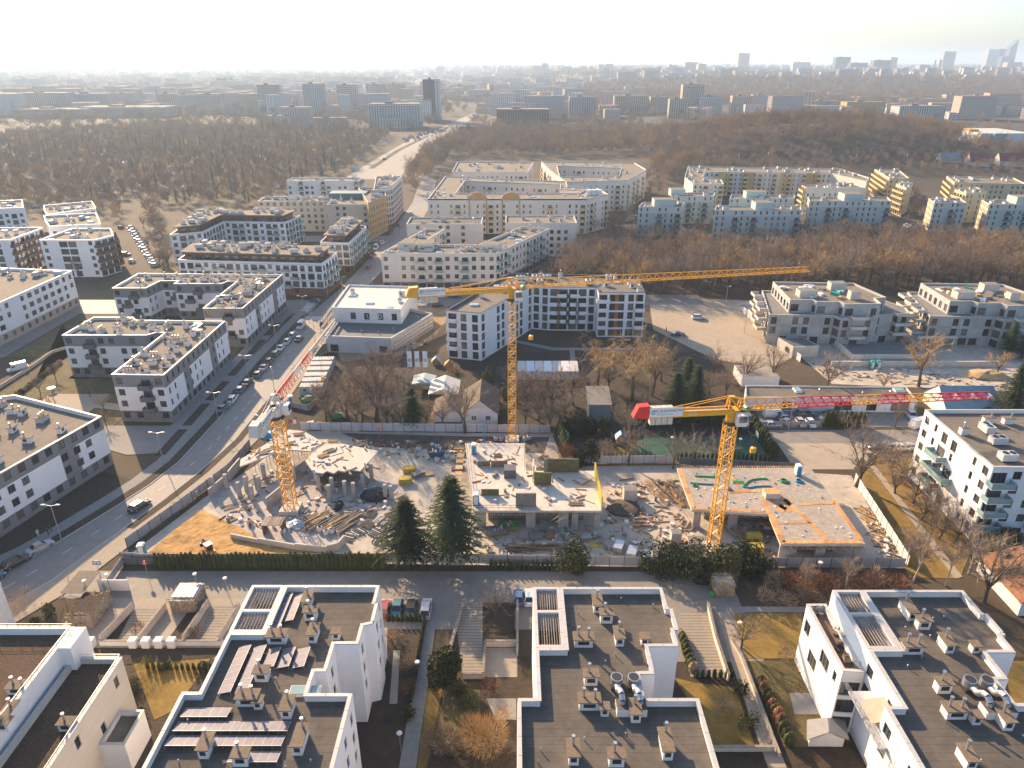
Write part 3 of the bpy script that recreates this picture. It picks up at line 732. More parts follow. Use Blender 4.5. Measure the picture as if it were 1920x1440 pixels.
# ---- large cream courtyard complexes
def complex_(label, outer, inner, h, st, seed, nv, hue=None):
    b = Building('courtyard_block', label, outer, h)
    def mf(sd, a, z, L_, i):
        k = int(a / 9) % 5
        return ochre if (i in (hue or ()) and k == 2) else (M('apricot_render', (.56, .40, .26), .9, .06, .2) if (i in (hue or ()) and k == 4) else creamp)
    b.walls(creamp, st, 3.3, {'S': 'nn-nbn-nnbnn-n', 'E': 'nbn-nbn', 'W': 'nbn-n'}, 'd', z_first=.4, sh=2.95, matf=mf, cuts_s=lambda sd, L_, i: [9.0 * k for k in range(1, 20)], rail=yellowr, slabm=creamp, bd=1.1)
    # ring roof: outer coping plus courtyard walls
    outer = ccw(outer); inner = ccw(inner)
    Rm = MB(roofsand)
    n = len(outer)
    me = bpy.data.meshes.new('roof')
    import bmesh
    bm = bmesh.new(); ev = []
    for lp in (outer, inner):
        vs = [bm.verts.new((x - b.root.location.x, y - b.root.location.y, h - .5)) for x, y in lp]
        for i in range(len(vs)): ev.append(bm.edges.new((vs[i], vs[(i + 1) % len(vs)])))
    bmesh.ops.triangle_fill(bm, use_beauty=True, use_dissolve=False, edges=ev)
    for f in bm.faces:
        if f.normal.z < 0: f.normal_flip()
    bm.to_mesh(me); bm.free(); me.materials.append(roofsand)
    ro = ob('roof', me, b.root); b.ro = ro; b.zr = h - .5
    C = MB(coping)
    for lp, d in ((outer, .45), (inner, -.45)):
        i2 = inset(lp, d); k = len(lp)
        for i in range(k):
            j = (i + 1) % k
            C.prism([lp[i], lp[j], i2[j], i2[i]] if d > 0 else [i2[i], i2[j], lp[j], lp[i]], h - .6, h + .1, creamp, coping, False)
    ob('coping', C.mesh('coping', b.root.location), ro)
    # courtyard walls (seen from the inside of the yard)
    b.walls(creamp, st, 3.3, {'S': 'nn-nbn-nn', 'E': 'nn-n', 'W': 'nn-n'}, 'd', z_first=.4, sh=2.95, matf=mf, cuts_s=lambda sd, L_, i: [9.0 * k for k in range(1, 20)], rail=yellowr, slabm=creamp, bd=1.1, poly=inner[::-1], name='courtyard_wall')
    ring = [(x, y) for x, y in outer]
    r = random.Random(seed); c = 0
    xs = [p[0] for p in outer]; ys = [p[1] for p in outer]; o3 = inset(outer, 2); i3 = inset(inner, -1.5)
    for _ in range(4000):
        if c >= nv: break
        q = (r.uniform(min(xs), max(xs)), r.uniform(min(ys), max(ys)))
        if inside(q, o3) and not inside(q, i3): b.place(VENT[r.choice((0, 1, 4, 6))], 'roof_vent', q[0], q[1], b.zr, r.choice((0, 1.57))); c += 1
    return b
creamp = M('pale_cream_render', (.65, .61, .54), .9, .05, .15, big=.05)
hC = 17.5
O1 = gp([(802, 372), (1105, 372), (1140, 362), (1090, 352), (1062, 347), (920, 346), (842, 331)], hC)
O1 = [g2(802, 373, hC), g2(1100, 373, hC), g2(1141, 364, hC), g2(1118, 352, hC), g2(1064, 350, hC), g2(1062, 340, hC), g2(835, 330, hC)]
I1 = [g2(855, 362, hC), g2(1085, 362, hC), g2(1095, 357, hC), g2(1050, 354, hC), g2(1050, 346, hC), g2(872, 339, hC)]
b = complex_('big cream courtyard block with arched gables and turquoise front, nearest of the curved estate', O1, I1, hC, 5, 71, 46, (4, 5))
t = MB(creamp)
for px in (896, 958):                                     # round-arched gables over the front
    a = g2(px, 373, hC); w = 4.6
    pts = [(a[0] - w, hC - .4)] + [(a[0] + w * math.cos(math.pi - math.pi * k / 10), hC + 3.4 * math.sin(math.pi * k / 10)) for k in range(11)] + [(a[0] + w, hC - .4)]
    for y0_, s_ in ((a[1] - .35, 1), (a[1] + .5, -1)):
        t.face([(x, y0_, z) for x, z in pts][::s_], ochre)
    for k in range(len(pts) - 1):
        (xa_, za_), (xb_, zb_) = pts[k], pts[k + 1]; t.face([(xa_, a[1] - .35, za_), (xa_, a[1] + .5, za_), (xb_, a[1] + .5, zb_), (xb_, a[1] - .35, zb_)], ochre)
    t.box(a[0] - w, a[0] - w + .6, a[1] - .35, a[1] + .3, .2, hC - .4, ochre); t.box(a[0] + w - .6, a[0] + w, a[1] - .35, a[1] + .3, .2, hC - .4, ochre)
part('arched_gable', t, b.root)
t = MB(bluewhite)
for px in (1103, 1112, 1122): a = g2(px, 362, hC); t.cyl((a[0], a[1] - 3, 0), (a[0], a[1] - 3, hC + 2.2), 1.5, 1.5, 10, bluewhite)
part('corner_tower', t, b.root)
O2 = [g2(1060, 341, hC), g2(1175, 338, hC), g2(1212, 318, hC), g2(1190, 305, hC), g2(1015, 303, hC), g2(1030, 318, hC)]
I2 = [g2(1050, 331, hC), g2(1160, 330, hC), g2(1165, 315, hC), g2(1045, 311, hC)]
complex_('cream courtyard block with rounded end behind the one with arched gables', O2, I2, hC, 5, 72, 30, (3,))
plain('courtyard_block', 'cream wing with curved blue dormer roofs behind the arched-gable block', [g2(848, 322, hC), g2(990, 322, hC), g2(1000, 304, hC), g2(858, 303, hC)], hC, 5, creamp, roofsand, {'S': 'nnbn-n'}, sp=3.0, seed=73, nv=14)
# ---- white and orange block behind the first crane (C5)
C5P = [(-19, 195.5), (-9, 193), (6.5, 220.5), (12, 219), (27, 218.5), (27, 213), (41.5, 213), (42, 232), (-1, 235.5)]
b = Building('apartment_block', 'white V-shaped block with orange window panels and dark roof edge behind the tall crane', C5P, 14.7)
def mfo(sd, a, z, L_, i):
    k = ((z - .3) % 2.85)
    if i == 0 and .1 < k < 2.3: return orange if .22 < a / L_ < .30 else white
    if i in (3, 5) and .1 < k < 2.3:
        c = (a / L_)
        if (i == 3 and (.16 < c < .24 or .84 < c < .9)) or (i == 5 and (.36 < c < .44 or .80 < c < .87)): return orange
    return white
b.walls(white, 5, 2.9, {0: ['Ttt', 'btt', 'btt', 'btt', 'btt'], 1: ['t--tt-ttt-t'], 2: 't', 3: ['TTTTt', 'BBBBt', 'BBBBt', 'BBBBt', 'TBBTt'], 5: ['bttTb', 'btttb', 'btttb', 'btttb', 'Btttt']}, 'd', z_first=.3, sh=2.85, sill=.5, matf=mfo, cuts_z=[v for k in range(5) for v in (.4 + 2.85 * k, 2.6 + 2.85 * k)], cuts_s=lambda sd, L_, i: [L_ * c for c in (.16, .24, .84, .9, .36, .44, .80, .87, .22, .30)] if i in (0, 3, 5) else (), rail=white, slabm=white, bd=1.4)
b.roof(bitgrey, .7, cop=copdark, wallm=darkgrey).vents(26, (3, 4, 0, 1), 1.5, seed=81)
# ---- row of pale green blocks and yellow estate behind the wood
hG = 14.5
def greenblock(label, xl, xr, y, dep, seed, pent=None, h=hG, sk=4.0):
    P_ = qbox(xl, xr, y, dep, h, sk)
    b = plain('apartment_block', label, P_, h, 5, greengrey, bitgrey, {'S': ['nn-bnnb-nn'] * 4 + ['nn-nn-nnn'], 'W': 'nn', 'E': 'nn'}, sp=2.9, seed=seed, nv=5, rail=balgrey, sh=2.8, matf=lambda sd, a, z, L_, i: (M('buff_gable', (.50, .44, .33), .9, .05, .3) if sd == 'W' else greengrey if z < 11.6 else M('pale_top_storey', (.50, .53, .50), .9, .05, .3)), cuts_z=(11.6,))
    if pent:
        t = MB(M('mint_render', (.45, .55, .50), .9, .05, .3)); a = g2(pent[0], y, h); c = g2(pent[1], y, h)
        t.prism(rect(a[0] + sk * .5, P_[0][1] + 3, c[0] + sk * .5, P_[0][1] + dep - 2), h - .6, h + 3, 0, roofsand); part('stair_head', t, b.root)
    return b
greenblock('pale green block half hidden by bare trees, leftmost of the green row', 1197, 1278, 388, 12, 91, (1221, 1260))
greenblock('pale green block set back behind the leftmost of the green row', 1258, 1338, 368, 12, 92, (1253, 1280))
greenblock('pale green block with buff gable, second of the green row behind the wood', 1340, 1503, 394, 12, 93, (1412, 1445))
greenblock('pale green block set behind the second of the green row', 1368, 1490, 372, 11, 94, (1395, 1432))
greenblock('pale green block with tall buff gable, third of the green row behind the wood', 1518, 1672, 377, 13, 95, (1580, 1615))
greenblock('short pale green block with buff gable standing alone, fourth of the green row', 1752, 1813, 380, 13, 96, None)
greenblock('pale green block at the right edge, last of the green row', 1855, 1990, 383, 13, 97, (1905, 1950))
O3 = [g2(1268, 338, 15), g2(1300, 345, 15), g2(1355, 344, 15), g2(1356, 338, 15), g2(1640, 322, 15), g2(1630, 314, 15), g2(1290, 311, 15)]
plain('courtyard_block', 'long yellow and cream estate block with orange squares behind the green row', [g2(1284, 332, 15), g2(1300, 345, 15), g2(1357, 345, 15), g2(1352, 336, 15), g2(1318, 332, 15), g2(1322, 322, 15), g2(1560, 325, 15), g2(1625, 340, 15), g2(1630, 333, 15), g2(1575, 316, 15), g2(1290, 312, 15)], 15, 5, cream, roofsand, {'S': 'nnb-nb'}, sp=3.0, seed=98, nv=40, sh=2.8, matf=lambda sd, a, z, L_, i: (cream, yellowr, ltgrey, ochre, cream)[int(a / 8) % 5] if L_ > 40 else cream, cuts_s=lambda sd, L_, i: [8.0 * k for k in range(1, 40)], rail=yellowr)
plain('apartment_block', 'cream and orange block end between the second and third green blocks', [g2(1503, 347, 15), g2(1512, 352, 15), g2(1625, 352, 15), g2(1600, 343, 15)], 15, 5, cream, roofsand, {'S': 'nn-n', 'W': 'bb'}, seed=99, nv=8, matf=lambda sd, a, z, L_, i: yellowr if sd == 'W' else cream, rail=yellowr)
for lab, pts, s in (('sunlit yellow balconied block behind the lone green block', [(1640, 317), (1668, 334), (1705, 334), (1685, 318)], 101), ('pale yellow balconied block left of the lone green block', [(1680, 345), (1700, 352), (1712, 344), (1690, 340)], 102), ('long buff estate block near the right edge behind the green row', [(1775, 330), (1790, 342), (1925, 345), (1900, 333)], 103), ('buff block end between bare trees at the right edge', [(1790, 355), (1812, 362), (1850, 360), (1830, 350)], 104)):
    plain('apartment_block', lab, gp(pts, 16), 16, 5, M('sunny_buff', (.55, .45, .28), .9, .06, .2), roofsand, {'S': 'nn-n', 'W': 'bbb', 'E': 'n'}, seed=s, nv=8, rail=yellowr, sp=2.8)
# ---- white five-storey block on the right (R1)
R1P = [(84, 129.5), (84, 107), (112, 106.5), (112, 129.5)]
b = Building('apartment_block', 'white five-storey block with glass balconies at the right edge', R1P, 15.6)
b.walls(white, 5, 3.1, {'W': ['wntt-nw', 'wnBn-nw', 'wnBB-nw', 'wnBn-nw', 'wntt-nw'], 'S': ['-Tww', 'BwwB', 'BwwB', 'BwwB', 'BwwB']}, 'b', z_first=.4, sh=2.95, rail=balgl, slabm=white, bd=1.9)
b.roof(bitgrey, .7, wallm=white).vents(9, (0, 3, 1, 3), 2.0, seed=111)
# ---- low new building beside the crane row (C1)
b = Building('low_building', 'low unfinished white building with pale flat roofs and scaffolding by the crossroads', [(-56, 200), (-36, 198), (-26, 221), (-34, 226), (-56, 226)], 5.2, 'building')
b.walls(ltgrey, 1, 5, {'S': ['T--'], 'E': ''}, 'd', z_first=.2)
b.roof(M('dark_membrane', (.09, .105, .11), .7, .1, .4), .9, wallm=rooflight).vents(5, (4, 6), 1.5, seed=120, z=4.3)
up = [(-57, 215), (-35, 213), (-33, 238), (-57, 240)]
b.walls(offwhite, 1, 4.2, {'S': '-ttttt'}, 'g', z_first=5.4, poly=up, top=9.2, name='upper_wall', sh=3.4)
b.roof(rooflight, .5, poly=up, h=9.2, name='upper_roof', wallm=offwhite).vents(6, (3, 4, 0), 2.0, up, seed=121)
for k, ch in enumerate('STUDI'):
    o = ob('letter', text_mesh(ch, 2.0, whitep), b.root, (0, 0, 0)); m = (k + 1.5) / 6
    o.location = (-57 + 22 * m - b.root.location.x - 1.2, 215 - 2 * m - .12 - b.root.location.y, 6.0); o.rotation_euler = (math.pi / 2, 0, -.09)
sc_ = MB(steel, timbold)
for k in range(7):
    x, y = -57.6, 205 + k * 5.5
    for zz in (0,): sc_.beam((x, y, 0), (x, y, 9.5), .08); sc_.beam((x - 1, y, 0), (x - 1, y, 9.5), .08)
    if k < 6:
        for z in (2, 4, 6, 8): sc_.box(x - 1, x, y, y + 5.5, z, z + .06, 1)
        sc_.beam((x - 1, y, 0), (x - 1, y + 5.5, 4), .05); sc_.beam((x - 1, y, 4), (x - 1, y + 5.5, 8), .05)
tag(ob('scaffolding', sc_.mesh('scaffolding')), 'steel scaffolding with plank decks along the left side of the low building', 'scaffolding')
sc_ = MB(timbold, steel)
for k in range(9):
    t = k / 8; x = -35.2 + 9.4 * t; y = 197.3 + 22.6 * t
    for z in (1.2, 2.4, 3.6, 4.8): sc_.beam((x, y, z), (x + 1.17, y + 2.82, z), .12, 0, .25) if k < 8 else None
    sc_.beam((x, y, 0), (x, y, 5.2), .09, 1)
tag(ob('scaffolding', sc_.mesh('scaffolding')), 'timber boarded scaffolding along the slanting right side of the low building', 'scaffolding')
# ================================================================== concrete shells (unfinished blocks on the right)
shellp = M('shell_panel', (.40, .40, .39), .92, .14, .5, big=.12)
def shell(dx, dy, label, podium):
    def sh(p): return [(79 + (x - 79) * 1.14 + dx, y + dy) for x, y in p]
    lower = sh([(79, 207.5), (96, 206.5), (97, 204), (106, 204.5), (106.5, 206.5), (117.5, 209), (118.5, 214), (113, 230), (84, 232.5)])
    b = Building('concrete_shell', label, lower, 9.4, 'unfinished building')
    b.near = True
    gp_ = {'S': ['-T-TT-', 't-tt-t', 't-tt-t'], 'W': ['TTT', 'TTt', 'TTt'], 'E': ['T-T', 't-t', 't-T']}
    b.walls(concrete, 3, 3.3, gp_, 'b', z_first=.1, sh=3.1, slabm=concrete, cuts_z=(3.1, 6.2), matf=lambda sd, a, z, L_, i: shellp if int(a / 6.5 + z / 3.1) % 3 == 0 else concrete)
    b.roof(concdark, .45, cop=concnew, wallm=concrete, cw=.3)
    up = sh([(85, 210.5), (91, 210.5), (91.5, 208.5), (97.5, 208.5), (98, 206), (108, 206.5), (108.5, 212), (112, 213), (109, 228.5), (86, 230)])
    b.walls(concrete, 1, 3.2, {'S': 'T-tt', 'W': 'tt', 'E': 'T'}, 'b', z_first=9.4, sh=3.2, poly=up, top=13.2, name='top_storey', matf=lambda sd, a, z, L_, i: shellp)
    b.roof(roofsand, .55, cop=concnew, wallm=ltgrey, poly=up, h=13.2, name='top_roof', cw=.3)
    for (x, y, w, d, h) in ((90, 214, 5.5, 3.5, 2.2), (103, 222, 5, 3, 2.4), (105, 212, 3, 2.4, 2.6)):
        t = MB(concnew); x += dx; y += dy
        t.box(x, x + w, y, y + d, 12.6, 12.65 + h, concnew, concdark); part('stair_head', t, b.root)
    bal = MB(concnew)
    for k in range(3):                                    # raw balcony trays on the left side
        z = 3.2 + 3.1 * k
        for yy in (211, 218, 225):
            x0 = 79 + (yy - 207) * .2 + dx; y0 = yy + dy
            m = MB(concnew); m.box(x0 - 2.6, x0 + .1, y0, y0 + 4.2, z - .18, z, concnew); m.box(x0 - 2.7, x0 - 2.55, y0, y0 + 4.2, z - .18, z + .75, concnew); m.box(x0 - 2.55, x0, y0 - .12, y0, z - .18, z + .75); m.box(x0 - 2.55, x0, y0 + 4.2, y0 + 4.32, z - .18, z + .75)
            part('balcony', m, b.root)
        for xx, w, dd in ((102.4, 4.8, 1.6), (117.4, 5, 2.2)):
            y0 = (204.2 if xx < 105 else 208.2) + dy; x0 = xx + dx
            m = MB(concnew); m.box(x0, x0 + w, y0 - dd, y0, z - .2, z, concnew); m.box(x0, x0 + w, y0 - dd - .12, y0 - dd, z - .2, z + .8); m.box(x0, x0 + .12, y0 - dd, y0, z - .2, z + .8); m.box(x0 + w - .12, x0 + w, y0 - dd, y0, z - .2, z + .8)
            part('balcony', m, b.root)
    r = random.Random(int(dx) + 5)
    for k in range(26):                                   # pallets, insulation packs and sheets left on the roof
        x = r.uniform(88, 108) + dx; y = r.uniform(212, 227) + dy
        m = MB(); mt = r.choice((whitep, whitep, sackm, teal, timber, signw, concdark)); w = r.uniform(.4, 1.2); l = r.uniform(.5, 1.6)
        m.obox((x, y), r.uniform(0, 3), l, w * .6, 12.65, 12.65 + r.uniform(.25, 1.1), mt)
        tag(ob('material_pack', m.mesh('material_pack')), 'wrapped pack of building material lying on the roof of the ' + ('left' if dx < 1 else 'right') + ' concrete shell', 'building material', 'packs on the ' + ('left' if dx < 1 else 'right') + ' shell roof')
    return b
shell(0, 0, 'raw grey concrete apartment shell with stepped terraces, left of two on the right', True)
shell(48.5, -1.5, 'raw grey concrete apartment shell with stepped terraces at the right edge', False)
t = MB(concrete)                                                    # podium terrace and its retaining walls
t.box(99, 123.5, 192.2, 206, 0, .9, concrete, concdark)
for x0, x1, y0, y1 in ((99, 123.5, 192, 192.5), (99, 99.5, 192.5, 204), (123.2, 123.7, 192.5, 206)): t.box(x0, x1, y0, y1, .9, 2.3, concnew)
tag(ob('terrace_podium', t.mesh('terrace_podium')), 'concrete terrace podium with parapet in front of the left concrete shell', 'terrace')
t = MB(concnew); t.box(92, 140, 188.6, 189.2, 0, 1.6, concnew, concnew)
tag(ob('retaining_wall', t.mesh('retaining_wall')), 'low concrete retaining wall along the dig in front of both concrete shells', 'wall')
br = thing('concrete_bridge', 'concrete gallery on short piers linking the two concrete shells', 'walkway', (128, 205, 0))
t = MB(concnew); t.box(123.8, 136, 203.5, 207, 2.9, 3.2, concnew, concdark); t.box(123.8, 136, 203.3, 203.5, 3.2, 3.9); t.box(123.8, 136, 207, 207.2, 3.2, 3.9); part('deck', t, br)
for x in (125, 128.5, 132, 135.5):
    t = MB(concnew); t.box(x - .25, x + .25, 204, 206.4, 0, 2.9); part('pier', t, br)
gh = thing('gatehouse', 'small pale concrete annexe with a dark flat roof at the foot of the left shell', 'building', (86, 199, 0))
t = MB(concnew); P_ = [(81, 203), (83, 195.5), (91, 196.5), (89, 203.5)]; t.prism(P_, 0, 3.4, concnew, concnew); part('wall', t, gh)
t = MB(M('dark_membrane', (.09, .105, .11))); t.face([(x, y, 3.44) for x, y in inset(ccw(P_), .35)]); part('roof', t, gh)
for yy in (198.0, 200.6):
    f, p = window_meshes(1.3, 1.6, 'd', True); ob('window', f, gh, (81.9 + (203 - yy) * .08 - 86 - .55 + .35, yy - 199, 1.7), -math.pi / 2 + .26)

# ================================================================== foreground blocks
UNIT = MB(coping); UNIT.box(0, 1, 0, .46, -.08, .07); UNITM = UNIT.mesh('coping_tile')
def coping_tiles(root, poly, h, parent, cw=.46, seg=2.3):
    poly = ccw(poly); n = len(poly)
    def convex(i):
        a, b_, c = poly[i - 1], poly[i], poly[(i + 1) % n]
        return (b_[0] - a[0]) * (c[1] - b_[1]) - (b_[1] - a[1]) * (c[0] - b_[0]) > 0
    for i in range(n):
        p0, p1 = Vector(poly[i]), Vector(poly[(i + 1) % n]); d = p1 - p0; L_ = d.length; d /= L_
        s0 = cw if convex(i) else 0.0; s1 = L_ + (0 if convex((i + 1) % n) else cw)
        k = max(1, round((s1 - s0) / seg)); st = (s1 - s0) / k
        for j in range(k):
            a = p0 + d * (s0 + st * j)
            o = ob('coping_tile', UNITM, parent, (a.x - root.location.x, a.y - root.location.y, h - root.location.z), math.atan2(d.y, d.x), (st - .05, 1, 1))
def chimney_kinds():
    out = []
    for kind, (hx, hy, hz, pipes) in enumerate(((.5, .95, 1.05, ((0, .3),)), (.75, .5, 1.1, ((-.2, .1),)), (1.1, .6, .95, ((-.6, .1), (.6, -.1))), (.42, .42, .85, ()), (.5, 1.3, 1.1, ((.1, .9),)))):
        b_ = MB(offwhite); b_.box(-hx, hx, -hy, hy, 0, hz, offwhite); b_.box(-hx * .6, hx * .6, -hy - .01, -hy + .02, hz * .35, hz * .8, darksteel)
        c = MB(capbrown); c.box(-hx - .18, hx + .18, -hy - .18, hy + .18, hz, hz + .1)
        ps = []
        for x, y in pipes: p = MB(steel); p.cyl((x, y, hz + .1), (x, y, hz + 1.02), .13, .13, 8); p.cyl((x, y, hz + 1.0), (x, y, hz + 1.16), .2, .2, 8); ps.append(p.mesh('flue_pipe'))
        out.append((b_.mesh('chimney'), c.mesh('cap'), ps))
    return out
CHK = chimney_kinds()
def chimneys(b, lst, z):
    for px, py, k in lst:
        x, y = g2(px, py, z); y += .6
        o = b.place(CHK[k][0], 'chimney', x, y, z, 0); o.scale = (1.05, 1.05, 1.3)
        ob('cap', CHK[k][1], o)
        for q in CHK[k][2]: ob('flue_pipe', q, o)
def fore(label, poly, strip_, h, wallm, chs, pats, floorm, slats, seed, pipes=10):
    b = Building('apartment_block', label, poly, h)
    jm = M('panel_joint_wall_' + wallm.name, tuple(wallm.node_tree.nodes['Mix'].inputs[6].default_value[:3]), .9, .06, .3)
    b.walls(wallm, 4, 3.0, pats, 'd', z_first=.6, sh=3.0, rail=balgrey, slabm=white)
    b.roof(bitumen, .95, wallm=wallm, cop=coping)
    bpy.data.objects.remove([o for o in bpy.data.objects if o.parent == b.ro][0])
    coping_tiles(b.root, poly, h, b.ro)
    if strip_:
        x0, y0, x1, y1, split = strip_; t = .42
        m = MB(wallm)
        for a in ((x0, x1, y1 - t, y1), (x0, x0 + t, y0, y1 - t), (x1 - t + .005, x1 - .002, y0, y1 - t), (x0 + t, x1 - t, y0 + .002, y0 + t), (x0 + t, x1 - t, split - .2, split + .2)): m.box(a[0], a[1], a[2], a[3], 0 if a[1] - a[0] > 2 and a[2] > y1 - 1 or a[0] == x0 else h - 3.2, h, wallm)
        part('terrace_wall', m, b.root)
        m = MB(floorm); m.box(x0 + t, x1 - t, y0 + t, y1 - t, 0, h - 3.15, wallm, floorm); part('terrace_floor', m, b.root)
        for (a, c, k) in ((y0 + t, split - .2, slats), (split + .2, y1 - t, max(3, slats // 2))):
            pass
        n = slats; st = (x1 - x0 - 2 * t) / n
        sl_ = MB(timbold); sl_.box(-.05, .05, 0, 1, -.12, .0); slm = sl_.mesh('pergola_slat')
        for (a, c) in ((y0 + t, split - .2), (split + .2, y1 - t)):
            for k in range(n):
                b.place(slm, 'pergola_slat', x0 + t + st * (k + .5), a, h - .25, 0).scale = (1, c - a, 1)
        ro = b.ro; q = [(x0, y0), (x1, y0), (x1, y1), (x0, y1)]
        coping_tiles(b.root, q, h + .004, ro)
        o = ob('coping_tile', UNITM, ro, (x0 + t - b.root.location.x, split - .23 - b.root.location.y, h), 0, (x1 - x0 - 2 * t, 1, 1))
    chimneys(b, chs, h - .95)
    r = random.Random(seed); pp = inset(b.poly, 1.5); xs = [p[0] for p in pp]; ys = [max(51, p[1]) for p in pp]
    k = 0
    while k < pipes:
        q = (r.uniform(min(xs), max(xs)), r.uniform(min(ys), max(ys)))
        if inside(q, pp): b.place(VENT[6], 'vent_pipe', q[0], q[1], h - .95, 0).scale = (.6, .6, .75); k += 1
    # safety posts and cable along the roof
    return b
def hvac(b, px, py, z):
    x, y = g2(px, py, z); r = b.root.location
    base = MB(offwhite); base.box(x - 1.2, x + 2.2, y - 1.8, y - .2, z, z + 1.1, offwhite, bitumen)
    u = part('air_handling_base', base, b.root)
    for k, (ox, oy) in enumerate(((-.7, 2.6), (1.3, 2.6))):
        m = MB(steel); cx, cy = x + ox, y + oy
        m.box(cx - .7, cx + .7, cy - .8, cy + .8, z + .25, z + .5, darksteel); m.cyl((cx, cy, z + .5), (cx, cy, z + 1.5), .72, .72, 14, steel); m.cyl((cx, cy, z + 1.5), (cx, cy, z + 1.52), .6, .6, 14, darksteel)
        for s in (-.6, .6): m.box(cx + s - .06, cx + s + .06, cy - .7, cy + .7, z, z + .25, darksteel)
        part('exhaust_fan', m, b.root)
        m = MB(steel); m.smooth = False                       # bent duct from the fan down into the base
        pts = [(cx, cy - .75, z + .9), (cx, cy - 1.6, z + 1.0), (cx + .1, cy - 2.2, z + 1.7), (cx + .15, cy - 2.9, z + 1.9), (cx + .2, cy - 3.4, z + 1.5), (cx + .2, cy - 3.5, z + 1.1)]
        for a, c in zip(pts, pts[1:]): m.cyl(a, c, .36, .36, 10, steel)
        part('duct', m, b.root)
HF = 13.6
F2P = [(-31.6, 78.6), (-31.6, 69.6), (-36.2, 69.6), (-36.2, 60.2), (-38.2, 60.2), (-38.2, 38), (-18.4, 38), (-18.4, 60.0), (-23.6, 60.0), (-23.6, 63.2), (-22.2, 63.2), (-22.2, 67.6), (-19.2, 67.6), (-19.2, 70.8), (-18.0, 71.2), (-18.0, 75.0), (-18.4, 75.2), (-18.4, 78.6)]
b = fore('white flat-roofed block covered with solar panels, front left of the middle', F2P, (-36.2, 69.6, -31.59, 78.6, 73.6), HF, white, [(576, 1140, 0), (582, 1165, 1), (587, 1202, 0), (519, 1208, 2), (630, 1202, 3), (490, 1280, 1), (464, 1325, 2), (483, 1333, 3), (539, 1343, 0), (562, 1405, 4), (385, 1417, 0), (451, 1439, 1)], {'E': ['-', 'n-n', 'n-n', 'n-n']}, timbold, 9, 1)
for px, py in ((560, 1298), (585, 1298)): x, y = g2(px, py, HF - .95); b.place(VENT[4], 'skylight', x, y, HF - .95, 0)
F2 = b
F3P = [(6.6, 78.2), (6.6, 67.0), (2.9, 67.0), (2.9, 59.3), (.6, 59.3), (.6, 38), (21.4, 38), (21.4, 59.3), (15.2, 59.3), (15.2, 62.8), (17.0, 62.8), (17.0, 67.2), (20.8, 67.2), (20.8, 70.0), (21.4, 70.0), (21.4, 74.0), (20.8, 74.2), (20.8, 78.2)]
b = fore('white block with plain grey roof and silver ventilation units in the front middle', F3P, (2.9, 67.0, 6.61, 78.2, 73.4), HF, white, [(1120, 1146, 0), (1137, 1170, 1), (1161, 1208, 0), (1094, 1214, 2), (1209, 1212, 3), (1108, 1287, 1), (1105, 1332, 2), (1134, 1346, 3), (1191, 1350, 0), (1075, 1429, 0), (1249, 1414, 4), (1156, 1440, 1)], {'E': ['-', '-n-', '-n-', '-n-']}, greengrass, 9, 2, 14)
hvac(b, 1172, 1320, HF - .95); F3 = b
F4P = [(48.2, 77.6), (48.2, 66.8), (44.2, 66.8), (44.2, 58.2), (42.2, 58.2), (42.2, 38), (64, 38), (64, 58.6), (57.2, 58.6), (57.2, 62), (58.6, 62), (58.6, 66.2), (62.2, 66.2), (62.2, 69), (62.8, 69.2), (62.8, 73), (62.2, 73.2), (62.2, 77.6)]
b = fore('white block with grey roof, side terraces and silver ventilation units, front right', F4P, (44.2, 66.8, 48.21, 77.6, 73.0), HF, white, [(1704, 1157, 4), (1732, 1182, 1), (1776, 1221, 0), (1712, 1227, 2), (1830, 1227, 3), (1770, 1302, 1), (1792, 1349, 2), (1832, 1362, 3), (1885, 1365, 0), (1815, 1438, 0)], {'E': '', 'W': ['-', '-', 'w-T', 'w-T']}, bitgrey, 8, 3, 14)
hvac(b, 1850, 1325, HF - .95); F4 = b
# side wing of the right block with roof terrace, French windows and balconies
wg = [(41.4, 78.2), (41.4, 66.2), (44.1, 66.0), (44.1, 78.2)]
b.walls(white, 3, 2.8, {'W': ['-', '-T-', 't-Tn'], 'S': ['T', 'T', 'T']}, 'd', z_first=.4, poly=wg, top=10.6, name='side_wing', rail=balgrey)
b.roof(M('terrace_decking', (.18, .115, .08), .85, .15, 1.0, lines=(0, .3, .03, .3)), .9, poly=wg, h=10.6, name='wing_terrace', wallm=white, cw=.4)
for k, (x, y) in enumerate(((42.2, 77.2), (43, 77.0), (43.5, 73.2), (43.5, 71.8), (43.4, 67.0))):
    m = MB(timbold, leafm); m.cyl((0, 0, 0), (0, 0, .5), .32, .4, 8, 0)
    r = random.Random(k)
    for _ in range(26): a = r.uniform(0, 6.3); l = r.uniform(.2, .75); c = Vector((math.cos(a) * l * .7, math.sin(a) * l * .7, .5 + r.uniform(.1, .9))); m.face([c, c + Vector((r.uniform(-.2, .2), r.uniform(-.2, .2), .2)), c + Vector((r.uniform(-.2, .2), r.uniform(-.2, .2), .0))], 1)
    tag(ob('potted_plant', m.mesh('potted_plant'), None, (x, y, 9.7)), 'potted shrub on the front right roof terrace, ' + ('at its far corner', 'second from its far corner', 'by the pergola post', 'in the middle of its right side', 'nearest the front edge')[k], 'plant')
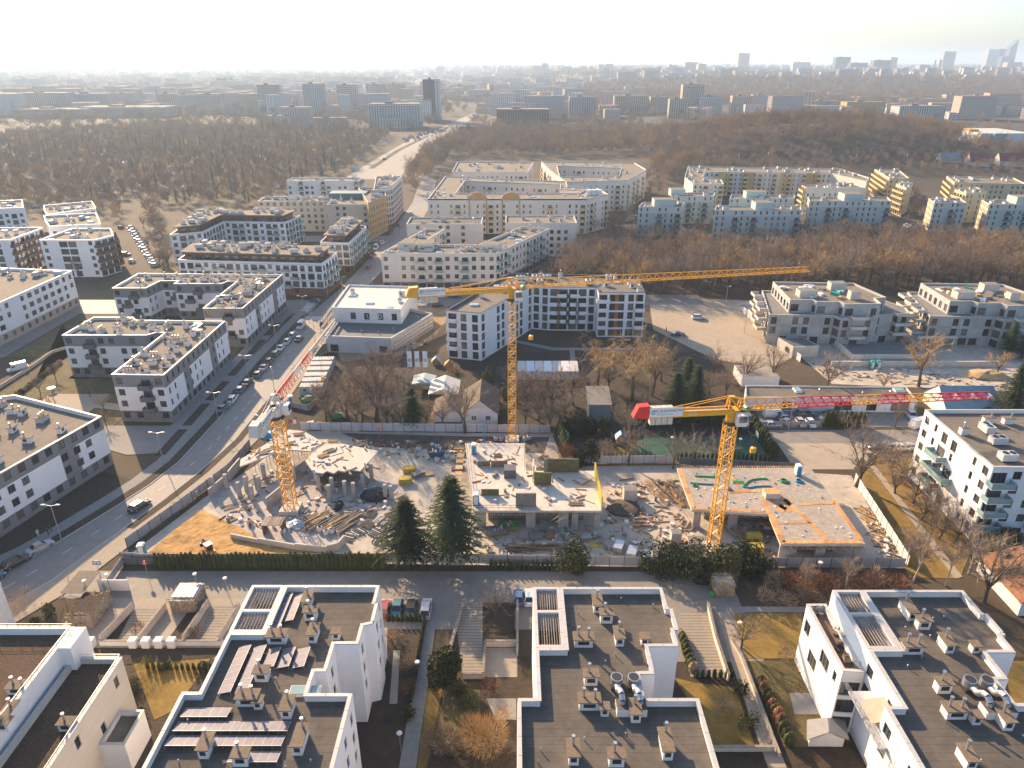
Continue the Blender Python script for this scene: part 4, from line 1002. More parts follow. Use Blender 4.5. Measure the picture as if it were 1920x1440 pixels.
for k, (x, y) in enumerate(((42.8, 70.4), (43.0, 68.6))):
    c = thing('wicker_chair', ('darker' if k == 0 else 'tan') + ' wicker armchair on the roof terrace of the front right block', 'chair', (x, y, 9.7), .4 + k)
    cm = M('wicker%d' % k, (.08, .06, .05) if k == 0 else (.40, .27, .15), .9, .2, 6)
    for nm, bx in (('seat', (-.4, .4, -.4, .4, .2, .42)), ('backrest', (-.4, .4, .3, .42, .42, .95)), ('armrest', (-.48, -.36, -.4, .4, .2, .65)), ('armrest', (.36, .48, -.4, .4, .2, .65))):
        m = MB(cm); m.box(*bx); ob(nm, m.mesh(nm), c)
# lower gallery along the right block: glazed balconies, awning
for k in range(3):
    m = MB(ltgrey); m.box(41.2, 44.2, 60 - k * 4.2, 63.8 - k * 4.2, 9.6 - 3 * (k == 2), 9.8 - 3 * (k == 2)); part('gallery_floor', m, b.root)
m = MB(M('awning_cloth', (.42, .34, .26), .9, .1, 1)); m.face([(41.4, 58.4, 10.6), (44.2, 58.4, 11.4), (44.2, 61.6, 11.4), (41.4, 61.6, 10.6)]); m.face([(41.4, 58.4, 10.55), (41.4, 61.6, 10.55), (44.2, 61.6, 11.35), (44.2, 58.4, 11.35)]); part('awning', m, b.root)
m = MB(steel)
for z in (10.0, 10.25, 10.5, 10.75): m.beam((41.1, 51, z), (41.1, 65.4, z), .04)
for k in range(13): m.beam((41.1, 51 + k * 1.2, 9.7), (41.1, 51 + k * 1.2, 10.8), .05)
part('gallery_railing', m, b.root)
# solar arrays on the left block
PNL = MB(solar, coping); PNL.box(-.5, .5, -.8, .8, -.02, .02, solar)
for a in ((-.5, -.47, -.8, .8), (.47, .5, -.8, .8), (-.47, .47, -.8, -.77), (-.47, .47, .77, .8)): PNL.box(a[0], a[1], a[2], a[3], -.025, .03, coping)
PM = PNL.mesh('solar_panel')
def array(label, a, b_, along):
    z = HF - .95; xa, ya = g2(*a, z + .35); xb, yb = g2(*b_, z + .35)
    r = thing('solar_array', label, 'solar panels', (xa, ya, z))
    fr = MB(steel)
    if along == 'y':
        n = max(2, int(abs(yb - ya) / 1.05))
        for k in range(n):
            o = ob('solar_panel', PM, r, (0, -(k + .5) * 1.05, .42)); o.rotation_euler = (0, R(-14), R(90)); o.rotation_euler = Matrix.Rotation(R(-13), 3, 'Y').to_euler(); o.rotation_euler.z = 0; o.scale = (1.6, .64, 1)
        for x, hh in ((-.75, .2), (.75, .55)):
            fr.beam((x, 0, hh), (x, -n * 1.05, hh), .05)
            for k in range(n + 1): fr.beam((x, -k * 1.05, 0), (x, -k * 1.05, hh), .05)
    else:
        n = max(2, int(abs(xb - xa) / 1.05))
        for k in range(n):
            o = ob('solar_panel', PM, r, ((k + .5) * 1.05, 0, .42)); o.rotation_euler = (R(-13), 0, 0)
        for y, hh in ((-.72, .58), (.72, .24)):
            fr.beam((0, y, hh), (n * 1.05, y, hh), .05)
            for k in range(n + 1): fr.beam((k * 1.05, y, 0), (k * 1.05, y, hh), .05)
    ob('frame', fr.mesh('frame'), r)
def zz(x, y): return (x / 3.84 + 260, y / 3.84 + 1080)
for lab, a, c, al in (('solar row at the far end of the left block, left of two', zz(1075, 130), zz(905, 490), 'y'), ('solar row at the far end of the left block, right and shorter of two', zz(1150, 130), zz(1040, 360), 'y'), ('solar row in the middle of the left block, leftmost of five', zz(770, 505), zz(600, 870), 'y'), ('solar row in the middle of the left block, second from the left', zz(880, 505), zz(720, 850), 'y'), ('short solar row in the middle of the left block, third from the left', zz(985, 520), zz(915, 690), 'y'), ('short solar row in the middle of the left block, fourth from the left', zz(1090, 520), zz(1010, 690), 'y'), ('short solar row in the middle of the left block, nearest the stair recess', zz(1195, 520), zz(1115, 690), 'y'),
        ('crosswise solar row on the front of the left block, farthest of four', zz(320, 985), zz(700, 985), 'x'), ('crosswise solar row on the front of the left block, second of four', zz(265, 1085), zz(1120, 1085), 'x'), ('crosswise solar row on the front of the left block, third and longest of four', zz(205, 1190), zz(1100, 1190), 'x'), ('crosswise solar row on the front of the left block, nearest the camera', zz(655, 1305), zz(1060, 1305), 'x')):
    array(lab, a, c, al)
# gravel-roofed ivory block, bottom left
ivory = M('ivory_panels', (.58, .53, .45), .85, .05, .3, lines=(2, 1.5, .04, .25))
F1P = [(-56.4, 68.8), (-50.2, 68.8), (-50.2, 38), (-56.4, 38)]
b = Building('apartment_block', 'ivory panelled block with brown gravel roofs in the bottom left corner', F1P, 10.2)
b.walls(ivory, 3, 4.6, {'E': ['-n', '-nnn-n', '-nn-n']}, 'd', z_first=.6, sh=3.0)
b.roof(gravelr, .8, wallm=ivory, cw=.4)
up = [(-72, 71.2), (-57.0, 71.2), (-57.0, 38), (-72, 38)]
b.walls(white, 4, 5, {'E': ['', '', '', 'n-n-t']}, 'd', z_first=.6, sh=3.1, poly=up, top=13.0, name='upper_wall'); b.roof(gravelr, 1.0, poly=up, h=13.0, name='upper_roof', wallm=white, cw=.4)
tw = MB(white); tw.prism([(-57.0, 71.2), (-57.0, 67.5), (-55.4, 67.5), (-55.4, 71.2)], 0, 13.05, white, coping); part('stair_tower', tw, b.root)
for px, py, k in ((38, 1295, 2), (22, 1340, 0), (10, 1365, 1)): x, y = g2(px, py, 12); o = b.place(CHK[k][0], 'chimney', x, y, 12, 0); ob('cap', CHK[k][1], o); [ob('flue_pipe', q, o) for q in CHK[k][2]]
x, y = g2(128, 1365, 9.4); o = b.place(CHK[1][0], 'chimney', x, y, 9.4, 0); ob('cap', CHK[1][1], o); ob('flue_pipe', CHK[1][2][0], o)
lo = [(-50.2, 65.5), (-47.0, 65.5), (-47.0, 60.5), (-50.2, 60.5)]
b.walls(white, 1, 3, {}, 'd', poly=lo, top=4.6, name='porch_wall'); b.roof(bitgrey, .8, poly=lo, h=4.6, name='porch_roof', wallm=white, cw=.3)
m = MB(steel)
for p0, p1, z in (((-56.2, 68.5), (-50.5, 68.5), 10.4), ((-50.5, 68.5), (-50.5, 48), 10.4), ((-71, 70.9), (-57.3, 70.9), 13.2), ((-57.3, 70.5), (-57.3, 48), 13.2)):
    n = int(math.dist(p0, p1) / 1.3)
    for k in range(n + 1): t_ = k / n; x, y = p0[0] + (p1[0] - p0[0]) * t_, p0[1] + (p1[1] - p0[1]) * t_; m.beam((x, y, z - .2), (x + .25, y + .1, z + .55), .04)
    m.beam((p0[0] + .25, p0[1] + .1, z + .55), (p1[0] + .25, p1[1] + .1, z + .55), .04); m.beam((p0[0] + .12, p0[1], z + .3), (p1[0] + .12, p1[1], z + .3), .03)
part('roof_railing', m, b.root)
b = Building('apartment_block', 'white panelled block corner at the far left of the front street', [(-92, 84), (-76, 84), (-76, 76), (-92, 76)], 9.5)
b.walls(M('white_panels', (.66, .65, .63), .85, .05, .3, lines=(2, 1.5, .04, .2)), 3, 4, {}, 'd'); b.roof(bitgrey, .8, wallm=white, cw=.4)

# ================================================================== small houses and sheds behind the site
def gable(name, label, poly4, h, rh, wallm, roofm, cat='house', dorm=(), pats=None):
    """poly4: four corners, ridge runs from the middle of side 0-1 to the middle of side 2-3"""
    p = ccw(poly4); r = thing(name, label, cat, (p[0][0], p[0][1], 0))
    a = (.5 * (p[0][0] + p[1][0]), .5 * (p[0][1] + p[1][1]), h + rh); c = (.5 * (p[2][0] + p[3][0]), .5 * (p[2][1] + p[3][1]), h + rh)
    m = MB(wallm)
    for i in range(4):
        j = (i + 1) % 4; m.face([(*p[i], 0), (*p[j], 0), (*p[j], h), (*p[i], h)])
    m.face([(*p[0], h), (*p[1], h), a]); m.face([(*p[2], h), (*p[3], h), c]); part('wall', m, r)
    q = inset(p, -.4); m = MB(roofm)
    m.face([(*q[1], h - .15), (*q[2], h - .15), (c[0], c[1], c[2] + .12), (a[0], a[1], a[2] + .12)]); m.face([(*q[3], h - .15), (*q[0], h - .15), (a[0], a[1], a[2] + .12), (c[0], c[1], c[2] + .12)])
    m.face([(*q[1], h - .3), (*q[2], h - .3), (c[0], c[1], c[2] - .05), (a[0], a[1], a[2] - .05)][::-1]); m.face([(*q[3], h - .3), (*q[0], h - .3), (a[0], a[1], a[2] - .05), (c[0], c[1], c[2] - .05)][::-1])
    part('roof', m, r); return r
hb = M('old_tile_roof', (.15, .115, .085), .95, .2, 1.5, big=.2)
x, y = g2(905, 790); r = gable('garden_house', 'old house with brown tiled gable roof behind the site hoarding', [(-12, 153), (-3.5, 153), (-3.5, 166), (-12, 166)], 3.0, 3.2, offwhite, hb)
for k, xx in enumerate((-9.2, -5.8)): f, p = window_meshes(1.2, 1.2, 'w', True); ob('window', f, r, (xx + 12, -.05, 1.7))
gable('house_annexe', 'low annexe with brown roof joined to the left of the old house', [(-19, 154), (-12.3, 154), (-12.3, 162), (-19, 162)], 2.4, 1.8, offwhite, hb)
def pavilion(label, px0, px1, py, dep, mat, z=2.4, rh=1.5):
    a = g2(px0, py); b_ = g2(px1, py)
    t = thing('marquee', label, 'tent', (.5 * (a[0] + b_[0]), a[1] + dep / 2, 0)); w = b_[0] - a[0]
    m = MB(mat); x0, x1, y0, y1 = -w / 2, w / 2, -dep / 2, dep / 2
    m.face([(x0, y0, z), (0, y0, z + rh), (0, y1, z + rh), (x0, y1, z)][::-1]); m.face([(0, y0, z + rh), (x1, y0, z), (x1, y1, z), (0, y1, z + rh)][::-1]); m.face([(x0, y0, z), (x1, y0, z), (0, y0, z + rh)]); m.face([(x0, y1, z), (x1, y1, z), (0, y1, z + rh)][::-1])
    ob('canopy', m.mesh('canopy'), t)
    for x in (x0 + .1, x1 - .1):
        for y in (y0 + .1, y1 - .1): m = MB(steel); m.cyl((x, y, 0), (x, y, z), .06, .06, 6); ob('pole', m.mesh('pole'), t)
canvas = M('white_canvas', (.62, .58, .52), .85, .06, .6)
pavilion('white gabled marquee with open front behind the site hoarding', 803, 860, 755, 9, canvas)
pavilion('turquoise-white tent roof left of the open marquee', 772, 815, 735, 6, M('mint_canvas', (.45, .53, .51), .85, .06, .6), 2.2, .8)
t = thing('greenhouse', 'long shed with white and bluish roof sheets in the dark garden', 'shed', (*g2(1030, 712), 0))
a = g2(970, 712); b_ = g2(1085, 712); m = MB(offwhite); m.box(a[0], b_[0], a[1], a[1] + 5, 0, 2.6); part('wall', m, t)
for k in range(7):
    w = (b_[0] - a[0]) / 7; m = MB((canvas, bluewhite, canvas, signw, canvas, whitep, canvas)[k]); x0 = a[0] + k * w
    m.face([(x0 + .08, a[1] - .3, 2.65), (x0 + w - .08, a[1] - .3, 2.65), (x0 + w - .08, a[1] + 5.2, 3.5), (x0 + .08, a[1] + 5.2, 3.5)]); m.face([(x0 + .08, a[1] - .3, 2.6), (x0 + w - .08, a[1] - .3, 2.6), (x0 + w - .08, a[1] + 5.2, 3.45), (x0 + .08, a[1] + 5.2, 3.45)][::-1]); part('roof_sheet', m, t)
a = g2(1103, 790); c = g2(1143, 790); r = thing('cabin', 'small grey cabin with striped pale roof in the garden right of the tall crane', 'cabin', (a[0], a[1], 0))
m = MB(M('blue_grey_wall', (.17, .22, .24), .9, .06, .5)); m.box(a[0], c[0], a[1], a[1] + 7, 0, 4.6); part('wall', m, r)
m = MB(paving); m.face([(a[0] - .3, a[1] - .3, 4.65), (c[0] + .3, a[1] - .3, 4.65), (c[0] + .3, a[1] + 7.3, 6.2), (a[0] - .3, a[1] + 7.3, 6.2)]); m.face([(a[0] - .3, a[1] + 7.3, 4.6), (a[0] - .3, a[1] + 7.3, 6.2), (c[0] + .3, a[1] + 7.3, 6.2), (c[0] + .3, a[1] + 7.3, 4.6)][::-1]); part('roof', m, r)
# white workshop range and blue-roofed house
a = g2(1395, 770); c = g2(1712, 774)
b = Building('workshop', 'long low white workshop with wide grid windows behind the second crane jib', [a, (c[0], a[1] - 1), (c[0] + 1, a[1] + 6), (a[0] + 2, a[1] + 7)], 3.8, 'workshop')
b.walls(white, 1, 6.5, {'S': '-T-LTLL'}, 'd', z_first=.3, sh=3.4); b.roof(bitgrey, .3, wallm=white, cw=.25).vents(5, (4, 4, 6), seed=131)
blr = M('blue_metal_roof', (.16, .26, .33), .45, .08, .5, lines=(0, .6, .05, .25))
a = g2(1765, 782); c = g2(1865, 786); r = gable('blue_roofed_house', 'house with blue metal roof and white dormers beside the red crane tip', [(a[0], a[1] - 1), (a[0], a[1] + 9), (c[0] + 1, a[1] + 9), (c[0] + 1, a[1] - 1)], 3.2, 3.4, offwhite, blr)
for k in range(3):
    x = a[0] + 3 + k * 4.2; y = a[1] + .6; m = MB(whitep); m.prism([(x - .9, y), (x + .9, y), (x + .9, y + 2.4), (x - .9, y + 2.4)], 3.3, 4.9, whitep)
    m.face([(x - 1.1, y - .2, 4.9), (x, y - .2, 5.7), (x, y + 3, 5.7), (x - 1.1, y + 3, 4.9)][::-1], blr); m.face([(x, y - .2, 5.7), (x + 1.1, y - .2, 4.9), (x + 1.1, y + 3, 4.9), (x, y + 3, 5.7)][::-1], blr); m.face([(x - .9, y, 4.9), (x + .9, y, 4.9), (x, y, 5.65)], whitep)
    m.box(x - .5, x + .5, y - .03, y, 3.6, 4.6, glass); part('dormer', m, r)
m = MB(M('sheet_roof', (.30, .27, .23), .8, .1, .6)); a = g2(1390, 725); m.box(a[0], a[0] + 10, a[1], a[1] + 8, 0, 3.0, offwhite, 0); tag(ob('shed', m.mesh('shed')), 'flat-roofed pale shed left of the white workshop', 'shed')
a = g2(1380, 812); c = thing('shelter', 'small shelter with sloping grey roof beside the second crane mast', 'shelter', (*g2(1390, 800), 0)); x, y = g2(1390, 800)
m = MB(concdark); m.face([(x - 2, y - 2.4, 2.5), (x + 2.4, y - 2.4, 2.5), (x + 2.0, y + 3, 3.3), (x - 2.4, y + 3, 3.3)]); m.face([(x - 2, y - 2.4, 2.4), (x + 2.4, y - 2.4, 2.4), (x + 2.0, y + 3, 3.2), (x - 2.4, y + 3, 3.2)][::-1]); part('roof', m, c)
for dx_, dy_ in ((-1.7, -2.1), (2.0, -2.1), (-2, 2.6), (1.7, 2.6)): m = MB(steel); m.cyl((x + dx_, y + dy_, 0), (x + dx_, y + dy_, 2.5), .07, .07, 6); part('post', m, c)
# red-roofed houses at the foot of the wooded hill and orange roof at the right edge
redroof = M('red_tile', (.22, .045, .045), .85, .15, .8)
for k, (px, w, py) in enumerate(((1385, 9, 318), (1440, 9, 318), (1475, 10, 318), (1540, 9, 318), (1605, 11, 322), (1650, 10, 318), (1700, 10, 320), (1760, 12, 322), (1815, 12, 324), (1870, 12, 322), (1905, 12, 322))):
    x, y = g2(px, py); gable('terraced_house', ('blue' if k == 7 else 'red') + '-roofed house at the foot of the wooded hill, ' + ('first', 'second', 'third', 'fourth', 'fifth', 'sixth', 'seventh', 'eighth', 'ninth', 'tenth', 'last')[k] + ' from the left', [(x, y), (x, y + 9), (x + w * 1.3, y + 9), (x + w * 1.3, y)], 8.5, 5.5, cream, blr if k in (7,) else redroof)
x, y = g2(1885, 1130); gable('small_house', 'house with worn orange tile roof at the right edge', [(x, y + 8), (x + 12, y + 8), (x + 12, y - 3), (x, y - 3)], 3.0, 2.2, offwhite, M('orange_tile', (.30, .15, .08), .9, .2, 1.0))
def W_(*pts): return [g2(*p) for p in pts]
# ================================================================== tower cranes
def mast_mesh(w, L_, mat):
    m = MB(mat); h = w / 2; c = [(-h, -h), (h, -h), (h, h), (-h, h)]
    for x, y in c: m.beam((x, y, 0), (x, y, L_), .17)
    for i in range(4):
        a, b = c[i], c[(i + 1) % 4]
        m.beam((*a, 0), (*b, 0), .1); m.beam((*a, 0), (*b, L_ / 2), .085); m.beam((*b, L_ / 2), (*a, L_), .085); m.beam((*a, L_ / 2), (*b, L_ / 2), .08)
    for k in range(int(L_ / .5)): m.beam((-.2, .25, k * .5), (.2, .25, k * .5), .035, crang)
    m.beam((-.22, .25, 0), (-.22, .25, L_), .05, crang); m.beam((.22, .25, 0), (.22, .25, L_), .05, crang)
    m.beam((-h, h * .3, 0), (h, h * .3, L_ * .5), .05, crang)
    return m.mesh('mast_section')
def jib_mesh(L_, w, h0, h1, mat, bays=3):
    m = MB(mat)
    for y in (-w / 2, w / 2): m.beam((0, y, 0), (L_, y, 0), .15)
    m.beam((0, 0, h0), (L_, 0, h1), .15); st = L_ / bays
    for k in range(bays):
        x0, x1 = k * st, (k + 1) * st; xm = .5 * (x0 + x1); hm = h0 + (h1 - h0) * (xm / L_)
        m.beam((x0, -w / 2, 0), (x0, w / 2, 0), .08); m.beam((x0, -w / 2, 0), (x1, w / 2, 0), .07)
        for y in (-w / 2, w / 2): m.beam((x0, y, 0), (xm, 0, hm), .09); m.beam((xm, 0, hm), (x1, y, 0), .09)
    return m.mesh('jib_section')
def crane(label, base, zt, tip, cw_len, w, scheme, sign, hook_at, finm, n_sec, bodym=cranew, word=None, z0=.0):
    bx, by = base; r = thing('tower_crane', label, 'crane', (bx, by, z0))
    f = MB(concnew); f.box(-w * .9, w * .9, -w * .9, w * .9, 0, 1.0); ob('footing', f.mesh('footing'), r)
    nb = round((zt - 1.0 - z0) / 3.0); sl_ = (zt - 1.0 - z0) / nb; mm = mast_mesh(w, sl_, cranew)
    for k in range(nb): ob('mast_section', mm, r, (0, 0, 1.0 + sl_ * k))
    ang = math.atan2(tip[1] - by, tip[0] - bx); JL = math.hypot(tip[0] - bx, tip[1] - by)
    def ro(x, y, z): return (x * math.cos(ang) - y * math.sin(ang), x * math.sin(ang) + y * math.cos(ang), z - z0)
    def hang(name, mb, par=r, x=0, y=0, z=0): return ob(name, mb.mesh(name), par, ro(x, y, z), ang)
    m = MB(bodym); m.cyl((0, 0, -.2), (0, 0, .25), w * .72, w * .72, 16, darksteel); m.cyl((0, 0, .25), (0, 0, 1.9), w * .5, w * .55, 14, bodym); m.box(-w * .55, w * .6, -w * .5, w * .5, 1.9, 2.5, bodym)
    sw = hang('slewing_unit', m, z=zt)
    m = MB(bodym)
    for y in (-.6, .6):
        m.beam((-.9, y, 2.5), (-.7, y * .5, 4.7), .22); m.beam((.9, y, 2.5), (-.7, y * .5, 4.7), .18); m.beam((.9, y, 2.5), (1.2, y * .4, 4.2), .16); m.beam((-.7, y * .5, 4.7), (1.2, y * .4, 4.2), .14)
    m.box(-.9, .1, -.35, .35, 4.5, 4.75, bodym); hang('tower_head', m, z=zt)
    m = MB(whitep); m.box(.2, 1.8, -2.2, -.95, .2, 2.2, whitep); m.box(1.78, 1.84, -2.1, -1.05, .8, 2.1, carglass); m.box(.4, 1.7, -2.23, -2.18, .9, 2.0, carglass); hang('operator_cab', m, z=zt)
    m = MB(M('electric_green', (.12, .30, .22), .5)); m.cyl((2.4, -.5, 2.4), (2.4, .7, 2.4), .5, .5, 12); hang('hoist_winch', m, z=zt)
    jz = zt + 2.5; x = 1.2; st = (JL - 1.2) / n_sec
    for k in range(n_sec):
        h0 = 1.7 - .75 * k / n_sec; h1 = 1.7 - .75 * (k + 1) / n_sec
        jm = jib_mesh(st, 1.3, h0, h1, scheme(k))
        o = ob('jib_section', jm, r, ro(x, 0, jz), ang); x += st
    m = MB(bodym)                                              # counter jib
    for y in (-.6, .6): m.beam((0, y, 0), (-cw_len, y, 0), .22, bodym, .42)
    m.box(-cw_len, -cw_len + 5.2, -.62, .62, -.25, -.12, darksteel); m.box(-cw_len * .62, 0, -.5, .5, -.1, 0, crang)
    for k in range(8): m.beam((-cw_len * k / 8, -.6, 0), (-cw_len * k / 8, .6, 0), .1)
    for y in (-.5, .5): m.beam((-.8, y * .5, 2.2), (-cw_len * .72, y, .25), .09, bodym)
    hang('counter_jib', m, z=jz)
    m = MB(finm)
    for s_ in (-.72, .72): m.face([(-cw_len - 1.2, s_, -.6), (-cw_len + 1.4, s_, -.9), (-cw_len + 1.4, s_, 1.4), (-cw_len - .4, s_, 1.3)][::(1 if s_ < 0 else -1)], finm)
    m.face([(-cw_len - 1.2, -.72, -.6), (-cw_len - .4, -.72, 1.3), (-cw_len - .4, .72, 1.3), (-cw_len - 1.2, .72, -.6)]); m.face([(-cw_len - .4, -.72, 1.3), (-cw_len + 1.4, -.72, 1.4), (-cw_len + 1.4, .72, 1.4), (-cw_len - .4, .72, 1.3)])
    hang('end_fairing', m, z=jz)
    for k in range(4): m = MB(concnew); m.box(-cw_len + 1.7 + k * .95, -cw_len + 2.55 + k * .95, -.55, .55, -2.1, .9, concnew); hang('counterweight', m, z=jz)
    if sign:
        m = MB(signw); m.box(-cw_len + 1.45, -cw_len + 6.9, -.80, -.76, -.55, 1.1, signw); sg = hang('sign_board', m, z=jz)
        e = ob('lettering', text_mesh(sign, .62, inkm, .005), sg, (-cw_len + 4.55, -.815, .28)); e.rotation_euler = (math.pi / 2, 0, 0); e.scale = (.78, 1, 1)
        e = ob('lettering', text_mesh('CONSTRUCTION', .34, inkb, .005), sg, (-cw_len + 3.9, -.815, -.2)); e.rotation_euler = (math.pi / 2, 0, 0)
        e2 = MB(inkb)
        for k in range(10):
            a = 2 * math.pi * k / 12 + .5; b_ = 2 * math.pi * (k + 1) / 12 + .5; c = (-cw_len + 2.05, .3)
            e2.face([(c[0] + .4 * math.cos(a), -.815, c[1] + .4 * math.sin(a)), (c[0] + .4 * math.cos(b_), -.815, c[1] + .4 * math.sin(b_)), (c[0] + .24 * math.cos(b_), -.815, c[1] + .24 * math.sin(b_)), (c[0] + .24 * math.cos(a), -.815, c[1] + .24 * math.sin(a))])
        ob('emblem', e2.mesh('emblem'), sg)
    if word:
        m = MB(bodym); m.box(-cw_len + 1.6, -1.0, -.78, -.70, -.75, -.02, bodym); q = hang('side_plate', m, z=jz)
        e = ob('lettering', text_mesh(word, .72, whitep, .005), q, (-cw_len + 8.6, -.79, -.62)); e.rotation_euler = (math.pi / 2, 0, 0)
    hx, hz = hook_at
    m = MB(cranew); m.box(hx - .6, hx + .6, -.6, .6, -.35, -.1, cranew); hang('trolley', m, z=jz)
    m = MB(cranew); m.box(-.45, .45, -.25, .25, -.5, .4, cranew); m.cyl((-.0, -.3, .1), (0, .3, .1), .42, .42, 10, cranew); m.cyl((0, 0, -.5), (0, 0, -1.1), .1, .05, 6, darksteel); hang('hook_block', m, x=hx, z=hz)
    m = MB(darksteel)
    for y in (-.2, .2): m.beam((hx, y, jz - .3), (hx, y, hz + .4), .035)
    hang('hoist_rope', m)
    return r
t1 = G(1517, 503, 37.5); t2 = G(1855, 737, 29.2); t3 = G(628, 598, 24.0)
crane('tallest yellow tower crane with long level jib in the middle', (0.0, 144.0), 34.4, t1, 21.0, 1.75, lambda k: cranew, 'S.A.S. BUDOWNICTWO', (4.2, 25.5), cranew, 12, word='selsel')
crane('yellow tower crane with red and yellow jib and red end on the right', (36.0, 104.0), 26.0, t2, 15.5, 1.75, lambda k: (cranew, cranew, craner, craner, cranew, craner, cranew, craner, craner)[k % 9], 'S.A.S. BUDOWNICTWO', (4.6, 20.5), craner, 9, word='OTA')
crane('shorter yellow tower crane on the left with red and pale jib pointing along the road', (-43.2, 116.5), 20.6, t3, 10.5, 2.0, lambda k: (craner, craner, crang, craner, crang, crang, crang, crang)[k % 8], 'S.A.S. BUDOWNICTWO', (30, 15.0), crang, 8, bodym=crang)

# ================================================================== hoardings and fences
PAN = {}
def hoarding(label, pts, h, mat, pw=2.5, gap=.06, posts=True, name='site_hoarding', cat='fence', thick=.06, skip=()):
    r = thing(name, label, cat, (pts[0][0], pts[0][1], 0))
    key = (mat.name, h, thick)
    if key not in PAN:
        m = MB(mat); m.box(0, 1, -thick / 2, thick / 2, .12, h); p = MB(darksteel); p.box(-.04, .04, -.07, .07, 0, h + .08); PAN[key] = (m.mesh('fence_panel'), p.mesh('fence_post'))
    pm, po = PAN[key]
    for p0, p1 in zip(pts, pts[1:]):
        d = Vector((p1[0] - p0[0], p1[1] - p0[1])); L_ = d.length; n = max(1, round(L_ / pw)); st = L_ / n; d /= L_; a = math.atan2(d.y, d.x)
        for k in range(n):
            x, y = p0[0] + d.x * st * k - pts[0][0], p0[1] + d.y * st * k - pts[0][1]
            o = ob('fence_panel', pm, r, (x + d.x * .04, y + d.y * .04, U(-.03, .03)), a + U(-.006, .006), (st - gap, 1, 1))
            if posts: ob('fence_post', po, r, (x, y, 0), a)
    return r
hoarding('grey panel hoarding along the front of the site behind the hedge', [(-68.5, 101), (-64, 100.4), (-21, 100.6), (22, 99.6), (68, 99.2)], 2.1, fencem)
hoarding('pale hoarding at the back of the site below the old house', [(-50.5, 149.8), (9, 148.4)], 2.2, fencew)
hoarding('grey hoarding between the site and the play garden', [(12, 134.2), (36, 134.6)], 2.0, fencew)
hoarding('mesh-grey hoarding behind the orange-boarded slab', [(36.5, 134.0), (62, 131.2)], 1.9, M('mesh_panel', (.14, .16, .18), .6, .1, 1.0, rnd=.15))
hoarding('white hoarding along the lawn on the right of the site', [(71.5, 127), (68.8, 99.6)], 2.2, M('white_hoarding', (.60, .56, .54), .8, .08, .6, rnd=.06))
hoarding('grey hoarding beside the main road at the left of the site', [g2(239, 1027), g2(361, 938), g2(430, 885), g2(470, 838)], 2.1, fencem)
hoarding('low concrete wall fence on the garage yard', [(57, 151.5), (84, 151.8)], 1.4, concrete, 2.4)
hoarding('printed white hoarding along the car park beside the left concrete shell', [g2(1393, 588), g2(1500, 680)], 2.4, M('printed_hoarding', (.55, .54, .53), .7, .15, .5, rnd=.2), 2.8)
hoarding('timber fence round the low building plot', [g2(740, 672), g2(800, 645), g2(838, 612)], 1.8, timbold, 1.2)

# ================================================================== construction site: left deck
def dz(x, y): return g2(x / 4.5714 + 380, y / 4.5714 + 780, 4.0)
def d0(x, y): return g2(x / 4.5714 + 380, y / 4.5714 + 780)
ZS = 4.0
dk = thing('concrete_deck', 'broken concrete deck on columns and walls at the left of the site', 'unfinished building', (*d0(900, 600), 0))
A_ = [dz(*p) for p in ((318, 432), (600, 325), (760, 290), (930, 300), (1040, 232), (870, 130), (740, 115), (500, 265), (325, 370))]
B_ = [dz(*p) for p in ((880, 385), (945, 478), (1030, 490), (1065, 470), (1125, 490), (1160, 465), (1215, 475), (1255, 455), (1350, 470), (1505, 300), (1200, 237), (1060, 240), (960, 300))]
for nm, P_ in (('deck_slab', A_), ('deck_slab', B_)):
    m = MB(concnew); m.prism(ccw(P_), ZS - .28, ZS, concnew); part(nm, m, dk)
cm = MB(concrete); cm.box(-.35, .35, -.35, .35, 0, 3.4); cm = cm.mesh('column')
for x, y in ((95, 640), (320, 690), (380, 640), (470, 620), (530, 530), (490, 640), (1090, 715), (1115, 650), (1225, 680), (1300, 695), (1380, 620), (1450, 540), (1570, 710), (1620, 720), (210, 620), (430, 720), (1000, 620)):
    q = d0(x, y); ob('column', cm, dk, (q[0] - dk.location.x, q[1] - dk.location.y, 0))
for a, c, h in (((600, 330), (760, 470), ZS), ((760, 470), (800, 560), ZS - .1), ((930, 480), (1010, 640), 3.2), ((555, 800), (700, 680), 2.6), ((330, 440), (230, 560), 2.4), ((60, 700), (200, 580), 2.0), ((1150, 500), (1250, 500), ZS - .3), ((1030, 500), (1150, 505), ZS - .3), ((1260, 470), (1370, 480), ZS - .3)):
    p, q = d0(*a), d0(*c); m = MB(concrete); an = math.atan2(q[1] - p[1], q[0] - p[0]); m.obox((.5 * (p[0] + q[0]), .5 * (p[1] + q[1])), an, math.dist(p, q) / 2, .14, 0, h, concrete, concnew); part('wall', m, dk)
# props and joists under the decks
prm = MB(darksteel); prm.cyl((0, 0, 0), (0, 0, ZS - .4), .05, .05, 5); prm = prm.mesh('prop')
r_ = random.Random(3); Ai, Bi = inset(ccw(A_), .7), inset(ccw(B_), .7); k = 0
for P_ in (Ai, Bi):
    xs = [p[0] for p in P_]; ys = [p[1] for p in P_]; y = min(ys)
    while y < max(ys):
        x = min(xs)
        while x < max(xs):
            if inside((x, y), P_): ob('prop', prm, dk, (x - dk.location.x, y - dk.location.y, 0))
            x += 1.9
        y += 1.9
fl = [d0(*p) for p in ((0, 740), (330, 500), (600, 340), (1000, 250), (1500, 420), (1700, 560), (1650, 760), (1200, 1010), (1100, 1150), (1000, 1150), (480, 1050), (230, 900))]
sheet('deck_floor', fl, .035, M('dusty_floor', (.37, .34, .31), .92, .2, .5, big=.25, bump=.2))
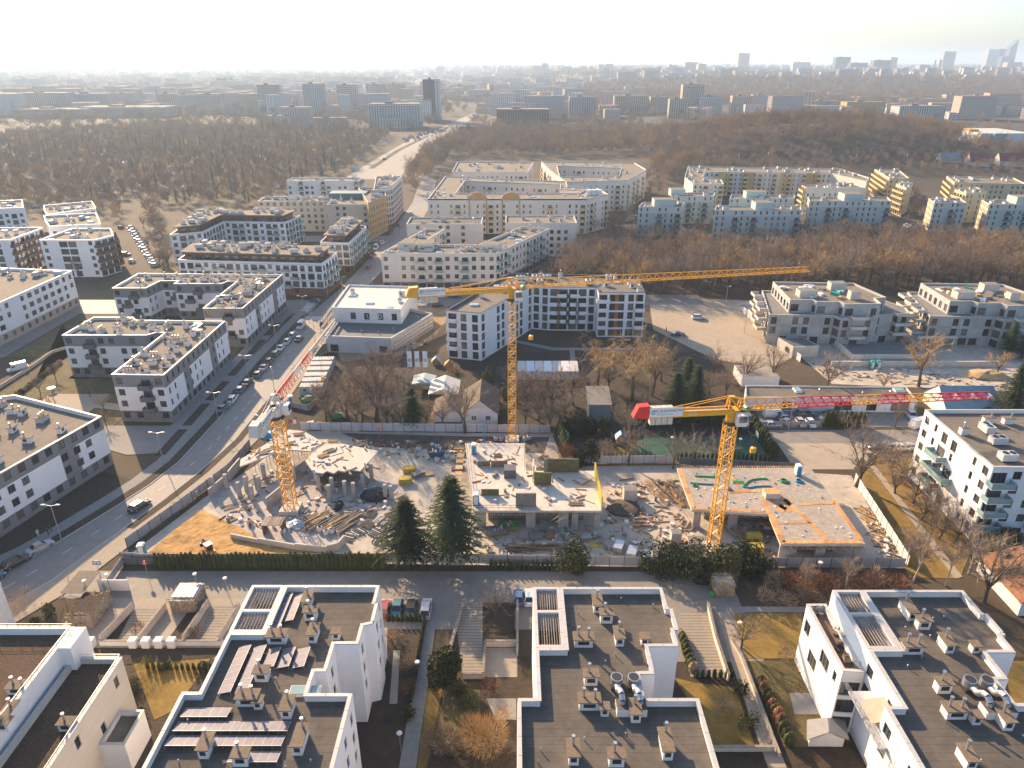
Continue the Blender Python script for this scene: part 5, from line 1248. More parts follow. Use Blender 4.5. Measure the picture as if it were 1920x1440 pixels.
# curved ramp wall
pts = [(434, 1008), (485, 1018), (555, 1030), (614, 1036), (636, 1030), (646, 1018)]
rw = thing('ramp_wall', 'curved pale concrete ramp wall facing the sand on the left of the site', 'wall', (*g2(555, 1030), 0))
P3 = [g2(*p) for p in pts]
for i in range(len(P3) - 1):
    m = MB(concnew); a, c = P3[i], P3[i + 1]; an = math.atan2(c[1] - a[1], c[0] - a[0]); m.obox((.5 * (a[0] + c[0]), .5 * (a[1] + c[1])), an, math.dist(a, c) / 2 + .05, .15, 0, .9 + .22 * i if i < 4 else 1.7, concnew); part('wall_segment', m, rw)

# ---- loose timber, panels and sacks, each pile one thing made of single pieces
BM = {}
def beam_mesh(mat, w, h):
    k = (mat.name, w, h)
    if k not in BM: m = MB(mat); m.box(-.5, .5, -w / 2, w / 2, 0, h); BM[k] = m.mesh('timber_beam')
    return BM[k]
def pile(label, px, py, n, ln, ang, spread, mats, w=.16, h=.16, layers=2, z=0, jit=.12, name='timber_pile', cat='timber', pname='timber_beam', grp=None):
    x, y = g2(px, py, z); r = thing(name, label, cat, (x, y, z), ang, grp)
    rr = random.Random(int(px * 7 + py))
    per = max(1, n // layers)
    for k in range(n):
        ly = k // per; t = (k % per) / max(1, per - 1) - .5
        o = ob(pname, beam_mesh(rr.choice(mats), w, h), r, (rr.uniform(-.5, .5) * ln * .12, t * spread, ly * h * 1.02 + .02), rr.gauss(0, jit), (ln * rr.uniform(.7, 1.1), 1, 1))
    return r
def panels(label, px, py, n, w, d, ang, mat, z=0, t=.14, name='formwork_stack', pn='formwork_panel', cat='formwork', off=.0):
    x, y = g2(px, py, z); r = thing(name, label, cat, (x, y, z), ang); m = MB(mat, timbold); m.box(-w / 2, w / 2, -d / 2, d / 2, .03, t, mat); m.box(-w / 2, w / 2, -d / 2, -d / 2 + .1, 0, .03, 1); m.box(-w / 2, w / 2, d / 2 - .1, d / 2, 0, .03, 1); me = m.mesh(pn)
    rr = random.Random(int(px + py))
    for k in range(n): ob(pn, me, r, (rr.uniform(-.05, .05) + off * k, rr.uniform(-.05, .05), k * (t + .005)), rr.uniform(-.04, .04))
    return r
an1 = math.radians(52)
for k, (px, py) in enumerate(((578, 975), (592, 985), (604, 972), (618, 988), (632, 975), (646, 990), (660, 972))):
    pile('pile of long timber beams lying slantwise left of the fir trees, ' + ('first', 'second', 'third', 'fourth', 'fifth', 'sixth', 'seventh')[k] + ' from the left', px, py, 16, 4.6, an1 + .04 * (k % 3 - 1), 1.9, (timbold, timbold, timber, concdark), layers=3, jit=.05)
for k, (px, py) in enumerate(((672, 1000), (690, 985), (705, 1000), (716, 978), (736, 965), (692, 965), (655, 1008), (712, 1015))):
    pile('rack of grey formwork girders close to the fir trees, ' + ('front left', 'behind the front left one', 'front right', 'back right', 'farthest right', 'back left', 'nearest the ramp wall', 'nearest the hedge')[k], px, py, 12, 2.6, an1 + (.0 if k % 2 else -1.57) + .05 * k, 2.2, (timbold, steel, concdark), .1, .18, layers=2, jit=.03, name='girder_rack', pname='girder', cat='formwork')
for k, (px, py, a) in enumerate(((470, 905, .5), (500, 905, .6), (522, 930, .5), (560, 925, .9), (540, 900, .8), (620, 915, 0.1), (700, 955, .8), (742, 930, .9), (455, 935, 1.0), (432, 950, .6))):
    pile('scattered planks among the columns of the left deck, ' + ('by the road side', 'beside the slab edge', 'in the centre', 'right of the crane mast', 'behind the crane mast', 'under the right slab', 'near the black tarpaulin', 'by the site road', 'in the front left corner', 'at the sand edge')[k], px, py, 9, 3.0, a, 1.8, (timber, timbold, timbold, concnew), .2, .05, 2, jit=.35)
for k, (px, py, a, z) in enumerate(((492, 850, .4, 4), (512, 842, .5, 4), (545, 832, .5, 4), (606, 855, .6, 4), (618, 846, .7, 4), (625, 828, .1, 4), (560, 815, .3, 4))):
    pile('stack of battens on top of the left deck, ' + ('front left', 'behind the front left one', 'beside the mast', 'with orange boards', 'right of the orange boards', 'dark joists at the back', 'at the far corner')[k], px, py, 10, 2.4, a, 1.2, (timber, timbold, plyor) if k == 3 else (timbold, timber, darksteel), .15, .12, 2, z=z, jit=.1)
hut = thing('site_shelter', 'small site shelter with weathered board roof beside the left crane', 'shelter', (*g2(515, 998), 0)); x, y = g2(515, 998)
for k in range(7): m = MB(timbold); m.box(x - 1.9 + k * .55, x - 1.4 + k * .55, y - 1.2, y + 1.6, 2.3 + .01 * (k % 2), 2.38); part('roof_board', m, hut)
for xx in (-1.8, 1.7): m = MB(brownp); m.box(x + xx, x + xx + .12, y - 1, y + 1.4, 0, 2.3); part('side_wall', m, hut)
def sack(label, px, py, z=0, s=1.0, grp=None):
    x, y = g2(px, py, z); r = random.Random(int(px * 3 + py)); m = MB(sackm); m.smooth = True
    n = 9; prev = None
    rings = [(0, .42), (.2, .5), (.55, .53), (.85, .47), (.95, .3)]
    for z_, rad in rings:
        ring = []
        for i in range(n): a = 2 * math.pi * i / n; q = rad * r.uniform(.88, 1.12); ring.append((q * math.cos(a), q * math.sin(a), z_ + r.uniform(-.03, .03)))
        if prev:
            for i in range(n): m.face([prev[i], prev[(i + 1) % n], ring[(i + 1) % n], ring[i]])
        prev = ring
    m.face([(x_ * .9, y_ * .9, z_ - .12) for x_, y_, z_ in prev], mud)
    return tag(ob('bulk_bag', m.mesh('bulk_bag'), None, (x, y, z), r.uniform(0, 6), s), label, 'bulk bag', grp)
for k, (px, py) in enumerate(((600, 996), (612, 1002), (622, 999), (531, 1000), (468, 982), (838, 858), (855, 862), (820, 865), (868, 852), (885, 860), (898, 848), (930, 825), (940, 826), (955, 826), (985, 826), (992, 824), (785, 845), (820, 840), (918, 1035), (945, 1043), (958, 1046), (1545, 889), (1800, 1065))[:21]):
    sack(('white bulk bag on the ramp wall, left of three', 'white bulk bag on the ramp wall, middle of three', 'white bulk bag on the ramp wall, right of three', 'white bulk bag beside the small site shelter', 'white bulk bag by the sand edge', 'bulk bag left of the rubber tyre by the back hoarding', 'slumped bulk bag in the muddy strip', 'bulk bag beside the blue skip', 'bulk bag behind the white site toilet', 'bulk bag left of the tall crane footing', 'bulk bag next to the blue pole', 'white bulk bag against the back hoarding, first of five', 'white bulk bag against the back hoarding, second of five', 'white bulk bag against the back hoarding, third of five', 'white bulk bag against the back hoarding, fourth of five', 'white bulk bag against the back hoarding, last of five', 'bulk bag in the mud right of the left deck', 'small white bag in the muddy strip', 'bulk bag on the timber behind the hedge', 'bulk bag behind the hedge, left of a pair', 'bulk bag behind the hedge, right of a pair')[k], px, py, s=1.1)
# blue tarpaulin heap and black sheeting
def heap(name, label, px, py, rx, ry, h, mat, cat='tarpaulin', z=0, seed=1):
    x, y = g2(px, py, z); r = random.Random(seed); m = MB(mat); m.smooth = True; prev = None
    for j in range(6):
        t = j / 5; ring = []
        for i in range(14): a = 2 * math.pi * i / 14; q = math.cos(t * math.pi / 2) * r.uniform(.85, 1.15) + .02; ring.append((rx * q * math.cos(a), ry * q * math.sin(a), h * math.sin(t * math.pi / 2) * r.uniform(.85, 1.1) if j else 0))
        if prev:
            for i in range(14): m.face([prev[i], prev[(i + 1) % 14], ring[(i + 1) % 14], ring[i]])
        prev = ring
    m.face(prev)
    return tag(ob(name, m.mesh(name), None, (x, y, z)), label, cat)
heap('tarpaulin', 'blue tarpaulin heap against the road fence at the left deck', 508, 818, 3.0, 1.6, 1.2, bluep)
heap('tarpaulin', 'black sheeting over a mound right of the left deck', 705, 930, 3.0, 2.4, 1.4, blackm, seed=4)
heap('tarpaulin', 'crumpled dark sheeting between the timber piles', 635, 950, .9, 1.9, .9, blackm, seed=5)
heap('material_heap', 'pale plastic-wrapped heap beside the site shelter', 555, 985, 1.8, 1.4, .9, steel, 'material', seed=6)
heap('rubble_heap', 'heap of dark rubble right of the middle slab', 1170, 955, 3.4, 3.0, .8, mud, 'rubble', seed=7)
heap('brushwood_heap', 'heap of cut brushwood in front of the right concrete shell', 1850, 705, 6.0, 3.2, 1.6, twigy, 'brushwood', seed=8)
heap('leaf_heap', 'dry bush heap by the old house', 822, 780, 1.8, 2.2, 2.0, twigy, 'brushwood', seed=9)
# skips, containers, toilets, excavator
def skip(label, px, py, mat, ang, fill=concdark, z=0):
    x, y = g2(px, py, z); r = thing('skip', label, 'skip', (x, y, z), ang); m = MB(mat)
    a = [(-1.3, -.75), (1.3, -.75), (1.3, .75), (-1.3, .75)]; b_ = [(-1.9, -.9), (1.9, -.9), (1.9, .9), (-1.9, .9)]
    for i in range(4): j = (i + 1) % 4; m.face([(*a[i], .1), (*a[j], .1), (*b_[j], 1.4), (*b_[i], 1.4)])
    m.face([(*p, .1) for p in a][::-1]); ob('tub', m.mesh('tub'), r)
    m = MB(fill); m.face([(p[0] * .93, p[1] * .9, 1.15) for p in b_]); ob('contents', m.mesh('contents'), r)
    for k in range(5): m = MB(sackm, timbold); rr = random.Random(int(px) + k); m.obox((rr.uniform(-1.2, 1.2), rr.uniform(-.5, .5)), rr.uniform(0, 3), rr.uniform(.2, .7), .15, 1.1, 1.5, k % 2); ob('rubbish', m.mesh('rubbish'), r)
skip('blue skip of rubbish in the yard left of the middle slab', 818, 855, M('skip_blue', (.05, .12, .18), .6, .15, 1), .2)
skip('green skip under the bare trees behind the hoarding', 630, 783, greenp, .1)
skip('small green skip of rubbish near the site cabins', 576, 752, greenp, .9)
skip('grey skip with rubbish in the shade before the middle slab', 930, 1002, M('skip_grey', (.16, .17, .17), .6, .15, 1), .15)
skip('skip heaped with green and white waste before the middle slab', 955, 993, M('skip_olive', (.18, .17, .06), .6, .15, 1), -.1, greenp)
skip('long grey skip under the right slab', 1445, 1000, M('skip_dark', (.10, .11, .12), .6, .15, 1), .0)
def toilet(label, px, py, mat, ang=0, z=0, roofm=whitep):
    x, y = g2(px, py, z); r = thing('portable_toilet', label, 'toilet', (x, y, z), ang)
    m = MB(mat); m.box(-.55, .55, -.55, .55, .1, 2.1, mat); m.box(-.6, .6, -.6, .6, 0, .1, darksteel); ob('cabin', m.mesh('cabin'), r)
    m = MB(roofm); m.prism([(-.6, -.6), (.6, -.6), (.6, .6), (-.6, .6)], 2.1, 2.2, roofm); m.prism([(-.45, -.55), (.45, -.55), (.45, .55), (-.45, .55)], 2.2, 2.36, roofm); ob('roof', m.mesh('roof'), r)
    m = MB(whitep if mat is not whitep else bluep); m.box(-.4, .4, -.58, -.55, .15, 2.0, 0); ob('door', m.mesh('door'), r)
toilet('turquoise portable toilet with white roof at the hedge corner', 268, 1040, M('turquoise', (.02, .28, .36), .5), .2)
toilet('white and blue portable toilet on the middle slab', 889, 850, whitep, 0, 4.2)
toilet('white and blue portable toilet at the front edge of the middle slab', 893, 945, bluep, 0, 4.2)
toilet('white portable toilet at the back of the orange-boarded slab', 1495, 890, whitep, .1, 4.2)
toilet('green portable toilet, left of a pair before the concrete shell', 1634, 690, teal, 0, 0, teal)
toilet('green portable toilet, right of a pair before the concrete shell', 1646, 690, teal, 0, 0, teal)
toilet('white portable toilet inside the site gate by the cabins', 546, 757, whitep, .3)
toilet('blue and white portable toilet behind the hedge by the garden', 1205, 792, bluep, 0)
def container(label, px, py, mat, ang, L_=6.0, z=0, roofm=None):
    x, y = g2(px, py, z); r = thing('site_container', label, 'container', (x, y, z), ang); m = MB(mat)
    m.box(-L_ / 2, L_ / 2, -1.2, 1.2, .1, 2.5, mat); ob('body', m.mesh('body'), r)
    m = MB(roofm or rooflight)
    for k in range(10): m.box(-L_ / 2 + k * L_ / 10 + .04, -L_ / 2 + (k + 1) * L_ / 10 - .04, -1.22, 1.22, 2.5, 2.58)
    ob('roof', m.mesh('roof'), r)
    for s in (-1.6, 1.4): f, p = window_meshes(1.1, 1.0, 'w', True); ob('window', f, r, (s, -1.23, 1.6))
    m = MB(bluewhite); m.box(-.45, .45, -1.24, -1.2, .15, 2.2); ob('door', m.mesh('door'), r)
for k, (px, py) in enumerate(((586, 738), (590, 727), (594, 717), (599, 706), (604, 696), (608, 687))):
    container('site office container with ribbed pale roof by the road, ' + ('nearest', 'second', 'third', 'fourth', 'fifth', 'farthest')[k] + ' of the row', px, py, M('container_grey', (.36, .40, .40), .6, .1, .8), .04)
hoarding('grey enclosure panels round the toilets by the cabins', [g2(536, 762), g2(578, 770), g2(600, 752)], 1.6, fencem)
hoarding('large framed mesh panel standing beside the cabins', [g2(588, 672), g2(626, 655)], 3.0, M('board_frame', (.20, .18, .12), .8, .3, .8), 4.5)
e = thing('mini_excavator', 'small excavator with white roof on the sand', 'excavator', (*g2(395, 1040), 0), 2.4)
m = MB(tyre)
for s in (-.75, .45): m.prism([(-1.1, s), (1.1, s), (1.1, s + .3), (-1.1, s + .3)], .02, .5, tyre)
ob('tracks', m.mesh('tracks'), e)
m = MB(M('machine_orange', (.55, .25, .02), .5)); m.box(-1.0, .8, -.65, .65, .5, 1.1); ob('house', m.mesh('house'), e)
m = MB(darksteel); m.box(-.3, .8, -.55, .55, 1.1, 2.2, carglass); ob('cab', m.mesh('cab'), e)
m = MB(whitep); m.box(-.4, .9, -.65, .65, 2.2, 2.3); ob('cab_roof', m.mesh('cab_roof'), e)
m = MB(darksteel); m.beam((.8, 0, .9), (2.0, 0, 2.3), .22); m.beam((2.0, 0, 2.3), (2.9, 0, 1.2), .18); ob('boom', m.mesh('boom'), e)
m = MB(darksteel); m.prism([(2.7, -.4), (3.1, -.4), (3.1, .4), (2.7, .4)], .4, 1.2); ob('bucket', m.mesh('bucket'), e)
m = MB(darksteel); m.box(-1.6, -1.4, -.8, .8, .1, .6); ob('blade', m.mesh('blade'), e)
# ================================================================== middle slab
S2P = [(-10.2, 136), (2.8, 136), (2.8, 124.5), (17, 124.5), (16.6, 110.4), (-7.2, 110.4)]
s2 = thing('concrete_deck', 'pale concrete deck with half-built walls in the middle of the site', 'unfinished building', (3, 122, 0))
m = MB(concnew); m.prism(ccw(S2P), 3.75, 4.2, concnew); part('deck_slab', m, s2)
sp = inset(ccw(S2P), .8)
for x0, x1 in ((-6.6, -4.9), (2.6, 4.4), (8.6, 10.6), (11.2, 12.4), (15.4, 16.5)): m = MB(concrete); m.box(x0, x1, 110.9, 111.3, 0, 3.75); part('wall', m, s2)
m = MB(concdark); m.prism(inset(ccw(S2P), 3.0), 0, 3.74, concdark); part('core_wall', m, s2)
jo = MB(timber); jo.box(-.05, .05, -.9, .6, 0, .18); jo = jo.mesh('joist')
for k in range(58):
    x = -6.8 + k * .4; ob('joist', jo, s2, (x - 3, 110.5 - 122, 3.56))
for x, y, w, d, h, mt in ((-5.8, 126.2, 2.6, .2, 1.3, timbold), (-2.6, 126.0, 3.4, .2, 1.5, M('brown_ply', (.27, .17, .10), .8, .2, 1)), (4.3, 121.5, .25, 3.0, 3.0, concnew), (4.6, 119.4, .25, 2.0, 3.0, concnew), (6.0, 119.3, 3.4, .3, 2.8, M('green_ply', (.13, .12, .05), .8, .3, 1.2)), (2.6, 111.8, 3.8, .35, 2.9, concdark), (10.4, 124.0, 6.2, .25, 2.8, M('green_ply', (.13, .12, .05), .8, .3, 1.2)), (9.9, 124.2, 7.0, .12, 3.1, timbold), (16.7, 111, .2, 12.5, 2.6, plyy), (-4.2, 115.5, 3.4, .2, 1.4, M('green_ply', (.13, .12, .05), .8, .3, 1.2)), (-.4, 121.5, 2.4, 2.4, 1.9, darkgrey)):
    m = MB(mt); m.box(x - w / 2 if w > d else x - w / 2, x + w / 2, y - d / 2 if d < w else y, y + d / 2 if d < w else y + d, 4.2, 4.2 + h, mt); part('wall_formwork', m, s2)
m = MB(darksteel)
for p0, p1 in (((-10, 136), (2.6, 136)), ((-10, 136), (-7.2, 110.6)), ((-7.0, 110.6), (2, 110.6)), ((2.6, 136), (2.6, 125))):
    n = int(math.dist(p0, p1) / 2)
    for k in range(n + 1): t = k / n; x, y = p0[0] + (p1[0] - p0[0]) * t, p0[1] + (p1[1] - p0[1]) * t; m.beam((x, y, 4.2), (x, y, 5.3), .05)
    for z in (4.7, 5.25): m.beam((*p0, z), (*p1, z), .05)
part('guard_rail', m, s2)
for k in range(9): m = MB(timber); m.box(-11.6 - .02 * k, -10.2, 112 + k * 2.4, 113.4 + k * 2.4, 3.4 + .02 * (k % 2), 3.55, timber); part('edge_platform', m, s2)
rb = MB(rebar)
for k in range(60): x = -6.5 + k * .38; rb.beam((x, 111.4, 4.2), (x, 111.4, 4.75), .03) if k % 3 else 0
part('starter_bars', rb, s2)
for k, (px, py, a, z, n) in enumerate(((975, 1030, .02, 0, 14), (1020, 1028, .03, 0, 14), (1045, 975, .7, 4.2, 4), (1080, 945, .05, 4.2, 10), (930, 855, -.1, 4.2, 8), (1000, 980, .0, 0, 6), (1005, 845, .6, 4.2, 6), (1010, 880, .7, 0, 9), (1018, 858, .8, 0, 7))):
    pile('timber and reinforcement lying ' + ('along the hedge, left half', 'along the hedge, right half', 'on the shaded corner of the middle deck', 'on the blue-shaded part of the middle deck', 'beside the toilet on the middle deck', 'before the middle deck', 'at the crane footing', 'right of the crane footing', 'behind the crane footing')[k], px, py, n, 6.0 if k < 2 else 2.6, a, 2.2 if k < 2 else 1.0, (rebar, timber, timbold), .12, .1, 2, z=z, jit=.06)
# ================================================================== right slab with orange boards
S3P = [(33.8, 125.6), (61.2, 125.6), (61.0, 100.4), (46.4, 100.4), (47.2, 109.2), (33.4, 110.8)]
s3 = thing('concrete_deck', 'rebar-covered deck edged with orange boards at the right of the site', 'unfinished building', (47, 114, 0))
mesh_m = M('rebar_mat_deck', (.40, .345, .28), .92, .22, 1.6, lines=(0, .3, .06, .35), big=.15, bump=.5)
m = MB(concnew); m.prism(ccw(S3P), 3.7, 4.2, concnew, mesh_m); part('deck_slab', m, s3)
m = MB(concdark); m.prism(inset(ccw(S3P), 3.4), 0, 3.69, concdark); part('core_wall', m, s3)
for x0, x1, y in ((34, 35.4, 111.0), (40.5, 42.2, 110.6), (46.6, 49.6, 100.8), (53, 54.6, 100.8), (59.6, 60.8, 100.8)): m = MB(concrete); m.box(x0, x1, y, y + .4, 0, 3.7); part('wall', m, s3)
for k in range(34): ob('joist', jo, s3, (34.2 + k * .38 - 47, 110.9 - .09 * k * .35 - 114, 3.5))
for k in range(36): ob('joist', jo, s3, (47 + k * .39 - 47, 100.5 - 114, 3.5))
for k in range(52): ob('joist', jo, s3, (35 + k * .5 - 47, 126.2 - 114, 3.9))
def board(x0, y0, x1, y1, w, mt=plyor, z=4.205):
    a = math.atan2(y1 - y0, x1 - x0); L_ = math.dist((x0, y0), (x1, y1)); n = max(1, round(L_ / 2.4))
    for k in range(n):
        t = (k + .5) / n; m = MB(mt); m.obox((x0 + (x1 - x0) * t, y0 + (y1 - y0) * t), a, L_ / n / 2 - .02, w / 2, z, z + .04); part('formwork_board', m, s3)
for q in ((34.2, 125, 33.9, 111.2, .8), (34, 111.3, 46.8, 109.9, .7), (47.6, 109.4, 46.9, 100.8, 1.0), (46.9, 100.9, 60.6, 100.9, .8), (60.8, 101.4, 61.0, 114, .8), (42, 116.6, 50.6, 117.4, .9), (50.6, 117.4, 53.4, 109, 1.0), (53.4, 109, 54.8, 101.2, .9), (48, 106.4, 53.6, 106.6, .6), (54, 112.4, 60.8, 112.8, .6), (43.6, 124.8, 44.6, 118, .6), (47.8, 113.8, 47.4, 109.6, .8), (49.4, 110.2, 52.6, 113.8, 1.6), (48.8, 114, 51.6, 110, 1.1)): board(*q)
sh_ = MB(concnew); sh_.box(48.2, 51.0, 114.2, 116.2, 4.2, 5.4, concnew, plyor); part('lift_shaft', sh_, s3)
for k in range(60):
    m = MB(whitep); r2 = random.Random(k); x, y = r2.uniform(35, 60), r2.uniform(102, 124.5)
    if not inside((x, y), inset(ccw(S3P), .6)): continue
    m.obox((x, y), r2.uniform(0, 3), .16, .12, 4.2, 4.36, r2.choice((whitep, whitep, bluep, signw, darkgrey))); part('spacer_block', m, s3)
def hose(label, pts, mat, z=4.33, rad=.13):
    m = MB(mat); P_ = [(*g2(*p, z), z) for p in pts]
    for a, c in zip(P_, P_[1:]): m.cyl(a, c, rad, rad, 6)
    tag(ob('drain_pipe', m.mesh('drain_pipe')), label, 'pipe')
hose('long green pipe on the left of the orange-boarded deck', [(1303, 892), (1322, 893), (1345, 894)], greenp)
hose('blue pipe lying left of the right crane mast', [(1294, 905), (1320, 907), (1345, 908)], bluep)
hose('curved green pipe right of the right crane mast', [(1395, 910), (1402, 903), (1410, 899), (1425, 897), (1440, 898)], greenp)
hose('wavy blue pipe right of the right crane mast', [(1392, 912), (1405, 914), (1415, 912), (1425, 911), (1446, 911)], bluep)
def coil(label, px, py, mat, rad=.6):
    x, y = g2(px, py, 4.3); m = MB(mat)
    for rr in (rad, rad * .75, rad * .9):
        for i in range(16): a, c = 2 * math.pi * i / 16, 2 * math.pi * (i + 1) / 16; z = .1 + (rr == rad * .75) * .18; m.cyl((rr * math.cos(a), rr * math.sin(a), z), (rr * math.cos(c), rr * math.sin(c), z), .1, .1, 5, caps=False)
    tag(ob('hose_coil', m.mesh('hose_coil'), None, (x, y, 4.22)), label, 'hose')
coil('green hose coil at the left end of the orange-boarded deck', 1303, 910, greenp, .5); coil('green hose coil in the middle of the back of the deck', 1470, 902, greenp, .8); coil('blue hose coil by the white toilet on the deck', 1498, 902, bluep, .7); coil('blue hose coil near the crane mast on the deck', 1367, 917, bluep, .5)
x, y = g2(1385, 905, 4.2); m = MB(greenp); 
for k in range(6): m.beam((x - 1.2 + k * .4, y - .5, 4.25), (x - .9 + k * .35, y + .9, 4.4), .12)
tag(ob('pipe_bundle', m.mesh('pipe_bundle')), 'fan of short green pipes beside the right crane mast', 'pipe')
for k, (px, py, a, L_, n, z) in enumerate(((1225, 915, 1.9, 5.5, 16, 0), (1243, 930, 1.85, 6.5, 18, 0), (1262, 920, 1.8, 7.0, 14, 0), (1278, 935, 1.75, 7.0, 12, 0), (1195, 930, .1, 3.5, 8, 0), (1205, 980, .1, 5, 9, 0), (1290, 985, 1.0, 3, 9, 0), (1380, 1000, 1.9, 3.4, 9, 0), (1398, 1008, 1.9, 3.8, 9, 0), (1448, 985, 2.3, 4.5, 12, 1.5), (1180, 905, .3, 3.5, 6, 0))):
    pile('fresh timber between the two right decks, ' + ('far left stack', 'reddish second stack', 'third stack along the deck', 'stack against the deck edge', 'short stack by the lift core', 'planks before the lift core', 'tangle by the deck corner', 'slanted stack right of the crane footing', 'second slanted stack right of the crane footing', 'leaning edge boards of the right deck', 'low planks behind the rubble')[k], px, py, n, L_, a, 2.4, (timber, timber, M('red_timber', (.42, .20, .07), .85, .3, 1.5, rnd=.3), timbold), .2, .12, 3, z=z, jit=.07)
for k, (px, py, w, d, h) in enumerate(((1180, 935, 2.6, 2.2, 2.6), (1265, 1020, 1.8, 1.6, 2.8), (1310, 1020, 4, 2.5, .9))):
    x, y = g2(px, py); m = MB(concnew); m.box(x - w / 2, x + w / 2, y - d / 2, y + d / 2, 0, h, concnew, concdark); tag(ob('concrete_core', m.mesh('concrete_core')), ('small concrete lift core between the decks', 'narrow concrete pier left of the right crane footing', 'low concrete pad behind the shrubs')[k], 'concrete block')
for k, (px, py, n, mt) in enumerate(((1413, 1015, 5, plyy), (1415, 1035, 5, plyy), (1118, 1022, 1, plyy), (1160, 1030, 8, steel), (1185, 1040, 8, steel), (1215, 1048, 7, whitep), (1095, 1010, 6, steel), (1032, 1005, 4, timber), (768, 885, 4, plyy), (760, 905, 4, plyy), (784, 892, 6, concdark), (802, 890, 2, timber), (1005, 1008, 5, timbold), (858, 880, 2, brownp), (1435, 968, 2, timbold))):
    panels('stack of ' + ('yellow formwork panels behind the shrubs, farther of two', 'yellow formwork panels behind the shrubs, nearer of two', 'yellow ply panel lying before the middle deck', 'grey scaffold frames near the hedge, left of two', 'grey scaffold frames near the hedge, right of two', 'white boards near the shrubs', 'grey frames in the shade before the middle deck', 'timber pallets in the shade before the middle deck', 'yellow panels on the site road, farther of two', 'yellow panels on the site road, nearer of two', 'dark frames on the site road', 'ply offcuts on the site road', 'weathered pallets before the middle deck', 'brown boards at the left edge of the middle deck', 'pallets under the right deck')[k], px, py, n, 2.6, 1.6, (0, 0, .0, 1.2, 1.2, 1.4, 0, 1.5, .1, .1, .7, .3, .2, 0, .1)[k], mt, t=.3 if mt is plyy and n > 1 else .14)
for k, (px, py) in enumerate(((1618, 960), (1628, 975), (1640, 990), (1650, 1005), (1662, 1025), (1676, 1048))):
    pile('timber stack along the white hoarding on the right, ' + ('farthest', 'second', 'third', 'fourth', 'fifth', 'nearest')[k], px, py, 9, 2.4, 2.0 + .1 * k, 1.6, (timber, M('pale_timber', (.50, .36, .18), .85, .25, 1.5, rnd=.2)) if k < 4 else (timbold, concdark), .2, .14, 2, jit=.1)
p_ = thing('prop_rack', 'steel tube rack leaning beside the tall crane footing', 'rack', (*g2(1035, 862), 0), .5)
for k in range(7): m = MB(steel, redp); m.beam((-1.8, k * .3, .3 + .12 * k), (1.8, k * .3, .6 + .12 * k), .07, k % 3 == 0); ob('tube', m.mesh('tube'), p_)
x, y = g2(909, 860, 4.2); m = MB(bluep); m.cyl((0, 0, 0), (0, 0, 7.5), .12, .12, 8); tag(ob('blue_pole', m.mesh('blue_pole'), None, (*g2(909, 850), 0)), 'tall blue pole standing behind the white toilet on the site', 'pole')
m = MB(redp); m.cyl((0, 0, 0), (0, 0, 5.0), .1, .1, 8); m.beam((0, 0, 5), (.9, 0, 5.8), .18); tag(ob('red_pole', m.mesh('red_pole'), None, (*g2(713, 838), 0)), 'bright red pole in front of the back hoarding', 'pole')
m = MB(darksteel, redp, whitep); m.cyl((0, 0, 0), (0, 0, 5.5), .06, .06, 6, darksteel); m.box(0, .9, -.02, .02, 4.6, 5.4, redp); m.box(.9, 1.6, -.02, .02, 4.2, 5.2, whitep); tag(ob('site_flag', m.mesh('site_flag'), None, (*g2(547, 825), 0)), 'small red and white flag on a mast at the left deck', 'flag')

# loose clutter nobody could count
cl = MB(timber, timbold, concnew, sackm, rebar, concdark, plyor, whitep); rk = random.Random(12)
for P_, n, z in ((W_((400, 985), (520, 870), (700, 860), (740, 1000), (640, 1000)), 260, .04), (W_((1140, 910), (1270, 900), (1300, 1010), (1330, 1040), (900, 1045), (880, 1000), (1130, 985)), 330, .02), (W_((640, 825), (1010, 830), (860, 870), (700, 850)), 110, .03), ([(-9, 134), (2, 134), (2, 124), (15, 122), (15, 112), (-6, 112)], 80, 4.2), (A_, 40, 4.0), (B_, 26, 4.0), (W_((1390, 985), (1440, 975), (1455, 1050), (1400, 1050)), 80, .02), (W_((1610, 950), (1640, 950), (1700, 1060), (1650, 1050)), 110, .02), (W_((1520, 680), (1900, 700), (1900, 730), (1560, 715)), 160, .02)):
    P_ = ccw(P_); xs = [p[0] for p in P_]; ys = [p[1] for p in P_]
    while n > 0:
        q = (rk.uniform(min(xs), max(xs)), rk.uniform(min(ys), max(ys)))
        if not inside(q, P_): continue
        n -= 1; k = rk.random()
        if k < .6: cl.obox(q, rk.uniform(0, 3.1), rk.uniform(.4, 1.6), rk.uniform(.04, .12), z, z + rk.uniform(.05, .25), rk.choice((0, 0, 1, 1, 4, 6)))
        else: cl.obox(q, rk.uniform(0, 3.1), rk.uniform(.1, .5), rk.uniform(.1, .4), z, z + rk.uniform(.1, .6), rk.choice((2, 3, 5, 1, 7)))
o = ob('construction_debris', cl.mesh('construction_debris')); o['kind'] = 'stuff'
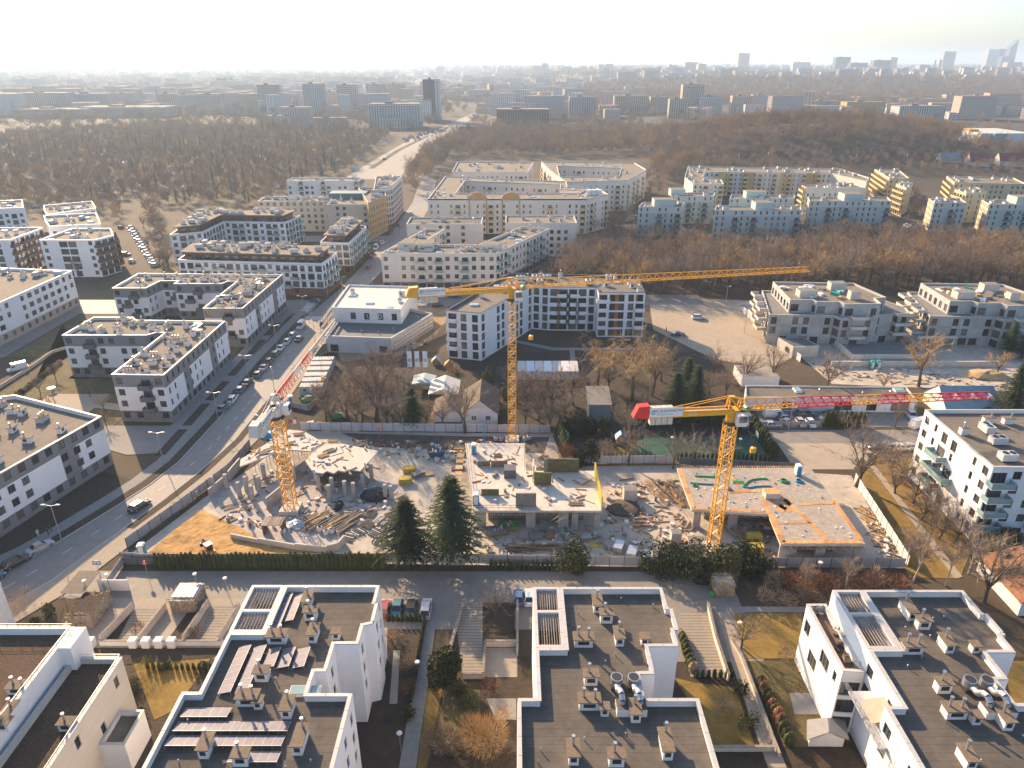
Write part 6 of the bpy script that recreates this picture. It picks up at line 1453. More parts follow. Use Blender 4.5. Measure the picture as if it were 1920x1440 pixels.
# ================================================================== vegetation
def bare_tree_meshes(seed, h=12.0, cr=4.2, limbs=6, subs=6, tw=48, twl=1.25, tww=.06, twm=twig, bark=barkm, fork=.3, droop=0.0, up=.55, thick=1.0):
    r = random.Random(seed); T = MB(bark); C = MB(twm)
    def rv(s=1.0): return Vector((r.gauss(0, s), r.gauss(0, s), r.gauss(0, s)))
    def tw_(p, d, n, L_):
        for _ in range(n):
            q = p + d * r.uniform(-.5, .9) * L_ * .8
            e = (d.normalized() * .6 + rv(.55) + Vector((0, 0, up))).normalized()
            l = twl * r.uniform(.55, 1.25); s = e.cross(rv()).normalized() * (tww * r.uniform(.6, 1.2) / 2)
            end = q + e * l + Vector((0, 0, -droop * l * r.uniform(.3, 1)))
            C.face([q - s, q + s, end])
    z0 = h * fork; lean = Vector((r.uniform(-.4, .4), r.uniform(-.4, .4), z0)); r0 = (h * .017 + .04) * thick
    T.cyl((0, 0, -.1), lean, r0 * 1.25, r0 * .9, 7, caps=False)
    for i in range(limbs):
        a = 2 * math.pi * (i + r.uniform(-.3, .3)) / limbs; el = r.uniform(.35, 1.0) if i else 1.4
        tip = Vector((math.cos(a) * cr * math.cos(el) * .75, math.sin(a) * cr * math.cos(el) * .75, z0 + (h - z0) * (.35 + .55 * math.sin(el)) * r.uniform(.8, 1.0)))
        m_ = lean.lerp(tip, .45) + Vector((0, 0, .06 * h)) + rv(.15)
        T.cyl(lean - Vector((0, 0, .1)), m_, r0 * .55, r0 * .36, 5, caps=False); T.cyl(m_, tip, r0 * .36, r0 * .14, 5, caps=False)
        for j in range(subs):
            t = r.uniform(.2, 1.0); base = lean.lerp(m_, t / .5) if t < .5 else m_.lerp(tip, (t - .5) / .5)
            d = (tip - lean).normalized() * .6 + rv(.5) + Vector((math.cos(a) * .3, math.sin(a) * .3, .35))
            L_ = cr * r.uniform(.3, .6); e = base + d.normalized() * L_
            if e.z > h: e.z = h - r.uniform(0, .5)
            T.cyl(base, e, r0 * .17, r0 * .05, 3, caps=False)
            tw_(base.lerp(e, .7), e - base, tw, L_)
        tw_(tip, tip - m_, tw, cr * .3)
    return T.mesh('trunk'), C.mesh('crown')
def fir_meshes(seed, h=14.0, r0=3.0, mat=needle, whorls=30, dens=13, droop=.35):
    r = random.Random(seed); T = MB(barkm); T.cyl((0, 0, 0), (0, 0, h * .97), .24, .03, 7, caps=False); C = MB(mat)
    for k in range(whorls):
        t = (k + .4) / whorls; z = h * (.17 + .82 * t); rad = r0 * (1 - t) ** .7 * (.75 + .25 * min(1, t * 5)) + .12; n = int(7 + 6 * (1 - t))
        for i in range(n):
            a = 2 * math.pi * (i + r.random()) / n; R_ = rad * r.uniform(.5, 1.25); d = Vector((math.cos(a), math.sin(a), 0)); s = Vector((-d.y, d.x, 0))
            for j in range(dens):
                u = (j + r.random()) / dens; p = d * (R_ * u) + Vector((0, 0, z - droop * R_ * u * u + .12 * u)); w = .40 * (1 - u * .5) * (.6 + .4 * R_ / max(r0, .1))
                q = p + d * r.uniform(.2, .5) + s * r.uniform(-1, 1) * w * 2.2 + Vector((0, 0, r.uniform(-.28, .10)))
                C.face([p - s * w * .5, p + s * w * .5, q])
        C.face([(0, 0, z + .5), (rad * .3, 0, z), (0, rad * .3, z)])
    return T.mesh('trunk'), C.mesh('crown')
def leafball(seed, n, rx, rz, mat, sz=.22, core=True, flat=0.0, twl=0):
    """shrub: leaf-sized faces spread through a lumpy volume"""
    r = random.Random(seed); C = MB(mat); lumps = [(Vector((r.uniform(-.55, .55) * rx, r.uniform(-.55, .55) * rx, r.uniform(.35, .75) * rz)), r.uniform(.45, .65)) for _ in range(7)]
    for _ in range(n):
        c, s = r.choice(lumps); v = Vector((r.gauss(0, 1), r.gauss(0, 1), r.gauss(0, 1))).normalized() * (r.uniform(.55, 1.0) ** .5)
        p = c + Vector((v.x * rx * s, v.y * rx * s, v.z * rz * s * .9))
        if p.z < .05: p.z = r.uniform(.05, .3)
        a = Vector((r.gauss(0, 1), r.gauss(0, 1), r.gauss(0, 1))).normalized() * sz
        if twl: e = (v + Vector((0, 0, .7))).normalized() * twl * r.uniform(.6, 1.2); C.face([p - a * .12, p + a * .12, p + e])
        else: b_ = a.cross(Vector((r.gauss(0, 1), r.gauss(0, 1), r.gauss(0, 1)))).normalized() * sz; C.face([p - a, p + b_, p + a]); 
    return C.mesh('crown')
def thuja_mesh(seed, h, rad, mat=thujam, n=70, blunt=.55):
    r = random.Random(seed); C = MB(mat); k = 7; prev = None
    for z_, q in ((0, .8), (.25, 1.0), (.55, .95), (.8, blunt), (1.0, .06)):
        ring = [(rad * q * r.uniform(.85, 1.1) * math.cos(2 * math.pi * i / k), rad * q * r.uniform(.85, 1.1) * math.sin(2 * math.pi * i / k), h * z_) for i in range(k)]
        if prev:
            for i in range(k): C.face([prev[i], prev[(i + 1) % k], ring[(i + 1) % k], ring[i]])
        prev = ring
    for _ in range(n):
        t = r.random(); a = r.uniform(0, 6.28); q = rad * (1.0 if t < .55 else 1.0 - (t - .55) / .45 * .9); p = Vector((q * math.cos(a), q * math.sin(a), h * t)); o_ = Vector((math.cos(a), math.sin(a), .8)).normalized()
        s = Vector((-math.sin(a), math.cos(a), 0)) * .12; C.face([p - s, p + s, p + o_ * r.uniform(.15, .35)])
    return C.mesh('thuja')
BT = [bare_tree_meshes(11), bare_tree_meshes(12, 12, 3.6, 7, 6, 44), bare_tree_meshes(13, 12, 4.8, 6, 7, 42, twm=twigg), bare_tree_meshes(14, 12, 4.0, 5, 7, 50, twm=twigy, up=.3), bare_tree_meshes(15, 12, 4.4, 7, 6, 46, twm=twig, fork=.2)]
SPARSE = [bare_tree_meshes(21, 12, 5.0, 7, 8, 24, 1.6, .06, twm=twigg, fork=.24), bare_tree_meshes(22, 12, 4.6, 7, 8, 30, 1.5, .06, twm=twig, fork=.22)]
WILLOW = bare_tree_meshes(23, 12, 5.2, 7, 7, 44, 2.4, .045, twm=twigy, fork=.35, droop=1.1, up=.1)
BIRCH = [bare_tree_meshes(24, 12, 2.8, 6, 8, 34, 1.4, .045, twm=twigg, bark=birch, fork=.35, up=.8, thick=.5), bare_tree_meshes(25, 12, 2.4, 6, 7, 32, 1.3, .045, twm=twigg, bark=birch, fork=.4, up=.8, thick=.5)]
FIR = [fir_meshes(31), fir_meshes(32, 14, 3.7, needle, 36, 19), fir_meshes(33, 14, 3.7, needle, 36, 18, .5)]
FARFIR = [fir_meshes(34, 10, 2.2, needle, 14, 6), fir_meshes(35, 10, 2.8, needleb, 13, 6)]
def tree(name, label, cat, meshes, px, py, h, h0=12.0, wide=1.0, group=None, z=None, at=None, rz=None):
    x, y = at or g2(px, py); s = h / h0
    r = thing(name, label, cat, (x, y, tz(x, y) if z is None else z), U(0, 6.28) if rz is None else rz, group); r.scale = (s * wide, s * wide, s)
    ob('trunk', meshes[0], r); ob('crown', meshes[1], r); return r
FIRS = 'conifer'
tree('fir_tree', 'tall dark green fir in front of the site, right of a pair', 'fir tree', FIR[1], 850, 1052, 17.6, 14, 1.4)
tree('fir_tree', 'dark green fir in front of the site, left and shorter of a pair', 'fir tree', FIR[2], 765, 1052, 13.4, 14, 1.75)
tree('spruce_tree', 'dark spruce in the garden behind the red crane end, front left of three', 'spruce tree', FIR[1], 1262, 792, 13.5, 14, 1.35)
tree('spruce_tree', 'dark spruce in the garden behind the red crane end, right of three', 'spruce tree', FIR[0], 1300, 785, 14.5, 14, 1.5)
tree('spruce_tree', 'dark spruce in the garden behind the red crane end, back of three', 'spruce tree', FIR[1], 1283, 765, 14, 14, 1.3)
tree('spruce_tree', 'blue-green spruce beside the blue-roofed house at the right edge', 'spruce tree', FIR[2], 1888, 790, 15.5, 14, 1.4)
tree('pine_tree', 'olive pine before the right concrete shell', 'pine tree', FIR[1], 1888, 668, 11, 14, 1.4)
tree('pine_tree', 'second pine at the right edge before the concrete shell', 'pine tree', FIR[2], 1915, 672, 9, 14, 1.5)
tree('yew_tree', 'dense dark evergreen under the three white flags', 'evergreen tree', FIR[1], 775, 800, 10.5, 14, 1.5)
def shrub(name, label, px, py, n, rx, rz_, mat, sz=.22, twl=0, cat='shrub', group=None, seed=None, at=None, z=0):
    x, y = at or g2(px, py, z); return tag(ob(name, leafball(seed or int(px * 3 + py), n, rx, rz_, mat, sz, twl=twl), None, (x, y, z)), label, cat, group)
for lab, px, py, n, rx, rz_, mt, tw in (('round dark evergreen bush left of the tall crane mast', 912, 722, 700, 2.6, 4.6, leafm, 0), ('second dark evergreen bush beside the tall crane mast', 948, 748, 600, 1.9, 3.6, leafm, 0), ('round evergreen bush at the hoarding in front of the middle deck', 1070, 1068, 1300, 3.1, 5.4, leafm, 0), ('broad evergreen thicket before the right crane footing, left part', 1245, 1072, 1300, 4.0, 4.6, leafm, 0), ('broad evergreen thicket before the right crane footing, middle part', 1300, 1074, 1300, 4.2, 5.0, leafm, 0), ('broad evergreen thicket before the right crane footing, right part', 1365, 1074, 1200, 4.0, 5.4, leafm, 0), ('tall dark evergreen right end of the thicket by the yellow panels', 1402, 1074, 900, 2.6, 4.8, thujam, 0), ('small yellow-green bush by the front hoarding on the right', 1434, 1076, 500, 1.9, 2.8, leafm, 0),
        ('large dark bush between the front ramps in the middle', 838, 1278, 1500, 2.7, 4.2, leafm, 0), ('dry brown bush in the front middle garden', 905, 1395, 1500, 3.2, 3.4, twigy, .9), ('dry bush left in the front middle garden', 828, 1400, 900, 2.2, 2.6, twig, .8), ('brown creeper heap on the small bin shed', 1362, 1092, 900, 2.2, 1.6, twigy, .6), ('olive conifer bush in the play garden, left of two', 1108, 868, 900, 2.2, 4.8, leafm, 0), ('olive conifer bush in the play garden, right of two', 1090, 872, 800, 2.0, 3.6, thujam, 0), ('rust-brown bush at the left of the play garden', 1062, 872, 900, 2.0, 4.0, twigr, .7), ('grey bush behind the olive conifers of the play garden', 1135, 862, 900, 2.2, 3.6, twigg, .7), ('tall ivy-green bush by the grey cabin, left', 1080, 812, 900, 2.2, 5.0, leafm, 0), ('tall ivy-green bush by the grey cabin, middle', 1105, 815, 700, 1.7, 4.4, leafm, 0), ('tall ivy-green bush by the grey cabin, right', 1133, 812, 600, 1.5, 3.8, leafm, 0), ('golden shrub at the head of the garden path by the flags', 850, 700, 500, 2.2, 1.6, twigy, .5), ('round golden bush under the blue-roofed house', 1848, 790, 700, 2.0, 3.2, leafm, 0), ('dark hedge bush at the foot of the white block on the right', 1905, 1030, 900, 3.0, 3.2, leafm, 0), ('evergreen thicket between birches at the right edge', 1870, 1045, 1400, 5.0, 4.2, leafm, 0), ('yellow bush at the corner of the long beige block', 483, 420, 300, 3.0, 4.5, M('forsythia', (.45, .30, .03), .9, .2, 1), 0)):
    shrub('bush', lab, px, py, int(n * 1.7), rx, rz_, mt, .26 if not tw else .4, tw)
for k in range(12): shrub('russet_bush', 'russet leafless bush in the thicket along the front hoarding on the right', 1455 + k * 21, 1098 + (k % 3) * 6, 700, 2.2, 2.4, twigr if k % 3 else twig, .4, .8, group='russet thicket along the front hoarding', seed=60 + k)
for k in range(9): shrub('brown_bush', 'brown leafless bush in the undergrowth behind the front right block', 1440 + k * 30, 1122 + (k % 2) * 8, 500, 2.0, 1.5, twig if k % 2 else twigg, .4, .6, group='brown undergrowth behind the front right block', seed=80 + k)
# hedges of single thujas
TH = [thuja_mesh(41 + k, 3.0, .55) for k in range(4)]; TH2 = [thuja_mesh(51 + k, 3.6, .75, thujam, 90, .7) for k in range(3)]
def hedge(label, pts, sp, meshes, s=1.0, jit=.12, rows=1, name='hedge'):
    r = thing(name, label, 'hedge', (pts[0][0], pts[0][1], 0)); rr = random.Random(len(label))
    for p0, p1 in zip(pts, pts[1:]):
        L_ = math.dist(p0, p1); n = max(1, int(L_ / sp))
        for k in range(n):
            for q in range(rows):
                t = (k + .5) / n; sc2 = s * rr.uniform(1 - jit, 1 + jit)
                o = ob('thuja', rr.choice(meshes), r, (p0[0] + (p1[0] - p0[0]) * t - pts[0][0], p0[1] + (p1[1] - p0[1]) * t - pts[0][1] + q * sp * .9, 0), rr.uniform(0, 6), (s * rr.uniform(.95, 1.1),) * 2 + (sc2,))
    return r
hedge('long clipped thuja hedge with pointed tops along the front street', [(-62, 99.3), (-22, 99.3)], .78, TH, 1.02)
hedge('low thuja hedge continuing the front street hedge to the right of the firs', [(-4, 99.0), (13, 98.8)], .8, TH, .62)
hedge('short thuja hedge behind the bin shed', [(22, 98.6), (36, 98.4)], .8, TH, .7)
hedge('tall dark hedge on the far side of the ball court, left half', [(30.5, 153.6), (40.5, 153.8)], .95, TH2, 1.25, .05)
hedge('tall dark hedge on the far side of the ball court, right half', [(41.3, 154), (56, 152.8)], .95, TH2, 1.25, .05)
hedge('column thujas along the right side of the ball court', [(57.5, 151), (57.8, 136.5)], 1.25, TH2, 1.15, .15)
hedge('low row of young thujas at the front of the ball court', [(36, 136.4), (57, 135.6)], .95, TH, .62, .2)
hedge('narrow tall hedge between the site and the play garden', [(11.2, 147.5), (12.0, 136.4)], .9, TH2, 1.25, .08)
hedge('dark clipped hedge behind the play garden roofs', [(11.6, 148.8), (20, 149)], .9, TH2, .95, .05)
hedge('brown-green hedge along the front of the play garden', [(20, 136.6), (31, 136.4)], .9, TH, .6, .15)
hedge('row of dark thujas in front of the garage yard', [g2(1542, 800), g2(1622, 800)], 1.05, TH2, 1.1, .12)
hedge('clipped hedge behind the three parked cars', [g2(724, 1165), g2(800, 1165)], .7, TH, .5, .05)
hedge('clipped hedge along the path beside the left block', [g2(797, 1168), g2(770, 1320)], .7, TH, .45, .08)
hedge('green hedge behind the bins in the front left gardens', [(-53, 76.6), (-38, 76.4)], .8, TH, .45, .12)
hedge('dark hedge at the end of the front right ramp', [g2(1300, 1270), g2(1378, 1270)], .75, TH, .5, .05)
hedge('trimmed hedge beside the small street trees at the white block', [g2(1660, 845), g2(1705, 845)], .9, TH, .45, .05)
hedge('row of golden shrubs at the head of the play lawn under the flags', [g2(770, 715), g2(850, 722)], .9, TH, .45, .1)
# single leafless trees that stand out
SB = (('wide leafless tree left of the three flags', SPARSE[1], 705, 790, 14.5, 1.2), ('leafless tree before the green skip', BT[2], 650, 785, 9, 1.3), ('leafless tree behind the green skip', BT[0], 612, 790, 8, 1.2), ('leafless tree beside the dark evergreen and flags', BT[2], 728, 800, 9, 1.2), ('dense leafless bush-tree left of the wide tree', BT[4], 672, 800, 8.5, 1.4), ('leafless round tree in front of the old house', BT[2], 872, 812, 9.5, 1.25), ('weeping tree with golden twigs in the garden behind the site', WILLOW, 1185, 752, 14, 1.15), ('second weeping tree left of the dark spruces', WILLOW, 1222, 742, 12, 1.0), ('leafless tree beside the weeping trees, left', BT[3], 1120, 722, 9.5, 1.2), ('large sparse leafless tree at the back right of the site', SPARSE[0], 1605, 912, 11.5, 1.25), ('russet leafless tree before the gap of the concrete shells', BT[3], 1722, 725, 12, 1.2), ('leafless tree behind the white workshop', BT[2], 1548, 738, 9.5, 1.2), ('leafless tree beside the car park fence', SPARSE[0], 1445, 715, 9, 1.1), ('leafless tree left of the car park fence tree', BT[4], 1400, 718, 7.5, 1.3), ('leafless tree at the car park corner', BT[2], 1340, 705, 6.5, 1.2), ('small leafless tree in the garage yard', BT[2], 1678, 800, 5.5, 1.0), ('twiggy bush before the white workshop', BT[2], 1655, 735, 4.5, 1.4), ('leafless tree between concrete shell and spruce at the right edge', BT[3], 1868, 705, 6, 1.4), ('twiggy tree by the low building', BT[0], 735, 700, 7, 1.2),
      ('leafless tree in the play garden by the blue roof', BT[2], 1178, 872, 7.2, 1.2), ('leafless lawn tree in the play garden, left of three', BT[2], 1262, 878, 6.6, 1.2), ('leafless lawn tree in the play garden, middle of three', BT[2], 1302, 876, 6.2, 1.2), ('leafless lawn tree in the play garden, right of three', BT[2], 1345, 872, 5.6, 1.1), ('leafless tree behind the grey pole of the play garden', BT[2], 1172, 822, 6.5, 1.2),
      ('leafless tree by the paved ramp in the front middle', BT[2], 928, 1165, 5.4, .9), ('small leafless tree on the front right lawn', BT[2], 1390, 1215, 4.5, 1.3), ('tall leafless tree at the right edge before the orange-roofed house', SPARSE[0], 1845, 1130, 11, 1.0), ('bare young tree behind the front right block', BIRCH[1], 1585, 1110, 6.5, 1.0), ('bare crooked tree in the russet thicket', BIRCH[0], 1505, 1105, 5.0, 1.0))
for lab, ms, px, py, h, w in SB: tree('leafless_tree', lab, 'tree', ms, px, py, h * 1.15, 12, w * 1.08)
for k, (px, py, h) in enumerate(((960, 790, 8), (985, 775, 9), (1010, 790, 8.5), (1035, 770, 9), (1060, 785, 8), (1000, 745, 8), (1050, 745, 7.5), (970, 745, 7), (1030, 800, 7), (1075, 760, 7.5), (1085, 735, 6.5), (950, 715, 5), (1110, 760, 7), (1150, 775, 6), (1140, 730, 8), (1205, 775, 6), (1240, 715, 8), (1330, 740, 7), (1360, 745, 7), (1225, 690, 7), (1150, 700, 7), (985, 800, 6))):
    tree('leafless_tree', 'leafless tree in the tangled garden right of the tall crane mast', 'tree', BT[(0, 2, 4)[k % 3]], px, py, h, 12, 1.35, 'tangled garden trees')
for k, (px, py, h) in enumerate(((600, 760, 6), (622, 800, 7), (640, 765, 7), (662, 760, 8), (680, 790, 8), (690, 745, 8), (715, 760, 8), (740, 770, 8), (745, 735, 7), (700, 705, 7), (660, 715, 6), (750, 800, 7), (830, 800, 6), (800, 800, 5), (845, 770, 6), (640, 730, 5))):
    tree('leafless_tree', 'leafless tree in the overgrown plot left of the flags', 'tree', BT[k % 3], px, py, h, 12, 1.4, 'overgrown plot trees')
for k, (px, py) in enumerate(((1668, 880), (1690, 905), (1678, 925), (1712, 945), (1725, 975), (1745, 985), (1760, 1010), (1790, 1020))):
    tree('orchard_tree', 'small leafless tree between lawn path and white block, ' + ('first', 'second', 'third', 'fourth', 'fifth', 'sixth', 'seventh', 'eighth')[k] + ' from the far end', 'tree', BT[2 if k % 2 else 4], px, py, 6.6, 12, 1.45)
for k, (px, py, h) in enumerate(((1712, 1090, 9.5), (1772, 1098, 9), (1700, 1060, 8), (1860, 1090, 9.5), (1815, 1075, 9))):
    tree('birch_tree', 'leafless birch with pale trunk near the right edge, ' + ('at the end of the lawn', 'by the path end', 'before the white hoarding', 'farthest right', 'beside the white block')[k], 'birch tree', BIRCH[k % 2], px, py, h, 12, 1.3)
for k, (px, py, h) in enumerate(((232, 372, 8), (250, 365, 9), (265, 380, 8), (270, 430, 7), (280, 470, 7), (300, 500, 7), (310, 520, 7), (225, 395, 7), (165, 510, 7), (150, 520, 8))):
    tree('street_tree', 'leafless tree along the sunlit side street on the left', 'tree', BT[k % 3], px, py, h, 12, .9, 'side street trees')
for k, (px, py) in enumerate(((640, 480), (655, 470), (665, 455), (648, 500), (630, 495), (690, 430), (705, 425))):
    tree('street_tree', 'low leafless tree between the road and the pale blue blocks', 'tree', BT[4], px, py, 4.5, 12, 1.3, 'low roadside trees')
# woods ----------------------------------------------------------------
AVE = [(642, 340), (715, 288), (768, 258), (826, 236), (905, 200), (922, 204), (862, 245), (800, 275), (788, 296), (756, 340)]
AVEW = ccw([g2(*p) for p in AVE])
def scatter(poly, sp, seed, grow=0.0):
    r = random.Random(seed); poly = ccw(poly); xs = [p[0] for p in poly]; ys = [p[1] for p in poly]; out = []
    y = min(ys)
    while y < max(ys):
        s = sp + grow * y; x = min(xs)
        while x < max(xs):
            q = (x + r.uniform(-.45, .45) * s, y + r.uniform(-.45, .45) * s)
            if inside(q, poly) and not inside(q, AVEW) and not any(math.dist(q, (b_[0][0], b_[0][1])) < 90 and inside(q, inset(b_, -2.5)) for b_ in BPOLY): out.append(q)
            x += s
        y += s
    return out
def W(*pts): return [g2(*p) for p in pts]
wood1 = scatter(W((1020, 548), (1060, 505), (1105, 470), (1190, 432), (1330, 446), (1520, 440), (1700, 448), (1930, 452), (1930, 545), (1680, 548), (1420, 560), (1372, 560), (1210, 552)), 5.8, 1)
wood1 += scatter(W((1190, 400), (1250, 425), (1340, 428), (1500, 432), (1690, 430), (1930, 450), (1930, 458), (1330, 448), (1190, 434)), 8.5, 2)
wood1 += scatter(W((1100, 425), (1165, 390), (1190, 398), (1185, 432), (1105, 470), (1075, 470)), 8.0, 3)
wood1 += scatter(W((1218, 300), (1290, 308), (1268, 345), (1205, 392), (1168, 390), (1214, 330)), 8.0, 34)
wood1 += scatter(W((1672, 360), (1720, 360), (1745, 410), (1700, 425)), 8.0, 33)
wood2 = scatter(W((752, 350), (790, 300), (850, 262), (930, 248), (1000, 250), (1300, 250), (1340, 232), (1600, 236), (1800, 262), (1930, 285), (1930, 340), (1640, 335), (1270, 340), (1225, 345), (1222, 304), (1000, 296), (850, 296), (815, 330), (790, 372), (770, 370)), 8.0, 4)
def row(q, z=0): zc = q[1] * CP + CAMH * SP; return 960 + FPX * q[0] / zc, 720 + FPX * (CAMH * CP - q[1] * SP) / zc
wood1 += [q for q in wood2 if row(q)[0] > 1370 and row(q)[1] > 315]
wood2 = [q for q in wood2 if not (row(q)[0] > 1370 and row(q)[1] > 315) and not (row(q)[0] > 1790 and row(q)[1] < 300)]
wood3 = scatter(W((-60, 408), (-60, 262), (300, 238), (480, 245), (650, 252), (735, 252), (690, 300), (648, 328), (560, 350), (535, 372), (480, 388), (290, 388), (262, 372), (205, 380), (200, 404)), 7.6, 5) + scatter(W((276, 400), (292, 395), (322, 500), (318, 530), (300, 500)), 6, 6) + scatter(W((205, 385), (232, 385), (215, 440), (212, 410)), 6, 7)
rr = random.Random(5); con = [q for q in wood3 if rr.random() < .085][:260]; cs = set(con); wood3 = [q for q in wood3 if q not in cs]
allw = [(q, 1) for q in wood1] + [(q, 2) for q in wood2] + [(q, 3) for q in wood3]
allw.sort(key=lambda e: math.hypot(*e[0])); print('trees', len(wood1), len(wood2), len(wood3), len(con))
WL = {1: ('leafless brown tree in the wood behind the car park and concrete shells', 'wood behind the car park'), 2: ('leafless tree in the wood below the hill', 'wood below the hill'), 3: ('leafless tree among the allotments', 'allotment trees')}
HT = {1: (9, 14.5), 2: (8, 13), 3: (6, 10)}
def hgt(q, w): return rr.uniform(*HT[w]) * (.5 if w == 1 and q[1] > 318 else .75 if w == 1 and q[1] > 290 else 1)
for q, w in allw[:290]:
    h = hgt(q, w); tree('woodland_tree', WL[w][0], 'tree', BT[rr.choice((0, 0, 1, 2, 3, 4))], 0, 0, h, 12, rr.uniform(.95, 1.25), WL[w][1], at=q)
def gn_scatter(name, pts, protos, label=None):
    """one object of points that carries a mass of trees"""
    me = bpy.data.meshes.new(name); me.from_pydata([p[:3] for p in pts], [], [])
    a = me.attributes.new('size', 'FLOAT', 'POINT'); a.data.foreach_set('value', [p[3] for p in pts])
    o = ob(name, me); o['kind'] = 'stuff'
    ng = bpy.data.node_groups.new(name + '_nodes', 'GeometryNodeTree'); N = ng.nodes; L = ng.links
    ng.interface.new_socket('Geometry', in_out='INPUT', socket_type='NodeSocketGeometry'); ng.interface.new_socket('Geometry', in_out='OUTPUT', socket_type='NodeSocketGeometry')
    gi, go = N.new('NodeGroupInput'), N.new('NodeGroupOutput'); ip = N.new('GeometryNodeInstanceOnPoints'); jg = N.new('GeometryNodeJoinGeometry')
    for p in protos:
        oi = N.new('GeometryNodeObjectInfo'); oi.inputs['Object'].default_value = p; oi.inputs['As Instance'].default_value = False
        gt = N.new('GeometryNodeGeometryToInstance'); L.new(oi.outputs['Geometry'], gt.inputs[0]); L.new(gt.outputs[0], jg.inputs[0])
    ri = N.new('FunctionNodeRandomValue'); ri.data_type = 'INT'; ri.inputs[4].default_value = 0; ri.inputs[5].default_value = len(protos) - 1
    rv = N.new('FunctionNodeRandomValue'); rv.data_type = 'FLOAT_VECTOR'; rv.inputs[0].default_value = (0, 0, 0); rv.inputs[1].default_value = (0, 0, 6.28); rv.inputs['Seed'].default_value = 3
    na = N.new('GeometryNodeInputNamedAttribute'); na.data_type = 'FLOAT'; na.inputs['Name'].default_value = 'size'
    L.new(gi.outputs[0], ip.inputs['Points']); L.new(jg.outputs[0], ip.inputs['Instance']); ip.inputs['Pick Instance'].default_value = True
    L.new(ri.outputs[2], ip.inputs['Instance Index']); L.new(rv.outputs[0], ip.inputs['Rotation']); L.new(na.outputs[0], ip.inputs['Scale']); L.new(ip.outputs[0], go.inputs[0])
    md = o.modifiers.new('scatter', 'NODES'); md.node_group = ng
    return o
kinds = {}
for o in bpy.data.objects:
    if o.name.startswith('crown') and o.data in [b_[1] for b_ in BT] and o.data.name not in kinds: kinds[o.data.name] = o
crowns = list(kinds.values())
gn_scatter('bare_wood', [(q[0], q[1], tz(*q), hgt(q, w) / 12 * rr.uniform(.95, 1.3)) for q, w in allw[290:]], crowns)
FM = [MB(), MB()]
for q in con:
    k = rr.randrange(2); s = rr.uniform(.9, 2.0)
    tag(ob('conifer', FARFIR[k][1], None, (q[0], q[1], tz(*q)), rr.uniform(0, 6), (s, s, s)), 'dark conifer among the leafless allotment trees', 'conifer', 'allotment conifers')
